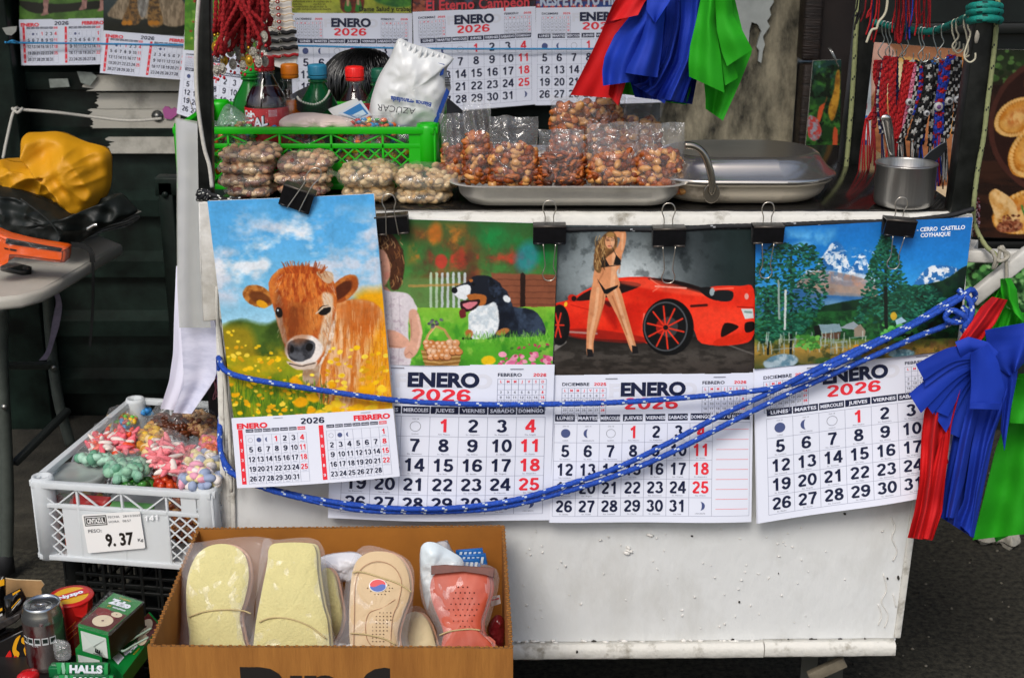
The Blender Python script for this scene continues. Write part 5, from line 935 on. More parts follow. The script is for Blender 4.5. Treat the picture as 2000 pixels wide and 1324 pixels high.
# yellow bag
def creases(amp, sc, deg):
    ca, sa = math.cos(R(deg)), math.sin(R(deg))
    def f(b):
        u = b.x * ca + b.z * sa; v = -b.x * sa + b.z * ca; w_ = mnoise.noise(Vector((u * 5, v * 5, 3))) * .06
        n1 = mnoise.noise(Vector(((u + w_) * sc * 2.2, v * sc * .8, 1))); n2 = mnoise.noise(Vector((u * sc * 1.3, (v + w_) * sc * 3.6, 7))); n3 = mnoise.noise(Vector((u * sc * 5, v * sc * 2.5, 9)))
        return amp * ((1 - abs(n1) * 2.6) * .8 + (1 - abs(n2) * 2.6) * .55 + (.5 - abs(n3)) * .3 - .3)
    return f
Yb = 2.98; mb = MB(); ol = [(0, 312), (30, 316), (66, 314), (48, 290), (50, 262), (82, 258), (120, 258), (165, 276), (212, 292), (219, 330), (214, 372), (192, 408), (168, 428), (120, 412), (84, 390), (40, 372), (4, 362), (-30, 340)]
mb.puff(crom(pxs(ol, Yb), 5, True), (0, .07, 0), 30, 0, 0, 9, 2, 1., .6, seg=220, fold=creases(.030, 7, 26))
for k, (pts, r) in enumerate(() and (([(70, 300), (84, 316), (118, 300), (150, 318), (170, 360)], .012), ([(90, 330), (112, 306), (136, 318), (130, 342)], .014), ([(66, 314), (100, 330), (140, 380), (168, 424)], .010), ([(120, 262), (160, 300), (190, 350), (190, 400)], .012))):
    P = crom([at(x, y, Yb - .072) for x, y in pts], 6); mb.tube(P, [r * math.sin(math.pi * (i + .6) / (len(P) + .2)) ** .6 for i in range(len(P))], 10)
o = mb.build('yellow_bag', [mat('yellow_vinyl', '#cf9208', .6, var=.1, vs=6, bump=.55, bs=16)]); tag(o, 'crumpled yellow vinyl bag on top of the black jacket', 'bag')
# black jacket under it, with a strap
jk = thing('black_jacket', 'dark green black jacket heaped on the folding table under the yellow bag', 'jacket', at(110, 440, 2.9)); JM = mat('black_nylon', '#131a18', .55, var=.3, vs=20, bump=.4, bs=22)
mb = MB(); ol = [(-40, 372), (20, 366), (60, 380), (110, 400), (165, 430), (196, 424), (222, 398), (236, 378), (262, 402), (268, 414), (240, 430), (200, 446), (176, 462), (150, 478), (128, 486), (80, 478), (20, 474), (-40, 470)]
mb.puff(crom(pxs(ol, 2.90), 5, True), (0, .06, 0), 26, 0, 0, 13, 5, 1., .7, seg=200, fold=creases(.022, 9, -20)); mb.build('body', [JM], jk)
mb = MB(); P = crom([at(x, y, Y) for x, y, Y in ((140, 478, 2.84), (158, 480, 2.83), (176, 490, 2.82), (181, 512, 2.82), (182, 560, 2.83), (180, 620, 2.84), (176, 676, 2.84))], 6)
for i in range(len(P) - 1): mb.bar(P[i], P[i + 1] + (P[i + 1] - P[i]) * .1, .012 if i < 18 else .006, .002, 0, 0, (0, 1, 0))
mb.build('strap', [mat('black_webbing', '#0e1010', .8)], jk)
mb = MB(); mb.tube(crom(pxs([(40, 388), (70, 410), (98, 434), (118, 462)], 2.815), 5), .0022, 6, 0); mb.tube(crom(pxs([(170, 448), (184, 440), (190, 440)], 2.815), 4), .004, 8, 1); mb.build('zip', [JM, mat('bright_wire', '#c9c9c4', .25, metal=.9)], jk)
# newspapers
mb = MB(); rnd = random.Random(8)
for k in range(9):
    q = [(146 + rnd.uniform(-3, 3), 478 - k * 2), (200, 452 - k * 2.2), (246, 440 - k * 2.4 + rnd.uniform(-2, 2)), (274 + rnd.uniform(-5, 2), 428 - k * 2.2), (258, 418 - k), (190, 440)]
    mb.slab([atz(x, y, TZ + .006 + .0035 * k) for x, y in q], (0, 0, -.0022), 0, k % 3)
o = mb.build('newspaper_stack', [mat('newsprint', '#9d9a92', .9, var=.5, vs=60, c2='#5c5a54'), mat('newsprint_pale', '#bcb9b0', .9), mat('newsprint_dark', '#6e6b66', .9)]); tag(o, 'stack of crumpled newspapers under the black jacket', 'newspapers')
# orange tool in plastic
gn = thing('price_gun', 'orange plastic handheld price gun wrapped in clear film on the table', 'price gun', atz(60, 500, TZ)); OR = mat('orange_plastic', '#e85a10', .35, var=.15, vs=20)
mb = MB(); mb.slab(crom(pxs([(-30, 452), (10, 462), (60, 474), (122, 484), (128, 492), (126, 510), (116, 515), (60, 508), (20, 504), (0, 512), (-30, 520)], 2.70), 3, True), (0, .045, 0), .008); mb.build('body', [OR], gn)
mb = MB(); mb.slab(pxs([(12, 466), (120, 486), (118, 492), (10, 476)], 2.697), (0, .006, 0), .001); mb.build('top_groove', [mat('black_plastic', '#141414', .3)], gn)
mb = MB(); mb.slab(pxs([(8, 484), (16, 486), (16, 488), (8, 486)], 2.698), (0, .003, 0)); mb.slab(pxs([(19, 486), (32, 488), (31, 491), (19, 489)], 2.698), (0, .003, 0)); mb.build('slot', [MATS['black_plastic']], gn)
mb = MB(); mb.puff(crom(pxs([(-30, 446), (30, 458), (126, 480), (134, 500), (124, 520), (60, 514), (-30, 528)], 2.685), 4, True), (0, .02, 0), 8, 0, .004, 40, 1); mb.build('wrapper', [film('film_pack', haze=.015, gloss=.05, bump=.4)], gn)
ph = thing('black_gadget', 'small black plastic gadget lying before the orange price gun', 'gadget', atz(40, 520, TZ)); mb = MB(); mb.slab([atz(x, y, TZ + .012) for x, y in ((0, 514), (30, 512), (62, 520), (60, 527), (40, 529), (0, 520))], (0, 0, -.010), .002); mb.build('body', [MATS['black_plastic']], ph); mb = MB(); mb.slab([atz(x, y, TZ + .014) for x, y in ((44, 519), (58, 521), (57, 525), (44, 524))], (0, 0, -.002)); mb.build('screen', [mat('dark_glass', '#3a3630', .15)], ph)
mb = MB(); P = crom([at(x, y, 2.96) for x, y in ((104, 562), (112, 585), (114, 605), (108, 640), (100, 665), (92, 690), (84, 704))], 6)
mb.grid([[p + Vector((-.007 + .003 * math.sin(i * .3), 0, 0)), p + Vector((.007, .004, 0))] for i, p in enumerate(P)]); tag(mb.build('fabric_ribbon', [mat('mauve_ribbon', '#8d8398', .7, var=.4, vs=30)]), 'thin mauve ribbon hanging from the table behind the leg', 'ribbon')

# ---------------------------------------------------------------- cloth and papers that hang
def cloth(mb, Lp, Rp, Y, amp=.02, nf=3., ph=0., rows=30, cols=30, mi=0, tilt=0., grow=1., thick=0., bulge=0., wr=0.):
    A = resample([Vector((x, y, 0)) for x, y in Lp], rows); B = resample([Vector((x, y, 0)) for x, y in Rp], rows); P = []
    for j in range(rows):
        t = j / (rows - 1); r = []
        for i in range(cols):
            u = i / (cols - 1); q = A[j].lerp(B[j], u)
            d = amp * ((.35 + .65 * t) if grow else 1) * (math.cos(u * nf * 6.283 + ph + .8 * math.sin(t * 2.2 + ph)) + .35 * math.cos(u * nf * 13 + ph * 2 + t * 2)) + tilt * t + bulge * math.sin(math.pi * u)
            if wr: d += wr * mnoise.noise(Vector((q.x * .02, q.y * .02, ph)))
            r.append(at(q.x, q.y, Y - d))
        P.append(r)
    mb.grid(P, mi)
    if thick:
        mb.grid([[p + Vector((0, thick, 0)) for p in r] for r in P], mi, flip=True); rim = P[0] + [r[-1] for r in P[1:]] + P[-1][-2::-1] + [r[0] for r in P[-2:0:-1]]
        n = len(rim); mb.add(rim + [p + Vector((0, thick, 0)) for p in rim], [(i, (i + 1) % n, n + (i + 1) % n, n + i) for i in range(n)], mi, True)
    return P
pp = thing('hanging_papers', 'sheaf of white calendar sheets hanging beside the cart in clear plastic', 'papers', at(370, 300, 2.12)); PPM = mat('sheaf_paper', '#dcdcec', .6); SH2 = mat('sheaf_paper_print', '#cfd0e2', .6, var=.3, vs=18, c2='#b3b6cc', stretch=(1, 1, 3), thr=(.35, .6))
for k, (dx, yb) in enumerate(((0, 804), (12, 806), (26, 808))):
    mb = MB(); cloth(mb, [(344 + dx * .5, 520), (340 + dx * .6, 620), (338 + dx, 690), (330 + dx, 745), (313 + dx * 1.15, 798)], [(430, 520), (431, 620), (430, 690), (414, 745 + k * 3), (366 + dx * .3, yb)], 2.30 - .035 * k, .006, .8, k, tilt=.05, thick=.0015); mb.build('sheet', [PPM], pp)
mb = MB(); cloth(mb, [(344, 232), (347, 330), (347, 450), (348, 560), (356, 690), (360, 750), (338, 806)], [(398, 246), (396, 330), (399, 450), (404, 560), (432, 690), (420, 740), (374, 808)], 2.19, .006, .7, 1, tilt=.02, thick=.002); mb.build('front_sheet', [SH2], pp)
mb = MB(); cloth(mb, [(342, 230), (345, 330), (345, 450), (346, 560), (350, 640)], [(402, 240), (400, 330), (402, 450), (406, 560), (412, 640)], 2.165, .006, .7, 1.4, tilt=.01); mb.build('plastic_sleeve', [film('film_milky', '#c9cbc2', .5, .12, .3, 14)], pp)
mb = MB(); cloth(mb, [(399, 640), (400, 700), (410, 830)], [(436, 640), (436, 700), (436, 830)], 2.33, .0, 1, 0); rnd = random.Random(2)
for k in range(6): P = [at(405 + rnd.uniform(0, 30), 720 + rnd.uniform(0, 60), 2.318) for _ in range(4)]; mb.tube(crom(P, 6), .0008, 5, 1)
tag(mb.build('dark_bag', [mat('black_sack', '#15151a', .5), mat('pink_thread', '#a86a78', .8)]), 'black sack with pink stitched lines hanging beside the white crate', 'bag')

# ---------------------------------------------------------------- crates
def crate(name, label, org, yaw, W, D, z0, z1, mats, style='diamond', solid=None, open_end=0, group=None):
    ca, sa = math.cos(yaw), math.sin(yaw); X = Vector((ca, -sa, 0)); Yv = Vector((sa, ca, 0)); O = Vector((org[0], org[1], 0)); Z = Vector((0, 0, 1)); H = z1 - z0
    root = thing(name, label, 'crate', O + Z * z0, group); Rm = Matrix((X, Yv, Z)).transposed()
    def bx(m, cx, cy, cz, sx, sy, sz, mi=0, bev=.0015): m.box(O + X * cx + Yv * cy + Z * cz, (sx, sy, sz), Rm, mi, bev)
    def side(a, b, L, nrm, seed):
        """a wall from local (a) along direction b of length L"""
        m = MB(); a = Vector(a); b = Vector(b)
        def q(s_, z, off=0.): v = a + b * s_ + Vector(nrm) * off; return O + X * v.x + Yv * v.y + Z * (z0 + z)
        def br(p1, p2, w_, t, off=0.): m.bar(p1, p2, w_, t, 0, .0008, tuple(X * nrm[0] + Yv * nrm[1]))
        t = .004; rim = .012 if style != 'slots' else .02
        br(q(0, H - rim / 2), q(L, H - rim / 2), .011, rim, 0)
        br(q(0, .006), q(L, .006), .009, .012)
        mid = H * .70; br(q(0, mid), q(L, mid), .008, .006)
        nb = max(3, int(L / .075))
        for k in range(nb + 1): br(q(L * k / nb, .005), q(L * k / nb, H - .006), .004, .006)
        if style == 'diamond':
            st = .022; k = -H
            while k < L:
                for sg in (1, -1):
                    s0, s1 = (k, k + mid) if sg > 0 else (k + mid, k); zz0, zz1 = .008, mid
                    pa, pb = [s0, zz0], [s1, zz1]
                    def cl(p, o):
                        if p[0] < .02: f = (.02 - p[0]) / (o[0] - p[0]); return [.02, p[1] + (o[1] - p[1]) * f]
                        if p[0] > L - .02: f = (L - .02 - p[0]) / (o[0] - p[0]); return [L - .02, p[1] + (o[1] - p[1]) * f]
                        return p
                    if max(s0, s1) > .03 and min(s0, s1) < L - .03:
                        pa2 = cl(pa, pb); pb2 = cl(pb, pa); br(q(pa2[0], pa2[1]), q(pb2[0], pb2[1]), .0028, .003)
                k += st
            n2 = nb * 2
            for k in range(n2):
                sA, sB = L * k / n2, L * (k + 1) / n2; br(q(sA, mid if k % 2 else H - rim), q(sB, H - rim if k % 2 else mid), .0028, .004)
        else:
            for r_ in range(int(H / .03)):
                br(q(.02, .02 + r_ * .03), q(L - .02, .02 + r_ * .03), .006, .007)
            for k in range(int(L / .035)): br(q(.02 + k * .035 + (.0175 if 1 else 0), .01), q(.02 + k * .035 + .0175, H - .02), .006, .008)
        if solid and seed in solid:
            for (s0, s1, za, zb) in solid[seed]:
                p = [q(s0, za, .0028), q(s1, za, .0028), q(s1, zb, .0028), q(s0, zb, .0028)]; m.slab(p, (X * nrm[0] + Yv * nrm[1]) * -.0022)
        m.build('side_panel', mats, root)
    side((0, 0, 0), (1, 0, 0), W, (0, -1, 0), 'front'); side((0, D, 0), (1, 0, 0), W, (0, 1, 0), 'back'); side((0, 0, 0), (0, 1, 0), D, (-1, 0, 0), 'left'); side((W, 0, 0), (0, 1, 0), D, (1, 0, 0), 'right')
    for cx, cy in ((.0, .0), (W, 0), (0, D), (W, D)):
        m = MB(); c = O + X * (cx + (.012 if cx == 0 else -.012)) + Yv * (cy + (.012 if cy == 0 else -.012)); r = .019 if style == 'diamond' else .017
        m.lathe([(0, z0), (r, z0), (r, z1 - .003), (r - .002, z1 + .004), (r - .007, z1 + .004), (r - .009, z1 - .004), (0, z1 - .006)], c, 18); m.build('corner_post', mats, root)
    m = MB(); bx(m, W / 2, D / 2, z0 + .003, W - .02, D - .02, .005); m.build('floor', mats, root)
    return root, (lambda a, b, c: O + X * a + Yv * b + Z * c), X, Yv
YAW = R(8.7); CO = (-.807, 2.055)
WCR = mat('white_crate_plastic', '#dfe4e6', .38, var=.05, vs=8, alpha=.72, ior=1.2, bump=.05); BCR = mat('black_crate_plastic', '#121413', .42)
wc_, wq, wX, wY = crate('white_crate', 'milky white plastic crate full of sweet bags with a weight label', CO, YAW, .315, .40, .437, .583, [WCR], solid={'front': [(.05, .235, .006, .098), (.262, .288, .1, .14)], 'left': [], 'back': [(.02, .295, .02, .09)]})
mb = MB(); FN = -wY; P0 = wq(0, -.006, .5)
tx_ = Sheet(*[onp(x, y, wq(.1, -.0065, .5), wY) for x, y in ((250, 1012), (334, 1002), (334, 1024), (250, 1032))]); tx_.text(mb, '141', .55, .2, .009, 0, 1.3, bold=.02); mb.build('moulded_number', [mat('crate_relief', '#eef1f3', .4)], wc_)
lb = thing('weight_label', 'white weight label reading 9.37 stuck on the white crate front', 'label', onp(220, 1040, P0, wY))
LS = Sheet(*[onp(x, y, wq(.1, -.0085, .5), wY) for x, y in ((159, 1005), (273, 998), (284, 1070), (172, 1080))]); mb = MB()
mb.slab([LS.p(u, v) for u, v in ((.02, 0), (.98, 0), (1, .03), (1, .97), (.98, 1), (.02, 1), (0, .97), (0, .03))], LS.n * -.0008); LS.rect(mb, .035, .04, .42, .3, 1, .0004); LS.rect(mb, .05, .065, .405, .275, 0, .0005); LS.rect(mb, .06, .085, .395, .255, 1, .0006)
LS.text(mb, 'CINTAZUL', .2275, .17, .0085, 0, .8, off=.0009, bold=.04, maxw=LS.W * .30); LS.text(mb, 'FECHA   28/12/2025', .45, .10, .0042, 2, 1.15, al=-1, bold=.0); LS.text(mb, 'HORA   08:57', .45, .225, .0042, 2, 1.15, al=-1, bold=.0); LS.text(mb, 'PESO:', .07, .43, .0062, 2, 1.15, al=-1, bold=.01)
LS.text(mb, '9. 37', .585, .70, .0225, 1, .78, bold=.035); LS.text(mb, 'Kg', .94, .76, .0055, 2, 1.2, bold=.02); mb.build('printed_face', [mat('label_white', '#e6e6e4', .5), mat('black_ink', '#1a1612', .5), mat('thermal_grey', '#55565a', .5)], lb)
crate('black_crate', 'black slotted plastic crate directly under the white crate', (CO[0] + .02, CO[1] + .05), YAW, .34, .36, .215, .432, [BCR], 'slots', group='black crates stacked under the white crate')
crate('black_crate', 'black slotted plastic crate standing on the ground, lowest of the stack', (CO[0] + .02, CO[1] + .055), YAW, .34, .36, .0, .212, [BCR], 'slots', group='black crates stacked under the white crate')

# ---------------------------------------------------------------- bags of sweets
FILM = film('film_bag', haze=.055, gloss=.2, bump=1., bs=26); FILM2 = film('film_candy', haze=.07, gloss=.16, bump=.9, bs=32); FILM3 = film('film_pillow', '#f4f0e2', .10, .2, .8, 24)
def inpoly(x, y, P):
    c = False; j = len(P) - 1
    for i in range(len(P)):
        if (P[i][1] > y) != (P[j][1] > y) and x < (P[j][0] - P[i][0]) * (y - P[i][1]) / (P[j][1] - P[i][1]) + P[i][0]: c = not c
        j = i
    return c
def flatbag(name, label, cat, ol, z, thick, mats, shapes, n, seed, what='sweets', group=None, fm=None, lay=2, dz=0.):
    """a bag lying down: traced outline at height z, sweets heaped inside, clear film over them"""
    rnd = random.Random(seed); xs = [p[0] for p in ol]; ys = [p[1] for p in ol]; cx, cy = sum(xs) / len(xs), sum(ys) / len(ys)
    base = atz(cx, cy, z); root = thing(name, label, cat, base, group); mb = MB(); k = 0; tries = 0
    n = int(n * 1.5)
    while k < n and tries < n * 30:
        tries += 1; x, y = rnd.uniform(min(xs), max(xs)), rnd.uniform(min(ys), max(ys))
        if not inpoly(x, y, ol): continue
        q = max(abs(x - cx) / (max(xs) - min(xs)), abs(y - cy) / (max(ys) - min(ys))) * 2; h = thick * .72 * (1 - .75 * q ** 2)
        c = atz(cx + (x - cx) * .88, cy + (y - cy) * .88, z + h * rnd.uniform(.35, .95)); s_ = rnd.choice(shapes); mb.blob(c, tuple(a * rnd.uniform(.65, .95) for a in s_), rrot(rnd), rnd.randrange(len(mats)), 1 if max(s_) < .006 else 2, .07, rnd.random()); k += 1
    mb.build(what, mats, root, kind='stuff')
    mb = MB(); mb.puff([atz(x, y, z) for x, y in ol], (0, 0, -thick * .82), 9, 0, .0022, 42, seed, 1., .5); mb.build('clear_bag', [fm or FILM2], root); return root
def cm(n, c, r=.4, **k): return mat(n, c, r, **k)
sug = dict(bump=.5, bs=400)
flatbag('sweet_bag', 'bag of blue and green wrapped sweets at the back left of the white crate', 'sweet bag', [(200, 838), (210, 812), (240, 803), (268, 806), (270, 822), (240, 842)], 0.547, .03, [cm('c_blue', '#3f8fc0'), cm('c_lime', '#6ac24a'), cm('c_yel', '#e0b428'), cm('c_pinkred', '#c8584e')], [(.008, .006, .006)], 60, 1)
flatbag('sweet_bag', 'bag of bright blue sweets at the back of the white crate', 'sweet bag', [(262, 812), (270, 797), (292, 796), (300, 808)], 0.547, .025, [cm('c_blue2', '#2a7cc0'), cm('c_blue', '#3f8fc0')], [(.007, .006, .006)], 30, 2)
flatbag('nut_bag', 'bag of glazed brown almonds behind the pink gummies in the crate', 'nut bag', [(292, 822), (300, 808), (340, 802), (372, 816), (384, 858), (356, 862), (330, 850)], 0.567, .045, [cm('almond', '#6e3518', .3, var=.4, vs=80), cm('almond2', '#4a2412', .3)], [(.011, .006, .005)], 90, 3, 'nuts')
flatbag('nut_bag', 'bag of mixed peanuts in the back right corner of the white crate', 'nut bag', [(350, 806), (372, 797), (408, 804), (430, 824), (428, 856), (402, 864), (376, 846)], 0.572, .045, [cm('peanut_tan', '#b98a58', .4, var=.35, vs=70), cm('peanut_skin', '#7c4a30', .4), cm('peanut_pale', '#c9a06e', .4)], [(.010, .006, .006)], 95, 4, 'nuts')
flatbag('sweet_bag', 'bag of yellow peach gummies in the middle of the white crate', 'sweet bag', [(258, 866), (276, 832), (312, 822), (330, 842), (322, 882), (290, 894), (262, 890)], 0.567, .04, [cm('g_yel', '#d9ae2e', .5, **sug), cm('g_yel2', '#c8882a', .5, **sug), cm('g_cream', '#dcc088', .5)], [(.013, .010, .007)], 50, 5)
flatbag('sweet_bag', 'bag of pink and white sugared worms, left part of the white crate', 'sweet bag', [(166, 872), (180, 850), (216, 836), (258, 838), (278, 852), (262, 872), (262, 886), (224, 888), (184, 886)], 0.572, .045, [cm('g_pink', '#e2747e', .5, **sug), cm('g_white', '#dccfc6', .5), cm('g_pink2', '#e05e6c', .5, **sug), cm('g_redor', '#dd4a26', .4)], [(.022, .006, .006), (.016, .007, .006)], 62, 6)
flatbag('sweet_bag', 'bag of long pink and cream gummy strips right of centre in the crate', 'sweet bag', [(290, 892), (298, 866), (318, 852), (352, 862), (378, 878), (374, 906), (350, 934), (318, 924), (296, 908)], 0.582, .045, [cm('g_pink', '#e2747e', .5), cm('g_pink3', '#e8868c', .5, **sug), cm('g_white', '#dccfc6', .5)], [(.026, .007, .006), (.020, .007, .006)], 64, 7)
flatbag('sweet_bag', 'bag of pastel marshmallow twists in the front right corner of the crate', 'sweet bag', [(344, 948), (352, 912), (372, 878), (400, 876), (432, 888), (440, 920), (428, 950), (380, 955)], 0.582, .04, [cm('m_pink', '#dd9aae', .7), cm('m_yel', '#e0d29a', .7), cm('m_blue', '#8f9cb8', .7), cm('m_white', '#e0d8d2', .7)], [(.012, .010, .010), (.014, .009, .009)], 64, 8)
flatbag('sweet_bag', 'bag of orange and yellow fruit drops at the right edge of the crate', 'sweet bag', [(388, 872), (394, 852), (418, 846), (434, 860), (436, 884), (412, 892)], 0.582, .03, [cm('f_or', '#d8622c', .3), cm('f_yel', '#d9a030', .3), cm('f_pink', '#d86a78', .3)], [(.008, .007, .007)], 40, 9)
flatbag('sweet_bag', 'bag of pale green wrapped mints above the lidded tub', 'sweet bag', [(146, 896), (162, 882), (200, 882), (246, 884), (250, 898), (212, 906), (166, 904)], 0.567, .035, [cm('mint', '#7fae94', .5, **sug), cm('mint2', '#9ec4ae', .5), cm('mint3', '#5f9478', .5)], [(.013, .010, .010)], 34, 10)
flatbag('sweet_bag', 'bag of sugared green gumdrops at the front middle of the crate', 'sweet bag', [(206, 912), (216, 902), (256, 896), (284, 896), (298, 922), (270, 936), (226, 940), (208, 934)], 0.577, .035, [cm('mint', '#7fae94', .5), cm('mint3', '#5f9478', .5, **sug), cm('mint4', '#8ab89a', .5, **sug)], [(.012, .010, .010)], 44, 11)
flatbag('sweet_bag', 'bag of dark green jelly sweets behind the crate front rim', 'sweet bag', [(222, 944), (232, 934), (276, 930), (308, 934), (304, 952), (230, 956)], 0.557, .03, [cm('j_green', '#2f6a26', .25), cm('j_green2', '#3f8030', .25), cm('j_green3', '#1d4a1c', .25)], [(.010, .008, .008)], 50, 12)
flatbag('sweet_bag', 'bag of red orange jelly sweets below the pink gummy strips', 'sweet bag', [(294, 930), (304, 914), (330, 924), (350, 936), (344, 954), (306, 956)], 0.557, .03, [cm('j_or', '#c8451c', .25), cm('j_red', '#a82a18', .25)], [(.010, .009, .009)], 40, 13)
tubb = thing('plastic_tub', 'round clear plastic tub with a grey lid in the front left of the crate', 'tub', wq(.085, .075, .45)); tc = atz(146, 925, .563); rr = 61 * mpp(tc.y, 925)
mb = MB(); mb.lathe([(0, .563), (rr * .80, .563), (rr * .86, .5655), (rr * .96, .5655), (rr, .563), (rr, .551), (rr * .97, .55)], Vector((tc.x, tc.y, 0)), 40); mb.build('lid', [mat('tub_lid', '#a9aeac', .3, trans=.3, ior=1.2, var=.1, vs=30)], tubb)
mb = MB(); mb.lathe([(rr * .95, .55), (rr * .9, .45), (0, .45)], Vector((tc.x, tc.y, 0)), 40); mb.build('body', [film('film_tub', '#d8dcd8', .25, .15, .0)], tubb)
mb = MB(); rnd = random.Random(31); GM = [cm('c_red', '#b03030'), cm('j_green2', '#3f8030'), cm('g_yel', '#d9ae2e'), cm('g_pink2', '#e05e6c')]
for k in range(60): a = rnd.uniform(0, 6.28); q = rr * .75 * math.sqrt(rnd.random()); mb.blob((tc.x + q * math.cos(a), tc.y + q * math.sin(a), rnd.uniform(.465, .535)), (.011, .008, .008), rrot(rnd), rnd.randrange(4), 1, .1, k)
mb.build('sweets', GM, tubb, kind='stuff')
def packet(name, label, cat, a, b, c_, sx, sy, sz, m, rot=0., group=None, txt=None):
    root = thing(name, label, cat, wq(a, b, c_), group); mb = MB(); o = wq(a, b, c_); q = [o + wX * x + Vector((0, 0, z)) for x, z in ((-sx, 0), (sx, 0), (sx, sz), (-sx, sz))]; mb.puff(q, wY * sy, 8, 0, .003, 40, a); mb.build('packet', [m], root)
    if txt:
        mb = MB(); s_ = Sheet(q[3] - wY * sy * 1.12, q[2] - wY * sy * 1.12, q[1] - wY * sy * 1.12, q[0] - wY * sy * 1.12); s_.text(mb, txt, .5, .5, sz * .22, 0, 1.1, bold=.05); mb.build('lettering', [mat('white_ink', '#e8eef6', .5)], root)
packet('sweet_packet', 'red sweet packet seen through the front of the white crate', 'sweet packet', .085, .035, .445, .035, .012, .10, cm('p_red', '#b82a26', .3), txt='Fru')
packet('sweet_packet', 'orange sweet packet low behind the white crate front', 'sweet packet', .055, .028, .445, .022, .010, .03, cm('p_orange', '#d8641c', .3))
packet('sweet_packet', 'green sweet packet behind the clear front of the white crate', 'sweet packet', .15, .04, .45, .045, .014, .085, cm('p_green', '#5f9a58', .3))
# ================================================================= on the counter
NUTM = [mat('nut_a', '#ac5216', .22, var=.55, vs=120, bump=.6, bs=300), mat('nut_b', '#c86e28', .22, var=.5, vs=120, bump=.6, bs=300), mat('nut_c', '#863a10', .22, var=.4, vs=120, bump=.6, bs=300), mat('nut_d', '#dc9e58', .3, var=.4, vs=90)]
# green crate
p0 = at(353, 372, 2.20); W_ = at(850, 372, 2.20).x - p0.x; GX0 = p0.x; GZ = CZ + .003
GRC = mat('green_crate_plastic', '#14aa08', .36, var=.08, vs=9); gtop = at(600, 248, 2.20).z
crate('green_crate', 'bright green plastic crate of sweets and bottles on the counter', (GX0, 2.20), 0, W_, .30, GZ, gtop, [GRC], solid={'left': [(.02, .28, .01, gtop - GZ - .012)], 'front': [(W_ - .042, W_ - .012, .004, gtop - GZ - .01), (.012, .05, .004, gtop - GZ - .01), (.19, .30, .008, .045)]})
def bottle(px, capy, Y, rb, zb, capc, body, liq=None, lvl=.6, name='drink_bottle', label='', fullH=None, capr=.0155):
    c = at(px, capy, Y); zt = c.z; x = c.x; root = thing(name, label, 'bottle', (x, Y, zb)); H = zt - .022 - zb; O = Vector((x, Y, zb)); q = H
    prof = [(0, .004), (rb * .8, .0), (rb * .96, .006), (rb, .02), (rb, q * .28), (rb * .97, q * .33), (rb, q * .38), (rb, q * .69), (rb * .96, q * .735), (rb * .84, q * .79), (rb * .62, q * .86), (rb * .45, q * .92), (.0125, q * .965), (.0125, q + .003)]
    mb = MB(); mb.lathe(prof, O, 30); mb.build('body', [body], root)
    if liq:
        mb = MB(); lp = [(0, .006)] + [(r * .94, z + .002) for r, z in prof[1:] if z < q * lvl]; r_l = np.interp(q * lvl, [p[1] for p in prof[1:]], [p[0] for p in prof[1:]]) * .94; lp += [(r_l, q * lvl), (0, q * lvl)]; mb.lathe(lp, O, 26); mb.build('drink', [liq], root)
    mb = MB(); cp = [(0, .001), (capr * .85, 0), (capr, -.002), (capr, -.017)]; n = 48; mb.lathe([(r * (1), z) for r, z in cp], Vector((x, Y, zt)), n)
    for k in range(36): a = k * 6.2832 / 36; mb.box((x + capr * math.cos(a), Y + capr * math.sin(a), zt - .0095), (.0011, .0011, .014), rotz(a))
    mb.lathe([(capr * 1.02, -.018), (capr * 1.03, -.023), (capr * .9, -.024)], Vector((x, Y, zt)), 24); mb.build('cap', [capc], root)
    mb = MB(); mb.lathe([(.0125, -.025), (.0165, -.026), (.0165, -.029), (.0125, -.030)], Vector((x, Y, zt)), 20); mb.build('neck_ring', [body], root)
    return root, O, q
CLR = film('film_bottle', '#ffffff', .0, .2, .03, 8, .04); GRB = mat('green_bottle', '#0f6a3a', .12, trans=.55, ior=1.25, spec=.6)
bottle(487, 122, 2.34, .034, GZ, cm('cap_green', '#1f9a34', .4), mat('green_bottle_lime', '#1f7a2c', .15, trans=.4, ior=1.2), cm('lime_drink', '#58c228', .3), .66, label='green capped bottle of lime drink behind the red bottle', capr=.0155)
b_, O_, q_ = bottle(515, 110, 2.26, .036, GZ, cm('cap_red', '#a81c22', .4), CLR, cm('cola', '#22060a', .1), .86, label='large bottle with dark red cap and red printed wrap label', capr=.0165)
mb = MB(); mb.lathe([(.0366, q_ * .14), (.0368, q_ * .15), (.0368, q_ * .68), (.0366, q_ * .685)], O_, 36); mb.build('wrap_label', [cm('label_red', '#c21e26', .35)], b_)
mb = MB()
def wraptext(mb, word, O, r, ang, z, h, mi, bold=.05, sx=1., slant=0.):
    vs, fs, wd = glyphs(word, bold); k = h / .7; mb.add([Vector((O.x + r * math.sin(ang + x * k * sx / r), O.y - r * math.cos(ang + x * k * sx / r), O.z + z + y * k + slant * x * k)) for x, y, *_ in vs], fs, mi)
wraptext(mb, 'VITAL', O_, .0373, -.55, q_ * .55, .017, 0, .05, .9, .25); wraptext(mb, 'VITAL', O_, .0377, -.55, q_ * .55, .016, 1, .03, .9, .25); wraptext(mb, 'Cola', O_, .0373, -.75, q_ * .635, .010, 1, .06)
for k in range(5): wraptext(mb, 'informacion', O_, .0373, .45, q_ * (.67 - k * .012), .0022, 1, 0)
mb.build('label_print', [cm('ink_black', '#101012', .4), mat('white_ink', '#e8eef6', .5)], b_)
bottle(565, 125, 2.29, .026, GZ, cm('cap_orange', '#cf7410', .4), CLR, cm('amber_drink', '#a8560c', .12), .78, label='orange capped clear bottle of amber drink', capr=.0145)
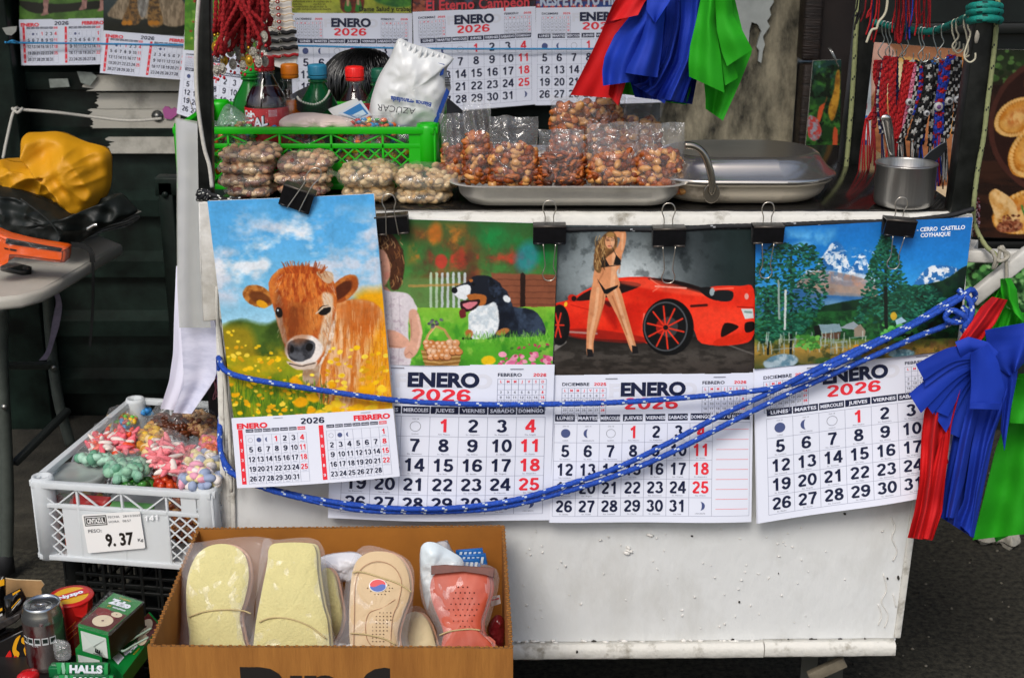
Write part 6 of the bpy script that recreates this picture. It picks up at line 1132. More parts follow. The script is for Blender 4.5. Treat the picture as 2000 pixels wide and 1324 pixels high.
b4, O4, q4 = bottle(619, 126, 2.29, .034, GZ, cm('cap_blue', '#2a7f9e', .45), GRB, None, label='blue capped green bottle wearing bead necklaces', capr=.0155)
bottle(692, 130, 2.29, .032, GZ, cm('cap_scarlet', '#e8231f', .4), CLR, cm('red_drink', '#a0141c', .12), .74, label='scarlet capped bottle of red drink beside the sugar bag', capr=.0155)
bottle(741, 134, 2.40, .03, GZ, cm('cap_teal', '#155a44', .45), GRB, None, label='dark green capped bottle mostly hidden by the sugar bag', capr=.0145)
def beads(name, label, pts, r, m, gap=1.9):
    P = crom(pts, 8); L = sum((P[i] - P[i - 1]).length for i in range(1, len(P))); mb = MB()
    for p in resample(P, int(L / (r * gap))): mb.blob(p, (r, r, r), None, 0, 1, .05)
    return tag(mb.build(name, [m]), label, 'necklace')
YB = 2.245
beads('bead_necklace', 'white pearl necklace draped over the green bottle', [at(x, y, Y) for x, y, Y in ((581, 190, 2.27), (585, 196, YB), (598, 202, YB), (616, 204, YB), (632, 196, YB), (641, 184, 2.26), (643, 178, 2.28))], .0021, cm('pearl', '#d6d2c4', .3))
for k in range(4): beads('bead_necklace', ('black bead necklace, uppermost of four on the green bottle', 'black bead necklace just under the uppermost on green bottle', 'black bead necklace, third of four down the green bottle', 'black bead necklace, lowest of four on the green bottle')[k], [at(x, y + k * 5, Y) for x, y, Y in ((578, 194, 2.28), (588, 203, YB), (604, 209, YB - .002), (622, 208, YB - .002), (640, 197, YB), (648, 188, 2.28))], .0022, cm('jet_bead', '#0d0d0f', .2))
# sugar bag
sb = thing('sugar_bag', 'white plastic sugar bag standing upside down in the green crate', 'sugar bag', at(800, 250, 2.27)); ol = [(778, 76), (800, 84), (840, 96), (884, 112), (882, 122), (872, 138), (880, 170), (870, 205), (854, 250), (790, 262), (724, 246), (722, 210), (730, 175), (742, 145), (762, 112)]
mb = MB(); mb.puff(crom(pxs(ol, 2.27), 4, True), (0, .042, 0), 16, 0, .0035, 30, 7, 1., 1., .5, seg=100); mb.build('bag', [mat('sugar_plastic', '#dcdedd', .32, bump=.35, bs=30)], sb)
SS = Sheet(at(735, 165, 2.223), at(872, 200, 2.223), at(852, 258, 2.223), at(722, 246, 2.223), bow=.005); mb = MB(); bl = cm('sugar_blue', '#17408f', .4)
SS.text(mb, 'AZÚCAR', .34, .50, .0115, 1, 1., bold=.0, rot=R(184)); SS.text(mb, 'Blanca granulada', .52, .22, .0085, 0, .85, bold=.04, rot=R(184))
mb.build('lettering', [bl, cm('ink_charcoal', '#3a3a40', .5)], sb)
mb = MB(); mb.slab(pxs([(850, 122), (868, 126), (866, 146), (858, 150), (843, 148)], 2.2415), (0, .002, 0), .0004); mb.build('blue_panel', [bl], sb); mb = MB(); mb.slab(pxs([(872, 172), (878, 180), (852, 246), (846, 250), (846, 240)], 2.2415), (0, .002, 0), .0004); mb.build('blue_panel', [bl], sb); mb = MB(); mb.slab(pxs([(768, 246), (800, 250), (798, 262), (768, 258)], 2.233), (0, .003, 0), .0004)
mb.build('blue_panel', [bl], sb)
mb = MB(); s_ = Sheet(*pxs([(768, 246), (800, 250), (798, 262), (768, 258)], 2.2325)); s_.text(mb, 'Merc', .5, .45, .011, 0, .9, bold=.05, off=.0012, rot=R(180)); s_ = Sheet(*pxs([(850, 122), (868, 126), (861, 150), (843, 148)], 2.241)); s_.text(mb, '1kg', .5, .72, .0055, 0, .9, off=.0012, rot=R(188)); mb.build('panel_print', [mat('white_ink', '#e8eef6', .5)], sb)
mb = MB()
for k in range(6): mb.slab(pxs([(869, 152 + k * 3.2), (880, 152 + k * 3.2), (880, 153.4 + k * 3.2), (869, 153.4 + k * 3.2)], 2.2435), (0, .003, 0))
mb.build('barcode', [cm('ink_black', '#101012', .4)], sb)
mb = MB()
for k in range(9): q = 780 + k * 11; mb.tube(crom(pxs([(q, 80 + k * 3.4), (q - 5, 98 + k * 3), (q - 4, 118 + k * 2)], 2.242 + .003 * abs(4 - k)), 4), [.001, .002, .003, .0035, .003, .0025, .002, .001, .0006], 6)
mb.build('gathered_top', [MATS['sugar_plastic']], sb)
# things lying in the green crate
ML = [cm('mm_red', '#b82222', .25), cm('mm_yel', '#e2c21c', .25), cm('mm_blue', '#1f7fb8', .25), cm('mm_green', '#2fa03a', .25), cm('mm_or', '#d8641c', .25), cm('mm_brown', '#4a2416', .25)]
def upright(name, label, cat, px0, px1, py_top, py_bot, Y, thick, fillpy, mats, shapes, n, seed, what='nuts', group=None, fm=None, top=0., lean=0., wob=4):
    """a bag standing up: full below, open clear film above"""
    rnd = random.Random(seed); root = thing(name, label, cat, at((px0 + px1) / 2, py_bot, Y), group); mb = MB(); k = 0; n = int(n * 1.55)
    hw = (px1 - px0) / 2; cx = (px0 + px1) / 2
    while k < n:
        t = rnd.random(); y = py_bot + (fillpy - py_bot) * t; u = rnd.uniform(-1, 1); sh_ = 1 - .25 * t * abs(u); x = cx + u * hw * .93
        d = thick * math.sqrt(max(0, 1 - u * u * .85)) * (1 - .35 * t ** 2) * rnd.uniform(-.95, 1)
        if t > .86 and abs(u) > .75: k += 1; continue
        s_ = rnd.choice(shapes); mb.blob(at(x + lean * t, y, Y + lean * .0 - d * .9), tuple(a * rnd.uniform(.68, 1.02) for a in s_), rrot(rnd), rnd.randrange(len(mats)), 2 if what == 'nuts' else 1, .17 if what == 'nuts' else .05, rnd.random()); k += 1
    mb.build(what, mats, root, kind='stuff')
    mb = MB(); nv, nu = 18, 14
    for sg in (1, -1):
        P = []
        for j in range(nv + 1):
            v = j / nv; y = py_bot + (py_top - py_bot) * v; vf = (py_bot - fillpy) / max(1e-6, py_bot - py_top); r = []
            th = thick * (1.08 if v < vf else max(.07, 1.08 * (1 - (v - vf) / (1 - vf) * 1.15))) * (math.sqrt(min(1, v * 9 + .05)))
            for i in range(nu + 1):
                u = i / nu * 2 - 1; e = th * math.sqrt(max(0, 1 - u * u)); wv = .0035 * mnoise.noise(Vector((u * 2.2 + seed * 3, v * 4, sg))) * (2.6 if v > vf else .8) + (.003 * math.sin(u * 9 + seed + v * 2) if v > vf else 0)
                x = cx + u * hw * (1 + (.06 * (v - vf) if v > vf else 0)) + lean * v + top * max(0, v - vf) + wob * .4 * mnoise.noise(Vector((v * 3, seed, u)))
                yy = y - (wob * mnoise.noise(Vector((u * 1.6, seed * 2.7, 0))) if j == nv else 0)
                r.append(at(x, yy, Y - sg * e - wv))
            P.append(r)
        mb.grid(P, 0, flip=sg < 0)
    mb.build('clear_bag', [fm or FILM], root); return root
flat = [(.007, .007, .0035)]
upright('sweet_bag', 'bag of colour coated chocolate beans behind the lattice, left end of green crate', 'sweet bag', 418, 500, 236, 340, 2.235, .022, 262, ML, flat, 70, 21, 'sweets', 'sweet bags in the green crate')
upright('sweet_bag', 'bag of colour coated chocolate beans behind the middle of green crate', 'sweet bag', 552, 650, 262, 340, 2.232, .022, 276, ML, [(.009, .009, .007), (.007, .007, .004)], 80, 22, 'sweets', 'sweet bags in the green crate')
upright('sweet_bag', 'bag of round coated chocolates low behind the diamond lattice', 'sweet bag', 655, 800, 262, 350, 2.232, .022, 288, [cm('ball_a', '#a8522a', .3), cm('ball_b', '#c07848', .3), cm('ball_c', '#d8b02c', .3)], [(.008, .008, .008)], 70, 23, 'sweets', 'sweet bags in the green crate')
upright('sweet_bag', 'bag of colour coated beans heaped in front of the sugar bag', 'sweet bag', 660, 772, 224, 300, 2.225, .022, 234, ML, flat, 130, 24, 'sweets', 'sweet bags in the green crate')
upright('sweet_bag', 'crumpled open bag with few beans before the red label bottle', 'sweet bag', 492, 570, 190, 262, 2.222, .016, 242, ML, flat, 22, 25, 'sweets', 'sweet bags in the green crate', top=6, fm=film('film_pack', haze=.015, gloss=.05, bump=.4))
mb = MB(); ol = [(545, 238), (566, 224), (600, 220), (640, 224), (690, 234), (690, 250), (640, 254), (560, 254)]
tag((lambda o: o)(MB().puff(crom(pxs(ol, 2.225), 4, True), (0, .022, 0), 8, 0, .004, 50, 3).build('wafer_bag', [cm('wafer_pink', '#d8c4b8', .4, bump=.3, bs=40)])), 'pale pink bag of wafers lying across the top of green crate', 'sweet bag')
tag(MB().puff(crom(pxs([(424, 246), (434, 214), (446, 203), (462, 212), (482, 228), (490, 248), (450, 256)], 2.23), 4, True), (0, .02, 0), 9, 0, .006, 55, 9).build('crumpled_bag', [film('film_greenish', '#b9d8c4', .22, .2, .6)]), 'empty crumpled clear bag in the left corner of green crate', 'plastic bag')
for k, (q, c_) in enumerate((([(640, 214), (696, 192), (722, 226), (660, 236)], '#d4d6d4'), ([(660, 222), (705, 196), (726, 226), (700, 236)], '#c9d2da'))):
    r_ = thing('picture_card', ('white folded card leaning behind the coloured beans', 'small card with blue sky picture leaning in the crate')[k], 'card', at(680, 230, 2.245)); s_ = Sheet(*pxs(q, 2.247 - k * .004)); mb = MB(); mb.slab([s_.p(u, v) for u, v in ((0, 0), (1, 0), (1, 1), (0, 1))], s_.n * -.0012); mb.build('card', [cm('card_w%d' % k, c_, .5)], r_)
    if k: mb = MB(); s_.rect(mb, .12, .12, .9, .85, 0, .0004); s_.rect(mb, .2, .5, .8, .8, 1, .0008); mb.build('picture', [cm('card_sky', '#2f78b4', .4), cm('card_sea', '#bcd4e0', .4)], r_)
upright('sweet_bag', 'bag of colour coated beans peeping over the rim beside the red bottle', 'sweet bag', 440, 500, 226, 300, 2.228, .018, 238, ML, flat, 60, 26, 'sweets', 'sweet bags in the green crate')
upright('sweet_bag', 'bag of colour coated beans peeping over the rim below the amber bottle', 'sweet bag', 548, 640, 222, 300, 2.262, .016, 230, ML, flat, 80, 27, 'sweets', 'sweet bags in the green crate')
# stacked peanut bags
PNR = [mat('peanut_red', '#8e5a48', .4, var=.35, vs=60, c2='#c8a27c'), mat('peanut_pink', '#b98a68', .4), mat('peanut_cream', '#cdb08c', .4), mat('peanut_dark', '#6e3a30', .4)]
PNW = [mat('blanch_a', '#c9ab80', .45, var=.2, vs=60), mat('blanch_b', '#d6bd96', .45), mat('blanch_c', '#b99668', .45)]
def laybag(label, px0, px1, py_b, hpx, Y, depth, mats, seed, group, n=90, sh_=None, rot=0., ear=None):
    """a plump bag lying on the counter or on another bag; front face traced at depth Y"""
    k = mpp(Y, py_b); a, b = at(px0, py_b, Y), at(px1, py_b, Y); hh = hpx * k; cxv = (a + b) / 2 + Vector((0, depth / 2, 0)); w2 = (b - a).length / 2; rnd = random.Random(seed); root = thing('peanut_bag', label, 'peanut bag', cxv, group)
    zc = a.z + hh * .55; mb = MB(); c0 = Vector((cxv.x, cxv.y, zc)); rm = roty(rot)
    for i in range(n):
        th, ph_ = rnd.uniform(0, 6.283), math.asin(rnd.uniform(-1, 1)); u = Vector((math.copysign(abs(math.cos(th)) ** .6, math.cos(th)) * math.cos(ph_) ** .7 * w2 * .92, math.copysign(abs(math.sin(th)) ** .6, math.sin(th)) * math.cos(ph_) ** .7 * depth * .46, math.sin(ph_) * hh * .5)) * rnd.uniform(.8, 1)
        mb.blob(c0 + rm @ u, tuple(q * rnd.uniform(.85, 1.15) for q in (sh_ or (.0092, .0052, .005))), rotz(rnd.uniform(0, 6.3)) @ rotx(rnd.uniform(-.5, .5)), rnd.randrange(len(mats)), 2, .03, rnd.random())
    mb.build('peanuts', mats, root, kind='stuff'); mb = MB(); vs = []; nn = 30; rr = []
    for j in range(13):
        ph_ = -math.pi / 2 + math.pi * j / 12; r = []
        for i in range(nn + 1):
            th = 6.2832 * (i % nn) / nn; q = Vector((math.copysign(abs(math.cos(th)) ** .55, math.cos(th)) * math.cos(ph_) ** .6 * w2 * 1.02, math.copysign(abs(math.sin(th)) ** .55, math.sin(th)) * math.cos(ph_) ** .6 * depth * .52, math.sin(ph_) * hh * .58)); q *= 1 + .05 * mnoise.noise(q * 60 + Vector((seed, 0, 0))); r.append(c0 + rm @ q)
        rr.append(r)
    mb.grid(rr, 0)
    for ex in (ear or ()):
        s_ = 1 if ex > 0 else -1; e = c0 + rm @ Vector((s_ * w2 * .95, 0, 0)); mb.grid([[e + Vector((s_ * t * abs(ex), (u - .5) * depth * (.5 + t * .4), hh * (.1 * math.sin(u * 6) + .3 * t * math.sin(u * 3 + 1)))) for u in (0, .2, .4, .6, .8, 1)] for t in (0, .35, .7, 1)], 0)
    mb.build('clear_bag', [FILM3], root)
GA = 'peanut bags stacked on the counter'
for k, (x0, x1, yb, h, rt) in enumerate(((432, 528, 390, 22, .05), (420, 528, 371, 26, -.03), (420, 530, 347, 24, .03), (424, 540, 325, 32, -.04))): laybag(('lowest red skinned peanut bag of the left stack', 'second red skinned peanut bag from the bottom of left stack', 'third red skinned peanut bag from the bottom of left stack', 'topmost red skinned peanut bag of the left stack')[k], x0, x1, yb, h, 2.105 + .003 * k, .09, PNR, 40 + k, GA, 110, rot=rt)
for k, (x0, x1, yb, h, rt) in enumerate(((540, 640, 388, 22, .0), (530, 645, 368, 26, -.02), (536, 648, 345, 36, -.06))): laybag(('lowest peanut bag of the stack behind the tilted clip', 'middle peanut bag of the stack behind the tilted clip', 'topmost peanut bag of the stack behind the tilted clip')[k], x0, x1, yb, h, 2.105, .09, PNR, 50 + k, GA, 110, rot=rt, ear=(.012,) if k == 2 else ())
for k, (x0, x1, yb, h, rt) in enumerate(((662, 765, 400, 26, .0), (655, 772, 374, 42, -.03))): laybag(('lower pale blanched peanut bag beside the cow calendar corner', 'upper pale blanched peanut bag beside the cow calendar corner')[k], x0, x1, yb, h, 2.085, .11, PNW, 60 + k, GA, 120, rot=rt, ear=(-.016,) if k == 1 else ())
for k, (x0, x1, yb, h, rt) in enumerate(((768, 880, 404, 26, .0), (766, 896, 381, 42, .03))): laybag(('lower pale blanched peanut bag next to the steel tray', 'upper pale blanched peanut bag next to the steel tray')[k], x0, x1, yb, h, 2.085, .11, PNW, 70 + k, GA, 120, rot=rt, ear=(.02,) if k == 1 else ())
# steel tray of caramelised nuts
SST = mat('stainless', '#c4bfb7', .2, metal=.9, var=.12, vs=5, bump=.08, bs=10); SSR = mat('stainless_rough', '#c4c0b8', .34, metal=.45, var=.25, vs=12, bump=.1, bs=12)
tray = thing('steel_tray', 'stainless steel oven tray holding the caramel nut bags', 'tray', at(1110, 412, 2.07)); mb = MB()
T0 = at(890, 356, 2.045); T1 = at(1336, 374, 2.045); zt = (T0.z + T1.z) / 2; zb = CZ + .003; xc_, yc_ = (T0.x + T1.x) / 2, 2.045 + .15; hx, hy = (T1.x - T0.x) / 2 + .0, .15
def rrect(hx, hy, r, n=7):
    o = []
    for cx, cy, a0 in ((hx - r, -hy + r, -90), (hx - r, hy - r, 0), (-hx + r, hy - r, 90), (-hx + r, -hy + r, 180)):
        for k in range(n + 1): a = R(a0 + 90 * k / n); o.append((cx + r * math.cos(a), cy + r * math.sin(a)))
    return o
rings = []
for (ins, z, r) in ((-.012, zt + .001, .055), (-.009, zt + .003, .052), (0, zt, .048), (.004, (zt + zb) / 2, .046), (.009, zb + .012, .045), (.018, zb + .003, .04), (.04, zb, .03)): rings.append([(xc_ + x, yc_ + y, z) for x, y in rrect(hx - ins, hy - ins, r)])
for rg in rings: rg.append(rg[0])
mb.grid(rings, 0); mb.add(rings[-1][:-1], [tuple(range(len(rings[-1]) - 1))]); mb.build('pan', [SSR], tray)
GN = 'caramel nut bags in the steel tray'; NS = [(.009, .0075, .007), (.011, .007, .006), (.007, .006, .006)]; AL = [(.014, .004, .003), (.012, .005, .003)]
YN = 2.10
upright('nut_bag', 'caramel nut bag leaning at the far left end of the tray', 'nut bag', 868, 918, 222, 350, 2.15, .018, 285, NUTM, NS, 60, 1, group=GN, lean=-10)
upright('nut_bag', 'tall caramel nut bag second from the left in the tray', 'nut bag', 908, 960, 196, 356, YN + .01, .02, 262, NUTM, NS, 100, 2, group=GN, wob=8, top=-8)
upright('nut_bag', 'wide caramel nut bag third from the left in front row', 'nut bag', 956, 1050, 228, 362, YN, .025, 284, NUTM, NS, 165, 3, group=GN, wob=6)
upright('nut_bag', 'bag of dark sliced almond brittle in the middle of front row', 'nut bag', 1052, 1140, 252, 364, YN, .024, 300, [NUTM[0], NUTM[2], mat('almond2', '#4a2412', .3), NUTM[1]], AL, 190, 4, group=GN, wob=6)
upright('nut_bag', 'caramel nut bag second from the right in front row', 'nut bag', 1148, 1246, 240, 368, YN, .024, 300, NUTM, NS, 160, 5, group=GN, wob=7)
upright('nut_bag', 'caramel nut bag at the right end of front row', 'nut bag', 1242, 1336, 240, 376, YN, .025, 292, NUTM, NS, 170, 6, group=GN, wob=5)
upright('nut_bag', 'caramel nut bag in the back row, left one', 'nut bag', 1076, 1142, 188, 300, 2.19, .022, 205, NUTM, NS, 100, 7, group=GN, top=-24, wob=6)
upright('nut_bag', 'caramel nut bag in the back row, middle one', 'nut bag', 1126, 1222, 184, 320, 2.20, .026, 196, NUTM, NS, 190, 8, group=GN, wob=5)
upright('nut_bag', 'caramel nut bag in the back row with flaring clear top', 'nut bag', 1216, 1290, 190, 320, 2.19, .022, 232, NUTM, NS, 90, 9, group=GN, top=34, wob=10)
# roasting pan
rp = thing('roasting_pan', 'old stainless roasting pan with a lid and curved handles', 'roasting pan', at(1490, 415, 2.12))
xa, xb = at(1290, 400, 2.08).x, at(1628, 400, 2.08).x; xc_ = (xa + xb) / 2; hx = (xb - xa) / 2; hy = .105; yc_ = 2.07 + hy; zb = CZ + .003; zl = at(1490, 358, 2.07).z; ztp = at(1490, 309, 2.085).z
def ringset(L, m, name, root, cap=True):
    mb = MB(); rg = [[(xc_ + x, yc_ + y, z) for x, y in rrect(hx - i, hy - i, r, 9)] for i, z, r in L]
    for q in rg: q.append(q[0])
    mb.grid(rg, 0)
    if cap: q = rg[-1]; n = len(q) - 1; mb.add([(xc_, yc_, q[0][2])] + q[:-1], [(0, 1 + i, 1 + (i + 1) % n) for i in range(n)])
    return mb.build(name, m, root)
PANB = mat('burnt_steel', '#b8ae9c', .38, metal=.2, var=.7, vs=9, c2='#2c1c10', bump=.1, bs=20, thr=(.28, .44))
ringset([(-.010, zl - .001, .09), (-.010, zl - .004, .09), (0, zl - .006, .08), (.002, (zl + zb) / 2, .08), (.006, zb + .010, .08), (.016, zb + .002, .075), (.04, zb, .06)], [PANB], 'pan', rp)
ringset([(-.014, zl + .001, .095), (-.015, zl + .004, .095), (-.011, zl + .007, .09), (-.005, zl + .011, .09), (.006, ztp - .012, .085), (.011, ztp - .004, .08), (.022, ztp, .075)], [SST], 'lid', rp)
def handle(pts, Y):
    mb = MB(); mb.tube(crom(pxs(pts, Y), 6), .0058, 12); c = at(*pts[-1], Y + .004); mb.slab([c + Vector((.013 * math.cos(a), 0, .016 * math.sin(a) - .002)) for a in np.linspace(0, 6.28, 17)[:-1]], (0, .006, 0), .001); mb.blob(c + Vector((0, -.002, 0)), (.004, .003, .004), None, 0, 2, 0); mb.build('handle', [mat('handle_steel', '#a39a8c', .22, metal=.95)], rp)
handle([(1338, 284), (1356, 286), (1374, 300), (1386, 330), (1391, 360), (1390, 376)], 2.052)
mb = MB(); mb.tube(crom(pxs([(1508, 302), (1516, 294), (1536, 291), (1556, 294), (1566, 304)], 2.25), 6), .005, 12); mb.build('handle', [MATS['handle_steel']], rp)
# steel mug and spoons
mg = thing('steel_mug', 'brushed stainless steel mug standing near the counter corner', 'mug', at(1760, 424, 2.13)); c = at(1760, 424, 2.09); rM = 57 * mpp(2.09, 370); zt = at(1760, 317, 2.09).z; O = Vector((c.x, 2.04 + rM, 0))
mb = MB(); z0 = CZ + .003; mb.lathe([(0, z0), (rM - .004, z0), (rM - .001, z0 + .003), (rM, z0 + .01), (rM, zt - .004), (rM + .002, zt - .002), (rM + .002, zt), (rM - .001, zt + .001), (rM - .002, zt - .002), (rM - .003, z0 + .01), (0, z0 + .008)], O, 56); mb.build('cup', [mat('brushed_steel', '#aaa8a4', .3, metal=.85, var=.15, vs=30, stretch=(12, 12, .3), bump=.08, bs=30)], mg)
sp_ = thing('spoon', 'bright steel spoon standing in the mug', 'spoon', O + Vector((-.02, 0, CZ + .1))); mb = MB(); P = [at(x, y, 2.13) for x, y in ((1727, 230), (1731, 228), (1736, 232), (1738, 260), (1742, 300), (1746, 340), (1750, 390))]
P = [at(1730, 231, 2.125), at(1734, 250, 2.13), at(1738, 275, 2.135), at(1741, 300, 2.14), at(1745, 340, 2.145), at(1748, 380, 2.15)]; wds = [.0085, .0082, .007, .0055, .0045, .0045]; up_ = Vector((0, -1, 0))
sec = lambda p, w_: [p + Vector((w_ * math.cos(a), -.0022 * math.sin(a), 0)) for a in np.linspace(0, 6.2832, 13)]
mb.grid([sec(p, w_) for p, w_ in zip(P, wds)], 0); mb.add([P[0]] + sec(P[0], wds[0])[:-1], [(0, 1 + (i + 1) % 12, 1 + i) for i in range(12)]); mb.blob(P[0], (.0085, .0022, .006), None, 0, 2, 0); mb.blob(P[-1] + Vector((.002, 0, -.014)), (.017, .005, .02), None, 0, 3, 0); mb.build('spoon', [mat('polished_steel', '#cfcdc9', .15, metal=.95)], sp_)
mb = MB(); P = [at(1848, 282, 2.17), at(1838, 292, 2.17), at(1820, 306, 2.165), at(1805, 318, 2.16), at(1790, 332, 2.155), at(1778, 350, 2.15)]; mb.grid([[p + Vector((q * .35, -.003, -q)) for q in np.linspace(-w_, w_, 7)] for p, w_ in zip(P, (.004, .008, .009, .007, .0035, .003))], 0); mb.grid([[p + Vector((q * .35, .001, -q)) for q in np.linspace(-w_, w_, 7)] for p, w_ in zip(P, (.004, .008, .009, .007, .0035, .003))], 1, flip=True); tag(mb.build('ladle', [cm('black_ladle', '#17181a', .35), cm('ladle_edge', '#7d8288', .3)]), 'black plastic ladle leaning out of the steel mug', 'ladle')
rope('blue_tied_cord', 'dark blue and black cord tied between rear post and mug', [[at(x, y, 2.36) for x, y in ((1638, 352), (1650, 345), (1664, 356), (1676, 350), (1690, 362), (1704, 370))], [at(x, y, 2.35) for x, y in ((1640, 362), (1656, 352), (1668, 362), (1680, 358), (1700, 372))]], .004, mat('cord_navy', '#15286a', .7), mat('cord_black', '#15161a', .7), every=7)
upright('nut_bag', 'bag of caramel nuts low behind the right front of the white crate', 'nut bag', 332, 396, 962, 1056, 2.085, .014, 972, NUTM, NS, 90, 14)
# ================================================================= coloured cloths
def fab(n, c, c2): return mat(n, c, .75, var=.12, vs=5, c2=c2, bump=.12, bs=900)
FR, FB, FG = fab('red_cloth', '#cc0c12', '#bc0a10'), fab('blue_cloth', '#0a36ac', '#082c94'), fab('green_cloth', '#1ea006', '#189004')
def layers(name, label, cat, m, Ls, group=None):
    c = Ls[0]; root = thing(name, label, cat, at(c[0][0][0], c[0][0][1], c[2]), group)
    for L in Ls:
        kw = dict(L[3]) if len(L) > 3 else {}; kw.setdefault('wr', .007); mb = MB(); cloth(mb, L[0], L[1], L[2], thick=.0012, **kw); mb.build('cloth_layer', [m], root)
    return root
Yf = 2.06
layers('red_cloth', 'red cloth hanging at the top beside the wall calendars', 'cloth', FR, [
    ([(1228, -40), (1196, 10), (1176, 60), (1150, 115), (1114, 186)], [(1300, -40), (1270, 20), (1245, 70), (1215, 130), (1196, 192)], 2.12, dict(amp=.010, nf=.8, ph=.5)),
    ([(1250, -40), (1236, 30), (1214, 90), (1194, 150), (1188, 185)], [(1290, -40), (1276, 30), (1252, 90), (1226, 150), (1208, 208)], 2.10, dict(amp=.008, nf=1, ph=2)),
    ([(1232, -40), (1204, 10), (1184, 44)], [(1296, -40), (1258, 6), (1246, 30)], 2.05, dict(amp=.008, nf=.7, ph=3)),
    ([(1188, 40), (1180, 48), (1172, 50)], [(1256, 0), (1240, 26), (1204, 44)], 2.06, dict(amp=.004, nf=.6, ph=0))])
layers('green_cloth', 'green cloth tips showing under the hanging blue cloths', 'cloth', FG, [
    ([(1220, 100), (1214, 150), (1212, 184)], [(1300, 100), (1290, 160), (1282, 192)], 2.16, dict(amp=.01, nf=2, ph=1)),
    ([(1290, 100), (1296, 170), (1300, 200)], [(1356, 100), (1352, 170), (1340, 205)], 2.16, dict(amp=.01, nf=2, ph=2))])
layers('blue_cloth', 'bundle of blue cloths fanned out at the top of the stall', 'cloth', FB, [
    ([(1262, -40), (1250, 30), (1232, 100), (1228, 150), (1240, 190)], [(1400, -40), (1385, 60), (1366, 130), (1352, 204)], 2.13, dict(amp=.022, nf=2.6, ph=.4, cols=60)),
    ([(1262, -40), (1240, 20), (1200, 70), (1181, 110), (1176, 140), (1178, 168)], [(1300, -40), (1290, 40), (1262, 90), (1240, 150), (1236, 160)], 2.08, dict(amp=.012, nf=1, ph=2.2, bulge=.02)),
    ([(1300, -40), (1300, 40), (1290, 110), (1262, 160), (1236, 166)], [(1372, -40), (1360, 60), (1330, 140), (1298, 203)], 2.10, dict(amp=.014, nf=1.8, ph=1.1)),
    ([(1262, -40), (1256, 20), (1240, 80), (1216, 130), (1213, 142)], [(1300, -40), (1298, 40), (1292, 100), (1284, 152)], 2.055, dict(amp=.010, nf=1.1, ph=3.4, bulge=.012)),
    ([(1330, -40), (1330, 40), (1320, 120), (1282, 192)], [(1392, -40), (1380, 60), (1362, 120), (1334, 200)], 2.075, dict(amp=.014, nf=1.6, ph=.2)),
    ([(1268, -40), (1262, 20), (1278, 44)], [(1330, -40), (1310, 0), (1280, 46)], 2.035, dict(amp=.004, nf=.6, ph=1))])
layers('green_cloth', 'large green cloth hanging in front of the concrete wall', 'cloth', FG, [
    ([(1385, -40), (1376, 60), (1374, 150), (1378, 190), (1378, 213)], [(1426, -40), (1450, 60), (1470, 98), (1446, 160), (1412, 236)], 2.09, dict(amp=.010, nf=1, ph=1, bulge=-.01)),
    ([(1376, -40), (1360, 40), (1348, 90), (1345, 120), (1346, 150)], [(1400, -40), (1398, 50), (1408, 110), (1412, 150), (1415, 182)], 2.06, dict(amp=.009, nf=.8, ph=2.6, bulge=.012)),
    ([(1394, -40), (1400, 60), (1410, 104), (1420, 130)], [(1426, -40), (1432, 30), (1458, 80), (1470, 97)], 2.055, dict(amp=.006, nf=.6, ph=0, bulge=.015)),
    ([(1408, 100), (1412, 140), (1416, 168)], [(1424, 96), (1436, 130), (1442, 152)], 2.066, dict(amp=.003, nf=.5, ph=1))])
# lower bundle tied to the white bar
layers('green_cloth', 'green cloths gathered and knotted on the white bar at right', 'cloth', FG, [
    ([(1950, 540), (1926, 590), (1908, 640), (1900, 668)], [(1976, 540), (1968, 590), (1958, 630), (1940, 668)], 2.055, dict(amp=.012, nf=2, ph=1)),
    ([(1960, 600), (1944, 640), (1948, 700)], [(2030, 620), (2030, 680), (2030, 720)], 2.03, dict(amp=.014, nf=3.5, ph=.3)),
    ([(1954, 545), (1955, 570), (1960, 590)], [(1974, 543), (1986, 565), (1990, 600), (2010, 640)], 2.01, dict(amp=.008, nf=1, ph=3, bulge=.012)),
    ([(1990, 730), (1972, 800), (1944, 880), (1922, 970), (1900, 1054)], [(2060, 730), (2060, 860), (2060, 960), (2060, 1036)], 2.04, dict(amp=.012, nf=1.1, ph=2, bulge=.01, tilt=-.01)),
    ([(1984, 740), (1976, 790), (1972, 826)], [(2060, 740), (2060, 790), (2060, 830)], 2.00, dict(amp=.008, nf=.8, ph=1, bulge=.02)),
    ([(1940, 1000), (1936, 1030), (1945, 1058)], [(2010, 1000), (2010, 1020), (2000, 1032)], 2.10, dict(amp=.01, nf=1, ph=0))])
layers('red_cloth', 'red cloths twisted at the top and falling beside the cart end', 'cloth', FR, [
    ([(1862, 690), (1836, 740), (1806, 800), (1800, 850), (1796, 940), (1786, 1000), (1773, 1050)], [(1905, 690), (1876, 760), (1858, 830), (1848, 920), (1838, 990), (1820, 1055)], 1.966, dict(amp=.018, nf=1.7, ph=1, cols=44)),
    ([(1836, 860), (1820, 920), (1808, 980), (1796, 1050)], [(1852, 840), (1848, 920), (1840, 1000), (1822, 1054)], 1.952, dict(amp=.008, nf=1.2, ph=3)),
    ([(1938, 580), (1916, 600), (1896, 630), (1880, 654), (1856, 692)], [(1968, 586), (1944, 632), (1925, 655), (1900, 684), (1866, 720)], 1.962, dict(amp=.009, nf=1.6, ph=2, bulge=.018))])
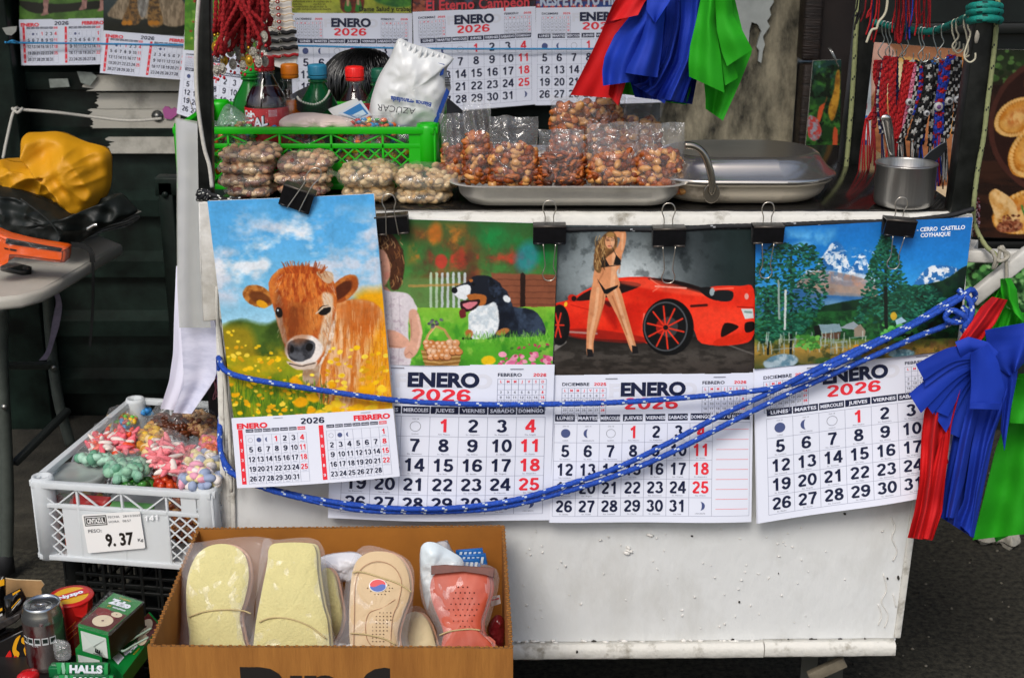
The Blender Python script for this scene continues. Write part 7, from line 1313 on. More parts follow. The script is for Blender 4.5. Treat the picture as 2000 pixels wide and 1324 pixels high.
layers('blue_cloth', 'thick bundle of blue cloths folded over at the right end of the cart', 'cloth', FB, [
    ([(1905, 690), (1880, 770), (1862, 850), (1846, 940), (1838, 1010)], [(1990, 680), (1970, 770), (1934, 870), (1914, 960), (1900, 1050)], 1.968, dict(amp=.022, nf=1.9, ph=.7, cols=60)),
    ([(1905, 700), (1890, 790), (1874, 860), (1858, 940), (1847, 1010)], [(1925, 720), (1912, 800), (1898, 860), (1884, 940), (1864, 1012)], 1.945, dict(amp=.006, nf=.9, ph=2.8, bulge=.012)),
    ([(1918, 690), (1916, 780), (1896, 880), (1882, 980), (1864, 1016)], [(1992, 640), (1974, 760), (1944, 840), (1926, 930), (1902, 1050)], 1.955, dict(amp=.008, nf=1.2, ph=1.4)),
    ([(1924, 645), (1930, 690), (1952, 720), (1970, 735)], [(2060, 620), (2060, 650), (2020, 690), (1990, 720)], 1.948, dict(amp=.010, nf=1.2, ph=1, bulge=.02)),
    ([(1934, 650), (1940, 690), (1954, 720), (1960, 760), (1955, 840)], [(1960, 650), (1990, 700), (1986, 740), (1974, 800), (1962, 880)], 1.952, dict(amp=.006, nf=.8, ph=2))])
# the folded fan of blue strips reaching left over the mountain calendar
fan = thing('blue_cloth', 'fan of blue cloth strips spread over the mountain calendar edge', 'cloth', at(1900, 690, 1.96)); 
for k in range(12):
    th = R(196 + k * 6.2); d = Vector((math.cos(th), -math.sin(th), 0)); nrm = Vector((-d.y, d.x, 0)); L_ = (134, 128, 136, 158, 150, 140, 132, 150, 152, 146, 150, 160)[k]; S0 = Vector((1925 - k * 1.5, 690 + k * 2, 0)); sag = Vector((0, -16 + k * .8, 0)); w0, w1 = 12, (17, 15, 16, 22, 20, 16, 15, 14, 14, 14, 13, 12)[k]
    A_ = [S0 + nrm * w0, S0 + d * L_ * .5 + nrm * (w0 + w1) / 2 + sag, S0 + d * (L_ - (8 if k % 3 else -3)) + nrm * w1]; B_ = [S0 - nrm * w0, S0 + d * L_ * .5 - nrm * (w0 + w1) / 2 + sag, S0 + d * (L_ + (5 if k % 2 else -4)) - nrm * w1]
    mb = MB(); cloth(mb, [(p.x, p.y) for p in crom(A_, 8)], [(p.x, p.y) for p in crom(B_, 8)], 1.925 + .0045 * k, .0016, .6, k, rows=22, cols=8, thick=.0009, bulge=.002, tilt=-.004 * (k % 3)); mb.build('cloth_strip', [FB], fan)
mb = MB(); cloth(mb, [(1866, 668), (1892, 658), (1930, 668), (1952, 690), (1950, 690)], [(1878, 700), (1896, 690), (1914, 694), (1922, 706), (1930, 712)], 1.925, .003, .6, 0, bulge=.008, thick=.0014); mb.build('cloth_strip', [FB], fan)
mb = MB(); cloth(mb, [(1896, 690), (1896, 720), (1897, 760), (1893, 800)], [(1930, 672), (1950, 706), (1962, 760), (1953, 800)], 1.918, .004, .6, 2, bulge=.012, thick=.0014); mb.build('cloth_strip', [FB], fan)
mb = MB(); cloth(mb, [(1896, 786), (1893, 798)], [(1956, 788), (1953, 800)], 1.914, .0, .6, 2, bulge=.012, rows=3, thick=.002); mb.build('cloth_hem', [FB], fan)
# ================================================================= cardboard box of insoles
CB = mat('cardboard', '#a56e2e', .85, var=.25, vs=6, c2='#8a5720', bump=.3, bs=60, stretch=(6, 6, .6)); CBI = mat('cardboard_inside', '#a2661f', .85, var=.15, vs=6, c2='#8a5518'); CBE = mat('cardboard_edge', '#7e562a', .9, var=.4, vs=200)
bx_ = thing('cardboard_box', 'open brown cardboard box of shoe insoles standing before the cart', 'box', at(640, 1300, 1.8)); BZ = .527; FLT, FRT = atz(287, 1263, BZ), atz(1002, 1266, BZ); BLT, BRT = atz(384, 1031, BZ), atz(986, 1026, BZ); dn = Vector((0, 0, -.524))
def wall(a, b, inward, m0, name, label=None):
    """a corrugated board wall: outer and inner liners and a fluted top edge"""
    t = .005; mb = MB(); inw = Vector(inward).normalized() * t; n = 24; P = []
    for i in range(n + 1):
        p = a.lerp(b, i / n); wv = Vector(inward).normalized() * .0015 * mnoise.noise(Vector((i * .4, a.x * 9, 0))); top = Vector((0, 0, .0012 * mnoise.noise(Vector((i * .8, 3, a.y * 9)))))
        P.append([p + dn + wv, p + wv + top, p + inw * .25 + wv + top + Vector((0, 0, .0004)), p + inw * .75 + wv + top + Vector((0, 0, .0004)), p + inw + wv + top, p + inw + wv + dn])
    o = len(mb.v); mb.v += [tuple(q) for r in P for q in r]
    for i in range(n):
        for j in range(5): mb.f.append((o + i * 6 + j, o + i * 6 + j + 1, o + (i + 1) * 6 + j + 1, o + (i + 1) * 6 + j)); mb.m.append([m0, 2, 2, 2, 1][j]); mb.s.append(False)
    L = (b - a).length; k = 0                                         # flutes of the corrugation seen on the edge
    nz = int(L / .0065)
    for q in range(nz): p = a.lerp(b, (q + .5) / nz) + inw * (.32 + .36 * (q % 2)); mb.box(p + Vector((0, 0, .001)), (.0045, .0012, .0018), None, 0)
    mb.build(name, [CB, CBI, CBE], bx_)
wall(FLT, FRT, (0, 1, 0), 0, 'front_wall'); wall(BLT, BRT, (0, -1, 0), 0, 'back_wall'); wall(FLT + Vector((0, .005, -.002)), BLT + Vector((0, -.005, -.002)), (1, 0, 0), 0, 'side_wall'); wall(FRT + Vector((0, .005, -.002)), BRT + Vector((0, -.005, -.002)), (-1, 0, 0), 0, 'side_wall')
mb = MB(); mb.box(((FLT.x + FRT.x) / 2, (FLT.y + BLT.y) / 2, BZ - .27), (FRT.x - FLT.x - .02, BLT.y - FLT.y - .02, .006)); mb.build('bottom', [CB], bx_)
FYb = FLT.y - .0022; mb = MB(); s_ = Sheet(at(287, 1266, FYb), at(1002, 1266, FYb), at(1002, 1340, FYb), at(287, 1340, FYb)); ik = mat('box_print', '#17120f', .7)
def bigletters(word, x0, x1, ytop, mi):
    vs, fs, wd = glyphs(word, .075); ysc = None; w_ = at(x1, ytop, FYb).x - at(x0, ytop, FYb).x; k = w_ / wd; xm = (at(x1, ytop, FYb).x + at(x0, ytop, FYb).x) / 2; zt = at(x0, ytop, FYb).z; top = max(v[1] for v in vs); mb.add([Vector((xm + x * k, FYb, zt + (y - top) * k * 1.0)) for x, y, *_ in vs], fs, mi)
bigletters('D', 468, 556, 1302, 0); bigletters('ua', 566, 664, 1318, 0); bigletters('O', 702, 800, 1303, 0)
c = at(785, 1299, FYb); k_ = mpp(FYb, 1299)
mb.grid([[c + Vector((r * k_ * math.cos(a), 0, r * k_ * math.sin(a))) for a in np.linspace(0, 6.2832, 25)] for r in (10, 8.6)], 0); vs, fs, wd = glyphs('TM', .05); q = 9.5 * k_ / .7; mb.add([c + Vector((x * q * .85, -.0001, y * q)) for x, y, *_ in vs], fs, 0)
mb.build('printed_letters', [ik], bx_)
# insoles: pairs leaning back against the rear wall, bound with rubber bands in clear bags
BN = Vector((0, -math.cos(R(32)), math.sin(R(32))))       # they lean back
def soleplane(px, py, Y): return at(px, py, Y), BN
def insole(label, ol, anchor, mats, thick, band=None, bag=None, extra=None, nl=2, puffy=.006, group='insole pairs standing in the box'):
    p0 = at(*anchor); root = thing('insole_pair', label, 'insoles', p0, group); rimc = mats[-1]; pr = lambda pts, off=0.: [onp(x, y, p0 + BN * off, BN) for x, y in pts]
    sm = [(p.x, p.y) for p in crom([Vector((x, y, 0)) for x, y in ol], 5, True)]
    for k in range(nl):
        off = -thick * k; mb = MB(); dx = k * 7; o3 = [onp(x + dx, y, p0 + BN * off, BN) for x, y in sm]
        mb.slab(o3, -BN * thick * .94, thick * .3, 0, 1)
        if k == 0: mb.puff(o3, -BN * puffy, 8, 0, .0009, 60, 3, 1., .35, .6, backmesh=False, seg=72)
        mb.build('insole', [mats[0], mats[1]], root)
    if extra: extra(root, pr)
    if band:
        for bd in band: mb = MB(); mb.tube(crom(pr(bd, .0075), 6), .0012, 7); mb.build('rubber_band', [mat('rubber_band', '#b8a474', .6)], root)
    if bag: mb = MB(); mb.puff([p for p in crom(pr(bag, -.012), 4, True)], -BN * .030, 10, 0, .0018, 20, len(label), .55, .9, .35, seg=70); mb.build('clear_bag', [film('film_insole', '#ffffff', .09, .06, .7, 13, .2)], root)
    return root
IY = mat('pale_yellow_felt', '#d2c88c', .9, var=.1, vs=30, bump=.5, bs=230, sheen=.2); IP = mat('pink_foam', '#d8a684', .8); IB = mat('beige_leather', '#cbb088', .6, var=.08, vs=10, bump=.15, bs=200); IR = mat('coral_leather', '#c4583e', .5, var=.18, vs=14, c2='#a8442e'); IYS = mat('felt_side', '#d6c88a', .9)
insole('pale yellow felt insole pair with pink foam edge at the left of the box', [(364, 1190), (366, 1130), (384, 1084), (414, 1064), (452, 1064), (478, 1084), (486, 1124), (478, 1170), (468, 1204), (474, 1240), (480, 1290), (420, 1310), (372, 1296), (370, 1240)], (430, 1180, 1.80), [IY, IP], .013, [[(368, 1204), (400, 1194), (440, 1190), (474, 1192), (490, 1198)]], [(358, 1080), (392, 1058), (524, 1050), (516, 1110), (496, 1190), (494, 1300), (356, 1300), (354, 1220)])
insole('pale yellow felt insole pair with flat heel, second from left', [(510, 1160), (522, 1100), (526, 1068), (544, 1060), (600, 1060), (616, 1072), (620, 1120), (630, 1180), (640, 1220), (636, 1290), (560, 1310), (500, 1290), (498, 1230)], (565, 1180, 1.80), [IY, IYS], .012, [[(506, 1214), (530, 1206), (566, 1208), (604, 1222), (636, 1246)]], [(512, 1062), (540, 1054), (624, 1056), (640, 1140), (650, 1230), (660, 1300), (490, 1300), (496, 1220)])
def beige_extra(root, pr):
    mb = MB()
    def dl(pts, m=0, r=.0005): mb.tube(crom(pr(pts, .0066), 5), r, 5, m)
    mb2 = MB(); dots = [(718 + dx * 7 + rnd_.uniform(-1, 1), 1136 + dy * 6) for dx in range(8) for dy in range(5) if (dx - 3.5) ** 2 / 14 + (dy - 2) ** 2 / 5 < 1]; dots += [(742 + dx * 7, 1196 + dy * 7) for dx in range(-2, 5) for dy in range(9) if abs(dx + dy * .35 - 1.5) < 2.4]
    for x, y in dots: p = pr([(x, y)], .0062)[0]; mb.blob(p, (.0011, .0011, .0011), None, 1, 1, 0)
    dl([(690, 1290), (692, 1200), (694, 1140), (706, 1110), (736, 1096), (768, 1106), (784, 1136), (778, 1176), (766, 1210), (762, 1290)], 0); dl([(736, 1270), (718, 1250), (714, 1220), (722, 1196), (748, 1186), (772, 1170)], 0); mb.build('stitching', [mat('stitch_brown', '#a8795a', .7), mat('hole_brown', '#5a4434', .9)], root)
    mb = MB(); c = pr([(738, 1143)], .0075)[0]; ax = Vector((1, 0, 0)); ay = BN.cross(ax) * -1
    if ay.z < 0: ay = -ay
    n = 28; rr = .0135; mk = lambda a, r=rr: c + ax * r * math.cos(a) + ay * r * .72 * math.sin(a)
    mb.slab([mk(6.2832 * k / n) for k in range(n)], -BN * .0006, 0, 0); o = BN * .0004
    def lobe(f0, f1, sgn, mi): top = [c + o + ax * rr * .93 * math.cos(a) + ay * rr * .67 * math.sin(a) for a in np.linspace(f0, f1, 12)]; mid = [c + o + ax * rr * x_ + ay * rr * .16 * math.sin(x_ * 3.2) * sgn for x_ in np.linspace(math.cos(f1) * .9, math.cos(f0) * .9, 9)]; mb.add(top + mid, [tuple(t) for t in tessellate_polygon([top + mid])], mi)
    lobe(R(20), R(165), 1, 1); lobe(R(200), R(345), 1, 2); mb.build('round_sticker', [mat('sticker_white', '#e4e4e6', .4), mat('sticker_red', '#c8242c', .4), mat('sticker_blue', '#1f4a9e', .4)], root, label='round red white and blue sticker')
rnd_ = random.Random(12)
insole('beige leather insole pair with round red and blue sticker', [(682, 1220), (684, 1150), (692, 1104), (712, 1082), (742, 1076), (776, 1086), (796, 1116), (800, 1160), (786, 1200), (776, 1240), (778, 1290), (740, 1310), (690, 1296), (684, 1260)], (738, 1180, 1.795), [IB, IP], .009, [[(688, 1118), (704, 1116), (740, 1126), (780, 1140), (804, 1156)], [(684, 1236), (710, 1238), (748, 1246), (772, 1258)]], [(700, 1072), (740, 1068), (804, 1100), (806, 1180), (796, 1240), (800, 1300), (640, 1300), (664, 1230), (676, 1130)], beige_extra)
def coral_extra(root, pr):
    mb = MB()
    for dx in range(-3, 4):
        for dy in range(8):
            if abs(dx) < 3.6 - abs(dy - 3.5) * .6: mb.blob(pr([(904 + dx * 9 + (dy % 2) * 4, 1146 + dy * 11)], .0062)[0], (.0013, .0013, .0013), None, 0, 1, 0)
    mb.build('holes', [mat('hole_dark', '#4a1c14', .9)], root)
    mb = MB(); mb.slab(pr([(842, 1104), (870, 1102), (966, 1108), (964, 1128), (946, 1120), (905, 1114), (862, 1118), (842, 1122)], .012), -BN * .004, .001); mb.build('card_top', [mat('brown_card', '#6e3426', .5, var=.5, vs=30)], root)
insole('coral red insole pair bagged under a brown card at the right of the box', [(846, 1180), (840, 1148), (848, 1122), (878, 1110), (930, 1110), (952, 1122), (958, 1150), (948, 1186), (940, 1214), (944, 1240), (966, 1264), (960, 1300), (862, 1300), (862, 1262), (866, 1236), (858, 1210)], (900, 1190, 1.795), [IR, IR], .008, [[(858, 1240), (880, 1232), (916, 1228), (938, 1230)]], [(836, 1100), (968, 1108), (960, 1200), (950, 1236), (986, 1290), (850, 1300), (854, 1236), (826, 1180), (820, 1130)], coral_extra)
insole('small yellow insole pair half hidden behind the second pair', [(618, 1230), (622, 1140), (634, 1108), (652, 1120), (662, 1160), (668, 1210), (650, 1250)], (640, 1180, 1.86), [IY, IP], .012, None, [(616, 1100), (650, 1104), (672, 1150), (676, 1220), (650, 1270), (616, 1250)])
insole('cream insole pair lying low between the beige and coral pairs', [(778, 1290), (784, 1220), (800, 1196), (826, 1200), (846, 1240), (850, 1296)], (815, 1240, 1.84), [mat('cream_foam', '#d8c8a0', .7), IP], .012, None, [(772, 1290), (784, 1200), (830, 1190), (856, 1296)])
# packets behind
def packet2(name, label, cat, ol, Y, t, m, seed, wr=.004):
    mb = MB(); mb.puff(crom(pxs(ol, Y), 4, True), (0, t, 0), 10, 0, wr, 36, seed, 1., .6, .5, seg=72); return tag(mb.build(name, [m]), label, cat)
packet2('white_packet', 'white plastic packet lying behind the beige insole pair', 'packet', [(622, 1092), (660, 1080), (700, 1080), (712, 1100), (690, 1130), (640, 1130)], 1.93, .02, mat('white_plastic', '#d8d8dc', .35, bump=.3, bs=30), 1)
packet2('white_packet', 'white plastic packet standing between beige and coral insoles', 'packet', [(822, 1068), (846, 1058), (874, 1072), (902, 1090), (900, 1110), (842, 1104), (836, 1190), (822, 1130)], 1.88, .02, mat('white_plastic2', '#cfdade', .35, bump=.3, bs=30), 2)
packet2('clear_packet', 'crumpled grey clear packet rising at the back of the box', 'packet', [(842, 1066), (870, 1056), (884, 1076), (892, 1092), (860, 1090)], 1.90, .016, mat('grey_plastic', '#b0acaa', .3, bump=.5, bs=40), 3, .008)
for k, (x, y) in enumerate(((890, 1076), (896, 1086), (884, 1096))):
    r_ = thing('blue_packet', ('topmost blue and white sachet at the back right of the box', 'middle blue and white sachet at the back right of the box', 'lowest blue and white sachet at the back right of the box')[k], 'sachet', at(x + 20, y + 8, 1.93), 'blue sachets in the box'); mb = MB(); q = [(x, y), (x + 52, y - 4), (x + 56, y + 16), (x + 2, y + 22)]; mb.slab(pxs(q, 1.93 - k * .008), (0, .006, 0), .001, 0); mb.build('packet', [mat('sachet_blue', '#1f62a8', .35)], r_)
    mb = MB(); 
    for i in range(5): mb.slab(pxs([(x + 8 + i * 9, y + 2), (x + 13 + i * 9, y + 2), (x + 11 + i * 9, y + 14), (x + 6 + i * 9, y + 14)], 1.9285 - k * .008), (0, .001, 0))
    mb.build('print', [mat('sachet_white', '#cfdbe2', .4)], r_)
packet2('maroon_packet', 'dark maroon glossy packet at the right wall of the box', 'packet', [(952, 1226), (970, 1200), (986, 1214), (984, 1262), (964, 1262)], 1.83, .014, mat('maroon_plastic', '#5a1418', .2, bump=.3, bs=40), 5)
r_ = thing('price_tag', 'small white tag at the right wall of the box', 'tag', at(968, 1172, 1.85)); s_ = Sheet(*pxs([(958, 1166), (976, 1162), (978, 1178), (960, 1184)], 1.85)); mb = MB(); mb.slab([s_.p(u, v) for u, v in ((0, 0), (1, 0), (1, 1), (0, 1))], s_.n * -.001); s_.rect(mb, .1, .25, .9, .4, 1, .0005); mb.build('card', [mat('sticker_white', '#e4e4e6', .4), mat('sticker_red', '#c8242c', .4)], r_)
# ================================================================= goods in the near left corner
SZ = .345
db = thing('display_carton', 'black cardboard display tray of sweets and drinks in the near left corner', 'box', atz(120, 1330, SZ)); BKC = mat('black_carton', '#141212', .5)
mb = MB(); a, b = atz(-140, 1420, SZ - .02), atz(300, 1240, SZ - .02); mb.box(((a.x + b.x) / 2, 1.82, SZ - .015), (b.x - a.x, .34, .02)); mb.build('tray_floor', [BKC], db)
mb = MB(); mb.box(((a.x + b.x) / 2, 1.82, (SZ - .03) / 2), (b.x - a.x - .03, .31, SZ - .03), bev=.004); mb.build('base_box', [BKC], db)
mb = MB(); mb.slab(pxs([(0, 1128), (30, 1132), (80, 1134), (86, 1142), (80, 1150), (82, 1165), (0, 1165)], 1.99), (0, .003, 0), 0, 0, 1); mb.build('torn_flap', [mat('cardboard_torn', '#b08a5c', .9, var=.25, vs=40), mat('cardboard_edge2', '#cdb48c', .9)], db)
def on_quad(q, Y=None, z=None): return Sheet(*[(atz(x, y, z) if z else at(x, y, Y)) for x, y in q])
# drink can
CT = at(81, 1176, 1.87); r = 40.5 * mpp(1.87, 1176); cz = CT.z; O = Vector((CT.x, 1.87 + .0, cz - .115)); can = thing('drink_can', 'silver drink can with dull red print and a painted-in red reflection standing in the black tray', 'drink can', O)
H = .115; mb = MB(); tl = Matrix.Rotation(R(4), 3, 'Y')
CANM = mat('can_metal', '#b5b8ba', .2, metal=.95, bump=.05, bs=20); CANP = mat('can_print_reflection', '#b3a8a4', .22, metal=.9, var=.8, vs=30, c2='#8a1c22', stretch=(1, 1, .3), thr=(.40, .56));  # red patches in the metal's colour: print plus a painted-in reddish reflection
mb.lathe([(0, 0), (r * .72, 0), (r * .78, .004), (r * .98, .012), (r, .016), (r, H - .025)], O, 40, None, 1); mb.lathe([(r, H - .025), (r * .99, H - .02), (r * .94, H - .012), (r * .86, H - .004), (r * .85, H), (r * .82, H + .0005), (r * .80, H - .003), (r * .78, H - .004), (0, H - .0035)], O, 40, None, 0); mb.build('body', [CANM, CANP], can)
mb = MB(); c = O + Vector((0, -.004, H - .0015)); mb.grid([[c + Vector((q * .0105 * math.cos(a), q * .007 * math.sin(a), 0)) for a in np.linspace(0, 6.2832, 21)] for q in (1, .5)], 0); mb.tube([c + Vector((-.006, 0, .0006)), c + Vector((.006, .0, .0006))], .0012, 6); mb.grid([[O + Vector((q * math.cos(a), q * .8 * math.sin(a) - .003, H - .0028)) for a in np.linspace(0, 6.2832, 25)] for q in (.017, .0158)], 0); mb.build('pull_tab', [mat('tab_metal', '#c2c4c4', .25, metal=.95)], can)
mb = MB()
for k in range(5):
    for (dx, dz, hw, hh, m) in ((0, 0, .0048, .0062, 0), (0, .0008, .0036, .0036, 1)):
        a0 = -.75 + k * .36; mb.grid([[O + Vector(((r + .0004 + m * .0003) * math.sin(a0 + s_ * hw / r), -(r + .0004 + m * .0003) * math.cos(a0 + s_ * hw / r), H * .55 + dz + v * hh)) for s_ in (-1, 0, 1)] for v in (1, -1)], m)
wraptext(mb, 'KCAL', O, r + .0009, -.15, H * .49, .003, 0, .0); mb.build('icon_row', [mat('icon_white', '#b9bcbc', .4), mat('icon_dark', '#1c2622', .4)], can)
# noodle cup
cc = at(138, 1164, 1.93); rn = 42 * mpp(1.93, 1164); O2 = Vector((cc.x, 1.93, cc.z - .1)); cup = thing('noodle_cup', 'red noodle cup with a yellow paper lid behind the drink can', 'noodle cup', O2); RDC = mat('cup_red', '#c01a18', .35)
mb = MB(); mb.lathe([(0, 0), (rn * .72, 0), (rn * .98, .1)], O2, 36); mb.build('cup', [RDC], cup)
mb = MB(); mb.lathe([(0, .1015), (rn * .8, .1015), (rn * 1.03, .101), (rn * 1.05, .0985), (rn * 1.0, .097)], O2, 40, None, 0, mfun=lambda i, j: 1 if i == 0 else 0); mb.build('lid', [RDC, mat('lid_yellow', '#d9a514', .35)], cup)
mb = MB(); S2 = Sheet(O2 + Vector((-.03, .028, .1022)), O2 + Vector((.03, .028, .1022)), O2 + Vector((.03, -.028, .1022)), O2 + Vector((-.03, -.028, .1022)))
an = R(38); ca, sa = math.cos(an), math.sin(an); bp = [(.5 + (x * ca - y * sa), .5 - (x * sa + y * ca)) for x, y in ((-.52, -.14), (.50, -.17), (.50, .17), (-.52, .14))]; mb.add([S2.p(u, v, .0002) for u, v in bp], [(0, 1, 2, 3)], 0); S2.text(mb, 'Nyzpo', .5, .5, .0105, 1, 1., off=.0007, bold=.06, rot=an, maxw=.052); mb.build('lid_print', [RDC, mat('white_ink', '#e8eef6', .5)], cup)
mb = MB()
for k in range(3): mb.tube([O2 + Vector((rn * (.76 + .07 * t) * math.sin(-.3 + t * .8) * 1.02, -rn * (.80 + .07 * t) * math.cos(-.3 + t * .8) * 1.05, .03 + k * .010 + .02 * t)) for t in np.linspace(0, 1, 8)], .0008, 5)
mb.build('stripe_print', [mat('stripe_orange', '#d8621c', .4)], cup)
mb = MB(); mb.slab([O2 + Vector((rn * math.sin(a) * q, -rn * math.cos(a) * q, z)) for a, q, z in ((.35, 1.06, .098), (.75, 1.08, .099), (1.1, 1.06, .098), (.95, 1.12, .082), (.7, 1.14, .078), (.45, 1.1, .084))], (0, .0008, 0)); mb.build('lid_tab', [RDC], cup)
# fruit drink packs
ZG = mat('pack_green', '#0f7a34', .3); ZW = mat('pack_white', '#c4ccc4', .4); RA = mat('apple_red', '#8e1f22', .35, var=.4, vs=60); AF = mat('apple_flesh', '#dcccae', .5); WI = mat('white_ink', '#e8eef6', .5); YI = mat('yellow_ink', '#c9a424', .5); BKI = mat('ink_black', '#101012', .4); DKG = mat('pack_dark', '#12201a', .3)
def facing(s_): return s_
def pack(label, tq, zt, th, seed, art=True, group='green drink powder packs'):
    T = [atz(x, y, zt) for x, y in tq]; root = thing('drink_pack', label, 'drink pack', sum(T, Vector()) / 4 - Vector((0, 0, th)), group); mb = MB(); dn_ = Vector((0, 0, -th)); B = [p + dn_ for p in T]; mb.add(T + B, [(0, 1, 2, 3)], 0)
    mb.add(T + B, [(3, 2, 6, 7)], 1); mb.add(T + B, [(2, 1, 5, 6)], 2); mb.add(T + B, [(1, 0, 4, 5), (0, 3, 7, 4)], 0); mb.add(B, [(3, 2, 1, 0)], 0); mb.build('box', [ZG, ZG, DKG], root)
    S = Sheet(*T); m = MB()
    if S.n.z < 0: S.n = -S.n
    L = lambda u, v, du, dv, mi, off: m.add([S.p(u, v, off)] + [S.p(u + du * math.cos(a), v + dv * math.sin(a), off) for a in np.linspace(0, 6.2832, 25)[:-1]], [(0, 1 + i, 1 + (i + 1) % 24) for i in range(24)], mi)
    if art:
        S.rect(m, .02, .45, .98, .97, 0, .0004); L(.30, .55, .22, .11, 1, .0007); L(.58, .62, .2, .12, 1, .0008); L(.72, .52, .17, .07, 2, .0011); L(.72, .52, .02, .012, 0, .0014); L(.54, .76, .30, .16, 2, .0011); L(.54, .76, .04, .02, 0, .0014); S.text(m, 'Zuko', .5, .22, .0135, 3, .95, off=.0009, bold=.09, maxw=S.W * .7); S.text(m, 'TU ZUMO', .5, .09, .0035, 4, 1.1, off=.0009); S.text(m, 'MANZANA', .62, .36, .0042, 3, .9, off=.0009); S.text(m, '25', .28, .36, .005, 4, off=.0009)
        m.build('top_print', [mat('apple_dark', '#5a1a1c', .35), RA, AF, WI, YI], root)
    # folded paper end facing the viewer
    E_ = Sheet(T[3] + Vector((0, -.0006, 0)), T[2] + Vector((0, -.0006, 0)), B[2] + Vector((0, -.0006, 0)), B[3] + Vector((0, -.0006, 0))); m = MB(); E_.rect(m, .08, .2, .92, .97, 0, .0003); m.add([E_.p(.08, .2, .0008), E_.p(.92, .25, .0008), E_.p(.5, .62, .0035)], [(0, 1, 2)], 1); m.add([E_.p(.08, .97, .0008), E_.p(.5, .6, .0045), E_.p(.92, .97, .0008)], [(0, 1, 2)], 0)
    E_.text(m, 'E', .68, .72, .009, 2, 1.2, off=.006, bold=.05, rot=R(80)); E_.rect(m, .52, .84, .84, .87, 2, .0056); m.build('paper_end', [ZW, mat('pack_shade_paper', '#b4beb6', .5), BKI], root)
    return root
p1 = pack('upper green apple drink pack with its label up', [(222, 1157), (279, 1175), (211, 1236), (152, 1219)], .438, .046, 1)
pack('lower green drink pack underneath the apple one', [(218, 1196), (268, 1212), (198, 1279), (147, 1266)], .392, .046, 2, False)
mb = MB(); T = [atz(x, y, .44) for x, y in ((214, 1154), (284, 1174), (214, 1242), (146, 1222))]; mb.puff(T, (0, 0, -.006), 6, 0, .003, 50, 3, 1., .2, .5); mb.grid([[T[3].lerp(T[0], t) + Vector((-.004, 0, -.10 * q)) for t in (0, .5, 1)] for q in (0, .5, 1)], 0); tag(mb.build('pack_wrapper', [film('film_pack', haze=.015, gloss=.05, bump=.4)]), 'clear shrink film round the green drink packs', 'film')
q2 = [(203, 1280), (292, 1194), (314, 1220), (240, 1318)]; zt = .375; T = [atz(x, y, zt) for x, y in q2]; fp = thing('drink_pack', 'loose green apple pack lying face up beside the cardboard box', 'drink pack', sum(T, Vector()) / 4 - Vector((0, 0, .025)), 'green drink powder packs')
mb = MB(); B = [p - Vector((0, 0, .025)) for p in T]; mb.add(T + B, [(0, 1, 2, 3), (3, 2, 6, 7), (2, 1, 5, 6), (1, 0, 4, 5), (0, 3, 7, 4)], 0); mb.build('box', [ZG], fp); S = Sheet(*T); S.n = Vector((0, 0, 1)); m = MB()
L = lambda u, v, du, dv, mi, off: m.add([S.p(u, v, off)] + [S.p(u + du * math.cos(a), v + dv * math.sin(a), off) for a in np.linspace(0, 6.2832, 25)[:-1]], [(0, 1 + i, 1 + (i + 1) % 24) for i in range(24)], mi)
S.rect(m, .55, .02, .97, .98, 0, .0004); L(.72, .4, .2, .36, 1, .0008); L(.78, .45, .15, .30, 2, .0012); L(.78, .45, .02, .05, 0, .0016); L(.60, .75, .1, .2, 2, .0012); S.text(m, 'Zuko', .36, .62, .012, 3, .95, off=.001, bold=.09, rot=R(172)); S.rect(m, .06, .18, .2, .62, 3, .0006); S.text(m, 'PAPAYA', .4, .86, .004, 4, off=.001, rot=R(172)); m.build('top_print', [mat('apple_dark', '#5a1a1c', .35), RA, AF, WI, YI], fp)
mb = MB(); zz = .39; P = [atz(x, y, zz) for x, y in ((296, 1226), (270, 1241), (244, 1256), (235, 1264), (236, 1269), (243, 1270), (262, 1259), (290, 1244))]; mb.tube(crom(P, 6), .0018, 7); tag(mb.build('straw_clip', [mat('mint_plastic', '#a9c4b2', .35)]), 'pale mint plastic hook across the loose apple pack', 'hook')
# mint sticks
for k, (x0, x1, y0, h_) in enumerate(((97, 212, 1290, 27), (102, 222, 1314, 27))):
    z = .40 - k * .004; a, b = atz(x0, y0 + 8, z), atz(x1, y0 + 9, z); r_ = thing('mint_stick', ('upper green HALLS mint stick at the bottom left', 'lower green HALLS mint stick cut off by the bottom edge')[k], 'mint stick', (a + b) / 2, 'green mint sticks'); w_ = h_ * mpp(1.76, 1300); mb = MB(); mb.box((a + b) / 2 + Vector((0, 0, -w_ * .4)), ((b - a).length, w_ * .9, w_ * .9), None, 0, .003); mb.build('stick', [mat('halls_green', '#0c6a38', .25, var=.2, vs=40)], r_)
    m = MB(); S = Sheet(at(x0, y0, a.y - w_ * .46), at(x1, y0 + 2, a.y - w_ * .46), at(x1, y0 + h_ + 2, a.y - w_ * .46), at(x0, y0 + h_, a.y - w_ * .46)); S.text(m, 'HALLS', .62, .52, .0125, 0, 1.1, off=.0012, bold=.06, maxw=.05)
    for (u, c_) in ((.24, 1), (.16, 2), (.30, 2)): m.add([S.p(u - .05, .1, .0008), S.p(u + .05, .1, .0008), S.p(u + .02, .9, .0008), S.p(u - .02, .9, .0008)], [(0, 1, 2, 3)], c_)
    S.rect(m, .93, .08, .99, .95, 2, .0008); m.build('print', [WI, mat('halls_pale', '#8fc0a4', .4), mat('halls_light', '#2f9a54', .4)], r_)
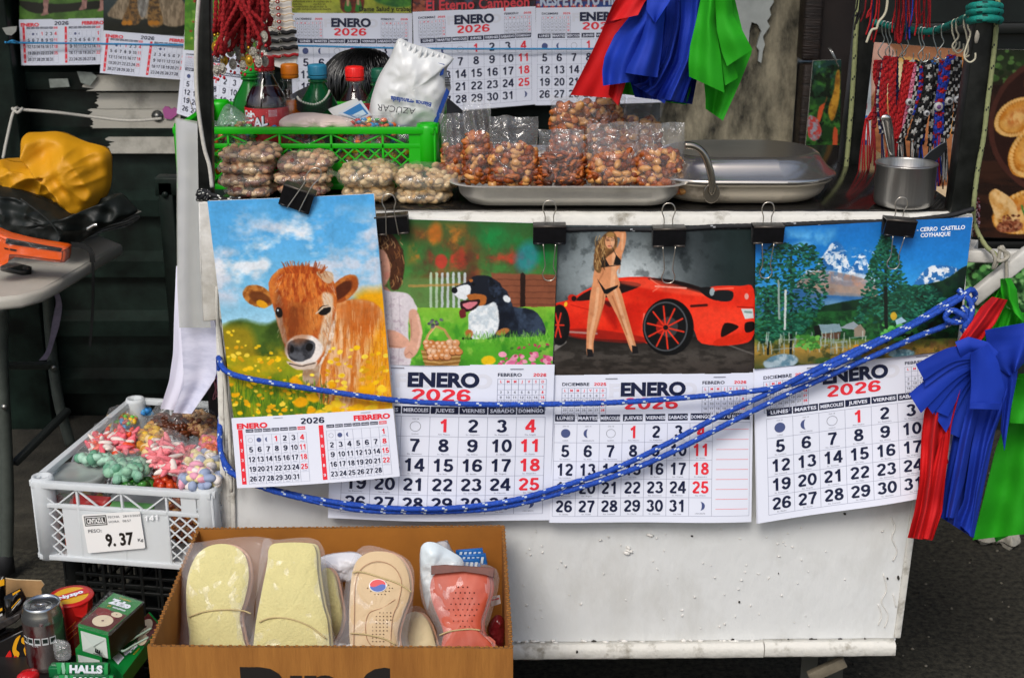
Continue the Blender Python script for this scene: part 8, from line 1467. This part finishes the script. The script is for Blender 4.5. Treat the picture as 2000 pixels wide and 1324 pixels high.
# black coffee packets
np_ = thing('coffee_packet', 'black coffee packet with red oval and yellow flame at the near left edge', 'coffee packet', at(40, 1324, 1.90)); S = Sheet(*pxs([(-20, 1262), (62, 1222), (74, 1324), (-6, 1364)], 1.90)); mb = MB(); mb.slab([S.p(u, v) for u, v in ((0, 0), (1, 0), (1, 1), (0, 1))], S.n * -.03, .003); mb.build('packet', [mat('coffee_black', '#100d0c', .22, bump=.2, bs=30)], np_)
m = MB(); pl = lambda pts, mi, off: m.add([S.p((x + 14) / 80, (y - 1240) / 105, off) for x, y in pts], [tuple(t) for t in tessellate_polygon([[Vector((x, y, 0)) for x, y in pts]])], mi)
pt2 = lambda P: [(p.x, p.y) for p in crom([Vector((x, y, 0)) for x, y in P], 4, True)]
def pxl(pts, mi, off): q = pt2(pts); d = S.n * off; V = [onp(x, y, S.p(.5, .5, off), S.n) for x, y in q]; m.add(V, [tuple(t) for t in tessellate_polygon([[Vector((x, y, 0)) for x, y in q]])], mi)
pxl([(20, 1270), (23, 1284), (20, 1304), (10, 1316), (4, 1310), (6, 1292), (14, 1276)], 0, .001); pxl([(40, 1240), (34, 1256), (32, 1268), (38, 1276), (30, 1296), (24, 1312), (22, 1300), (28, 1284), (24, 1268), (30, 1248)], 1, .001); pxl([(44, 1244), (56, 1256), (60, 1274), (52, 1282), (46, 1268), (50, 1260), (42, 1254)], 1, .0012); pxl([(24, 1286), (32, 1280), (30, 1292), (24, 1310)], 0, .0014)
S.text(m, 'Nescafé', .36, .55, .0075, 2, .9, off=.0016, bold=.03, rot=R(70), maxw=.032); m.build('print', [mat('cup_red', '#c01a18', .35), mat('flame_yellow', '#d89a14', .4), WI], np_)
for k, (q, Yk) in enumerate(((([(-20, 1130), (10, 1124), (12, 1230), (-20, 1250)]), 1.95), ([(8, 1164), (40, 1148), (52, 1168), (16, 1222)], 1.93))):
    r_ = thing('coffee_packet', ('black packet with yellow corner at the left edge', 'glossy black packet with orange marks leaning in the tray')[k], 'coffee packet', at(q[0][0], q[3][1], Yk)); mb = MB(); mb.puff(pxs(q, Yk), (0, .012, 0), 8, 0, .003, 50, k); mb.build('packet', [mat('coffee_black', '#100d0c', .22)], r_); mb = MB(); S = Sheet(*pxs(q, Yk - .0145)); S.rect(mb, .5, .05, .95, .16, 0, .001); S.rect(mb, .3, .55, .8, .6, 0, .001); S.rect(mb, .3, .65, .8, .69, 1, .001); mb.build('print', [mat('flame_yellow', '#d89a14', .4), mat('grey_print', '#b8b8b4', .5)], r_)
mb = MB(); mb.slab(pxs([(-40, 1250), (30, 1216), (40, 1206), (36, 1198), (20, 1206), (-40, 1232)], 1.91), (0, .05, 0), .002); tag(mb.build('black_box', [mat('black_box_print', '#1a1716', .4, var=.5, vs=90, c2='#3a3532')]), 'narrow black box lying behind the flame packet', 'box')
mb = MB(); mb.puff(crom(pxs([(104, 1250), (122, 1250), (136, 1258), (138, 1284), (122, 1290), (108, 1284)], 1.80), 4, True), (0, .004, 0), 9, 0, .004, 60, 8); tag(mb.build('clear_wrapper', [film('film_wrapper', '#ffffff', .10, .10, .6, 30)]), 'crumpled clear wrapper between the can and the mint sticks', 'wrapper')
mb = MB(); mb.puff(crom(pxs([(34, 1318), (52, 1310), (74, 1312), (72, 1330), (36, 1334)], 1.745), 4, True), (0, .012, 0), 8, 0, .004, 60, 4); tag(mb.build('red_wrapper', [mat('wrapper_red', '#b81c20', .25, var=.4, vs=80, c2='#e0c8c0', thr=(.3, .36))]), 'red sweet wrapper below the drink can', 'wrapper')
# white rag on the asphalt
c = atz(1950, 1058, .02); mb = MB(); mb.puff(crom([atz(x, y, .012) for x, y in ((1905, 1048), (1940, 1040), (1976, 1046), (1994, 1056), (1978, 1068), (1956, 1058), (1925, 1060))], 4, True), (0, 0, -.02), 10, 0, .012, 40, 2, 1., .4, .5); tag(mb.build('white_rag', [mat('rag', '#a8a498', .9, var=.3, vs=40)]), 'crumpled white rag on the asphalt under the green cloth', 'rag')
# ================================================================= bracelets, necklaces, hooks
RC = mat('red_yarn', '#b3121a', .8, var=.45, vs=500, c2='#7c0a10', bump=.8, bs=600); SIL = mat('silver_charm', '#b9b4a6', .3, metal=.85, var=.4, vs=300, bump=.6, bs=700); GLD = mat('gold_charm', '#b8902c', .35, metal=.8); RB = mat('red_bead', '#a81420', .25)
rnd = random.Random(77); BG = 'red yarn bracelets with silver charms'
def strand_twist(mb, P, r, mi=0):
    P = resample(P, max(14, int(sum((P[i] - P[i - 1]).length for i in range(1, len(P))) / .0022)))
    mb.tube(P, [r * (1 + .22 * math.sin(i * 1.7)) for i in range(len(P))], 8, mi)
for k in range(26):
    x0 = 418 + k * 4.2 + rnd.uniform(-3, 3); x1 = 420 + ((k * 37) % 26) * 4.1; y1 = 40 + rnd.uniform(-10, 60); Yk = 2.07 + rnd.uniform(-.035, .03); r_ = thing('charm_bracelet', 'twisted red yarn bracelet with a hanging silver charm in the dense red bunch', 'bracelet', at(x0, -30, Yk), BG)
    P = crom([at(x0, -50, Yk), at(x0 + (x1 - x0) * .3 + rnd.uniform(-4, 4), -10, Yk - .01), at(x1, y1 - 10, Yk - .01), at(x1 + rnd.uniform(-2, 2), y1 + 12, Yk), at(x1 + rnd.uniform(4, 10), y1 - 6, Yk + .006), at(x0 + 14, -20, Yk + .012), at(x0 + 16, -50, Yk + .012)], 7)
    mb = MB(); strand_twist(mb, P, .0031); mb.build('cord', [RC], r_)
    e = at(x1 + rnd.uniform(-2, 2), y1 + 12, Yk); mb = MB(); mb.blob(e + Vector((0, -.004, -.003)), (.0028, .0028, .0032), None, 0, 1, .05, k); dz = rnd.uniform(.008, .014)
    mb.lathe([(.0022, -.0006), (.0028, 0), (.0022, .0006)], e + Vector((0, -.005, -.007)), 10, rotx(R(90))); c = e + Vector((0, -.006, -.009 - dz)); a = rnd.uniform(-.4, .4); o_ = [c + Vector((.0062 * math.cos(t) * math.cos(a), -.003 * math.sin(a), .0088 * math.sin(t))) for t in np.linspace(0, 6.2832, 19)[:-1]]; mb.slab(o_, (0, .0014, 0), .0005); mb.blob(c + Vector((0, -.0006, .0)), (.0035, .0009, .005), None, 0, 2, .12, k); mb.build('charm', [SIL if k % 6 else GLD], r_)
    mb = MB(); mb.blob(c + Vector((.002, -.001, -.013)), (.0026, .0026, .003), None, 0, 1, 0); mb.blob(c + Vector((-.004, .001, -.011)), (.0022, .0022, .0026), None, 0, 1, 0); mb.build('bead', [RB], r_)
# card of small bracelets
cb = thing('bracelet_card', 'white card strip with rows of small bead bracelets beside the red bunch', 'bracelet card', at(545, 100, 2.39)); S = Sheet(at(510, -40, 2.40), at(568, -40, 2.40), at(584, 110, 2.40), at(522, 120, 2.40), bow=.004)
mb = MB(); mb.slab(pxs([(500, -40), (568, -40), (570, 20), (576, 70), (584, 100), (578, 130), (556, 136), (530, 128), (508, 100)], 2.40), (0, .002, 0), .0005); mb.build('card', [mat('card_white', '#cfcbc4', .6)], cb)
YARN = [mat('thread_beige', '#b9a080', .8), mat('black_yarn', '#0e0e10', .8, bump=.6, bs=500), RC]
for k in range(9):
    y = 2 + k * 13 if k < 5 else 62 + (k - 5) * 15; xl, xr = 508 + k * 1.5, 572 + k * 1.4
    mb = MB(); n = 12; P = [at(xl + (xr - xl) * t, y + (6 if k > 4 else 2) * (1 - t) + 1.2 * math.sin(t * 20), 2.394) for t in np.linspace(0, 1, 40)]
    if k < 5: mb.tube(P, .0010, 6, 0); mb.blob(at(542 + k, y + 2, 2.391), (.004, .003, .0036), None, 2, 2, 0); mb.blob(at(542 + k, y + 2, 2.3885), (.0018, .001, .0018), None, 3, 1, 0); [mb.blob(at(530 + k + 5 * math.cos(a * 1.2), y + 2 + 5 * math.sin(a * 1.2), 2.391), (.0012, .001, .003), roty(a * 1.2), 4, 1, 0) for a in range(5)]
    else: mb.tube(P, .0034 if k < 8 else .0026, 8, 1 if k < 8 else 2); mb.lathe([(.0022, -.001), (.0034, 0), (.0022, .001)], at(536 + k * 2, y + 4, 2.389), 12, rotx(R(90)), 4)
    mb.build('bracelet', [YARN[0], YARN[1], RC, mat('pearl', '#d6d2c4', .3), SIL], cb)
# wire hooks on the teal rope with bracelets hanging
WR = mat('hook_wire', '#aeb2ac', .3, metal=.9); CRW = mat('hook_cream', '#b9b39c', .45)
def teal(px): return np.interp(px, [1690, 1710, 1770, 1815, 1840, 1870, 1888, 1900], [2.47, 2.44, 2.38, 2.3, 2.25, 2.14, 2.06, 2.0]), np.interp(px, [1690, 1710, 1770, 1815, 1840, 1870, 1888, 1900], [40, 45, 58, 62, 56, 44, 36, 40])
HG, BGp = 'bent wire hooks on the teal rope', 'braided bracelets on wire hooks'
hooks = [(1728, 116), (1735, 116), (1742, 116), (1760, 112), (1775, 122), (1800, 124), (1806, 122), (1828, 118), (1844, 116), (1865, 100), (1873, 104), (1888, 112), (1896, 122)]
for k, (px, yb) in enumerate(hooks):
    Yk, yt = teal(px); mb = MB(); s_ = 1 if k % 2 else -1
    P = [(px + 5, yt + 6), (px + 4, yt - 3), (px - 1, yt - 7), (px - 5, yt - 1), (px - 5, yt + 16), (px - 1, yt + 30), (px + s_ * 8 - 5, yb - 14), (px - 3, yb), (px + 8, yb - 6), (px + 9, yb - 18)]
    mb.tube(crom([at(x, y, Yk - .006 + (.010 if i == 0 else 0)) for i, (x, y) in enumerate(P)], 6), .0010 if k < 9 else .0014, 7); tag(mb.build('wire_hook', [WR if k < 9 else CRW]), 'bent silver wire hook on the teal rope' if k < 9 else 'thick cream wire hook on the teal rope beside the right post', 'hook', HG if k < 9 else 'thick cream hooks on the teal rope')
Yc_ = {n: mat('yarn_' + n, c, .8, var=.35, vs=400, bump=.7, bs=500) for n, c in (('red', '#b8141c'), ('crimson', '#8e1220'), ('navy', '#151c4e'), ('blue', '#1f3fae'), ('black', '#0c0c0e'), ('white', '#b9b8b4'), ('pink', '#d87a98'), ('sky', '#2a6ab0'), ('tan', '#a87a44'))}
def braid(label, pts, w_, Y, cols, pat, tassel=60, charm=None, spread=8, ty=None):
    """flat braided band: three plaited strands per column, ending in loose threads"""
    c3 = [at(x, y, Y) for x, y in pts]; root = thing('braided_bracelet', label, 'bracelet', c3[0], BGp); P = resample(crom(c3, 8), 70); k_ = mpp(Y, 200); mb = MB(); w_ *= 1.35; hw = w_ * k_ / 2; ns = max(2, int(w_ / 3.6))
    for s_ in range(ns):
        u = (s_ + .5) / ns * 2 - 1; q = [p + Vector((u * hw, -.0022 * math.sqrt(max(0, 1 - u * u)) - .0012 * math.sin(i * .9 + s_ * 2.1), 0)) for i, p in enumerate(P)]
        mb.tube(q, [hw / ns * 1.25 * (1 + .18 * math.sin(i * 1.6 + s_)) for i in range(len(q))], 7, 0, True, lambda i, j, s_=s_: pat(i, s_, ns))
    mb.build('band', [Yc_[c] for c in cols], root)
    if tassel:
        mb = MB(); e = pts[-1]
        for t in range(5):
            dx = rnd.uniform(-spread, spread); mb.tube(crom([at(e[0] + dx * .2, e[1] - 3, Y), at(e[0] + dx * .7, e[1] + tassel * .4, Y - .004), at(e[0] + dx + rnd.uniform(-4, 4), e[1] + tassel * rnd.uniform(.8, 1.1), Y)], 5), .0013, 5, t % len(cols))
        mb.build('tassel', [Yc_[c] for c in cols], root)
    if charm:
        for (x, y, r, m) in charm: mb = MB(); c = at(x, y, Y - .008); rr = r * k_; mb.lathe([(0, .003), (rr * .8, .003), (rr, .001), (rr, -.002)], c, 20, rotx(R(90))); mb.lathe([(0, .0034), (rr * .45, .0034), (rr * .5, .003)], c, 14, rotx(R(90)), 1); mb.build('round_charm', [mat('charm_white', '#b4b4b4', .35), m], root)
one = lambda i, s_, n: 0; zig = lambda i, s_, n: 1 if (i // 3 + s_) % 3 == 0 else 0; chk = lambda i, s_, n: 1 if ((i // 4) + s_ // 1) % 2 else 0; diam = lambda i, s_, n: 1 if abs((i % 10) - 5) > abs(s_ - (n - 1) / 2) * 2.2 + 1.6 else 0; edge = lambda i, s_, n: 1 if s_ in (0, n - 1) and i % 2 else 0
CH1, CH2 = mat('charm_face_a', '#6a4a78', .4), mat('charm_face_b', '#3a3a3e', .4)
Y1, Y2 = 2.36, 2.26
braid('thin red thread bracelet at the far left of the hanging bunch', [(1712, 118), (1710, 150), (1718, 185), (1708, 215), (1694, 235)], 8, Y1 + .03, ('red',), one, 110, spread=16)
braid('white and navy chequered bracelet left of the wide red one', [(1728, 116), (1722, 150), (1716, 190), (1718, 230), (1722, 262)], 7, Y1 + .01, ('navy', 'white'), chk, 90)
braid('bright red ribbed bracelet, left one of the wide red pair', [(1733, 110), (1727, 150), (1724, 190), (1726, 230), (1738, 262)], 11, Y1, ('red', 'crimson'), zig, 80)
braid('bright red ribbed bracelet, right one of the wide red pair', [(1745, 112), (1742, 160), (1742, 200), (1746, 240), (1750, 268)], 11, Y1 - .005, ('red', 'crimson'), zig, 80)
braid('dark navy bracelet just right of the wide red pair', [(1750, 112), (1750, 160), (1753, 200), (1756, 240)], 6, Y1 + .02, ('navy',), one, 70)
braid('smooth crimson bracelet slanting down to the spoon handle', [(1780, 122), (1770, 160), (1764, 200), (1756, 240), (1752, 272)], 12, Y1 - .02, ('red', 'crimson'), one, 60)
braid('pink cord bracelet with a black and white edge', [(1790, 126), (1782, 160), (1776, 195), (1768, 230)], 6, 2.33, ('pink',), one, 40)
braid('black and white ladder bracelet with white round charms', [(1797, 120), (1792, 160), (1784, 200), (1772, 240), (1756, 280)], 8, 2.32, ('black', 'white'), chk, 60, [(1776, 200, 7, CH2), (1779, 218, 6, CH2)])
braid('red and blue diamond bracelet between black and white ones', [(1802, 130), (1800, 165), (1795, 195), (1788, 225)], 9, 2.30, ('blue', 'red'), diam, 50)
braid('black and white chain pattern bracelet, broad one in the centre', [(1812, 126), (1814, 165), (1804, 200), (1792, 235), (1780, 275)], 15, 2.28, ('black', 'white'), diam, 70, [(1810, 222, 6, CH2)])
braid('black and white bracelet with zigzag slanting behind the mug', [(1826, 128), (1822, 170), (1810, 210), (1800, 250), (1786, 290)], 10, 2.29, ('black', 'white'), zig, 60)
braid('sky blue cord bracelet peeping out at the top of the bunch', [(1824, 114), (1826, 140), (1830, 170)], 9, 2.31, ('sky', 'tan'), zig, 0)
braid('royal blue bracelet with red crosses and a round badge charm', [(1858, 108), (1846, 150), (1836, 190), (1834, 230), (1834, 262)], 13, 2.20, ('blue', 'red'), diam, 100, [(1833, 209, 9, CH1)])
braid('black and white spotted bracelet with large white charm, left one', [(1864, 118), (1860, 160), (1855, 200), (1852, 240), (1846, 270)], 9, 2.19, ('black', 'white'), zig, 80, [(1854, 198, 8, CH2)])
braid('black and white spotted bracelet with large white charm, right one', [(1872, 112), (1872, 160), (1869, 200), (1866, 240), (1864, 262)], 9, 2.17, ('black', 'white'), zig, 110, [(1870, 195, 7, CH2)])
for k, (x0, x1, yb, w_, cc, pt_) in enumerate(((1718, 1706, 250, 6, ('crimson',), one), (1770, 1748, 255, 8, ('red', 'crimson'), zig), (1786, 1764, 262, 7, ('black', 'white'), zig), (1808, 1796, 262, 8, ('black', 'white'), chk), (1820, 1798, 282, 9, ('blue', 'black'), zig), (1834, 1816, 286, 8, ('black', 'white'), diam), (1840, 1826, 280, 8, ('blue', 'red'), diam), (1850, 1842, 284, 8, ('black', 'white'), zig))):
    braid(('dark crimson bracelet behind the thin red thread one', 'red bracelet half hidden behind the smooth crimson one', 'black and white bracelet behind the pink cord one', 'chequered black and white bracelet behind the broad chain one', 'blue and black bracelet behind the broad chain pattern one', 'diamond black and white bracelet left of the royal blue one', 'blue and red bracelet just behind the badge charm one', 'black and white bracelet between the badge charm one and the spotted pair')[k], [(x0, 118), (x0 - (x0 - x1) * .3, 165), (x0 - (x0 - x1) * .65, 210), (x1, yb)], w_, 2.385 - .018 * k, cc, pt_, 80)
# loose threads above, dangling from out of view
TG = 'loose coloured threads dangling from above'
for k in range(48):
    px = rnd.choice([rnd.uniform(1676, 1722), rnd.uniform(1748, 1775), rnd.uniform(1778, 1822)]); c_ = rnd.choice(['red', 'red', 'navy', 'black', 'crimson', 'blue']); yb = rnd.uniform(30, 84); Yk = 2.34 + rnd.uniform(-.04, .04); sl = -14 if px < 1725 else rnd.uniform(-10, 2)
    mb = MB(); mb.tube(crom([at(px, -40, Yk), at(px + sl * .3, yb * .3, Yk), at(px + sl * .6 + rnd.uniform(-3, 3), yb * .65, Yk), at(px + sl, yb, Yk)], 6), .0014, 6); tag(mb.build('loose_thread', [Yc_[c_]]), 'thin %s thread dangling in the tangle above the teal rope' % {'navy': 'navy blue', 'crimson': 'crimson', 'blue': 'bright blue', 'red': 'red', 'black': 'black'}[c_], 'thread', 'loose %s threads above the teal rope' % c_)
mb = MB(); mb.tube(crom([at(1766, -40, 2.33), at(1758, 20, 2.33), at(1752, 60, 2.33), at(1756, 84, 2.33), at(1762, 60, 2.33), at(1770, 0, 2.33)], 8), .0028, 7); tag(mb.build('red_cord_loop', [Yc_['red']]), 'red cord loop hanging over the teal rope', 'cord')
mb = MB(); mb.tube(crom([at(1735, -40, 2.30), at(1731, 20, 2.30), at(1716, 44, 2.30), at(1712, 56, 2.30), at(1702, 60, 2.30), at(1692, 84, 2.30)], 8), .0022, 7); tag(mb.build('cream_wire', [CRW]), 'bent cream wire hanging left of the hooks', 'wire')
# bead strings by the counter corner
mb = MB()
for k in range(130): mb.blob(at(1905 + rnd.uniform(-7, 8), 388 + rnd.uniform(0, 66), 2.16 + rnd.uniform(-.01, .01)), (.0022, .0022, .0022), None, rnd.randrange(2), 1, 0)
tag(mb.build('bead_bunch', [mat('dark_red_bead', '#5a0f1c', .25), mat('pale_bead', '#8a7078', .3)]), 'bunch of tiny dark red beads at the counter corner', 'beads')
# ================================================================= the vendor, stooping behind the stall: only dark hair shows
vd = thing('person', 'person with dark hair stooping behind the bottles, only the top of the head showing', 'person', (at(705, 150, 2.75).x, 2.75, 0)); hc = at(703, 168, 2.72)
me = bpy.data.meshes.new('body'); V = [Vector((hc.x + .02, 2.95, .62)), Vector((hc.x + .015, 2.93, .80)), Vector((hc.x + .01, 2.86, .98)), Vector((hc.x, 2.79, 1.09)), Vector((hc.x, 2.745, 1.14)), Vector((hc.x, 2.72, hc.z - .02)), Vector((hc.x - .19, 2.83, 1.05)), Vector((hc.x - .24, 2.72, .84)), Vector((hc.x - .16, 2.56, .72)), Vector((hc.x + .19, 2.83, 1.05)), Vector((hc.x + .24, 2.72, .84)), Vector((hc.x + .16, 2.56, .72)), Vector((hc.x - .10, 2.88, .56)), Vector((hc.x - .13, 2.62, .50)), Vector((hc.x - .13, 2.68, .06)), Vector((hc.x - .13, 2.58, .04)), Vector((hc.x + .14, 2.88, .56)), Vector((hc.x + .15, 2.62, .50)), Vector((hc.x + .15, 2.68, .06)), Vector((hc.x + .15, 2.58, .04))]
Ed = [(0, 1), (1, 2), (2, 3), (3, 4), (4, 5), (3, 6), (6, 7), (7, 8), (3, 9), (9, 10), (10, 11), (0, 12), (12, 13), (13, 14), (14, 15), (0, 16), (16, 17), (17, 18), (18, 19)]; rad = [.15, .14, .15, .11, .055, .075, .06, .042, .03, .06, .042, .03, .09, .07, .045, .035, .09, .07, .045, .035]
me.from_pydata([v - Vector(vd.location) for v in V], Ed, []); bo = bpy.data.objects.new('body', me); col.objects.link(bo); bo.parent = vd; sk_ = bo.modifiers.new('skin', 'SKIN'); bo.modifiers.new('sub', 'SUBSURF').levels = 1; bo.modifiers['sub'].render_levels = 2

sv = me.skin_vertices[0].data
for q, r in zip(sv, rad): q.radius = (r, r); q.use_root = False
sv[0].use_root = True
sv[5].radius = (.068, .082)
dg = bpy.context.evaluated_depsgraph_get(); m2 = bpy.data.meshes.new_from_object(bo.evaluated_get(dg)); bo.modifiers.clear(); bo.data = m2; bpy.data.meshes.remove(me)
m2.materials.clear(); SKN = mat('skin', '#8a5a42', .5, var=.1, vs=30); m2.materials.append(mat('dark_sweater', '#1b1d22', .85, bump=.4, bs=200)); m2.materials.append(SKN)
lz = 1.165 - vd.location.z
for p in m2.polygons: p.material_index = 1 if p.center.z > lz else 0; p.use_smooth = True
# brow, nose, mouth and ears on the bent face, then the hair falling forward over it
mb = MB(); fc = hc + Vector((0, -.066, -.045))
mb.blob(fc + Vector((0, -.010, -.012)), (.011, .014, .018), None, 0, 2, 0); [mb.blob(hc + Vector((s_ * .070, .0, -.035)), (.010, .014, .022), None, 0, 2, 0) for s_ in (-1, 1)]; [mb.blob(fc + Vector((s_ * .024, .004, .004)), (.011, .007, .006), None, 1, 2, 0) for s_ in (-1, 1)]; mb.blob(fc + Vector((0, .004, -.046)), (.02, .007, .005), None, 2, 2, 0); mb.build('face_features', [SKN, mat('eye_dark', '#16100e', .3), mat('lip', '#7a4038', .5)], vd)
HM = mat('black_hair', '#0b0a0a', .32, var=.5, vs=60, c2='#030303', spec=.6); mb = MB(); cr = at(712, 104, 2.70); RX, RY, RZ = .080, .085, .074; C_ = Vector((hc.x, 2.725, cr.z - RZ + .004)); rh = random.Random(5)
mb.blob(C_, (RX * .97, RY * .97, RZ * .97), None, 0, 3, .01, 1)
for k in range(420):
    a = rh.uniform(0, 6.2832); st = Vector((.012, -.004, 0)); el0 = rh.uniform(1.05, 1.5); L = rh.uniform(.9, 1.9); P = []
    for t in np.linspace(0, 1, 8):
        e = el0 - L * t; aa = a + .35 * t * math.sin(a * 3 + k); q = Vector((RX * math.cos(aa) * math.cos(e), RY * math.sin(aa) * math.cos(e), RZ * math.sin(e))) * (1.02 + rh.uniform(0, .006)) * (1 + .05 * max(0, -e)); P.append(C_ + q + (st if t < .2 else Vector()) * (1 - t * 5))
    mb.tube(P, [.0022, .0026, .0026, .0025, .0023, .002, .0015, .0006], 4)
mb.build('hair', [HM], vd)
# ================================================================= pieces of a part go under their part
SUBS = {'neck_ring': 'body', 'drink': 'body', 'label_print': 'wrap_label', 'picture_caption': 'picture', 'picture_title': 'picture', 'prayer_text': 'picture', 'lid_print': 'lid', 'lid_tab': 'lid', 'pull_tab': 'body', 'icon_row': 'body', 'stripe_print': 'cup', 'stitching': 'insole', 'round_sticker': 'insole', 'holes': 'insole',
        'top_print': 'box', 'paper_end': 'box', 'cloth_hem': 'cloth_strip', 'charm': 'cord', 'bead': 'cord', 'tassel': 'band', 'round_charm': 'band', 'rivet': 'leg', 'rubber_foot': 'leg', 'paint_chip': 'front_panel', 'paint_blister': 'front_panel', 'post_sticker': 'corner_post', 'castor_wheel': 'castor_fork', 'lettering': ('bag', 'packet'),
        'panel_print': 'blue_panel', 'barcode': 'bag', 'zip': 'body', 'slot': 'body', 'top_groove': 'body', 'moulded_number': 'side_panel', 'printed_letters': 'front_wall', 'torn_sticker': 'shaft', 'pink_heart_sticker': 'corrugated_panel', 'white_paint_patch': 'corrugated_panel', 'paint_smear': 'corrugated_panel', 'bolt': 'corrugated_panel', 'torn_paint': 'masonry', 'print': ('stick', 'packet'), 'wheel_brace': 'castor_fork', 'handle_socket': 'handle_bar'}
base = lambda o: o.name.split('.')[0]
for root in [o for o in col.objects if o.parent is None and 'category' in o]:
    kids = list(root.children)
    for k in kids:
        want = SUBS.get(base(k))
        if not want: continue
        want = want if isinstance(want, tuple) else (want,)
        for p in kids:
            if base(p) in want and p is not k: k.parent = p; break
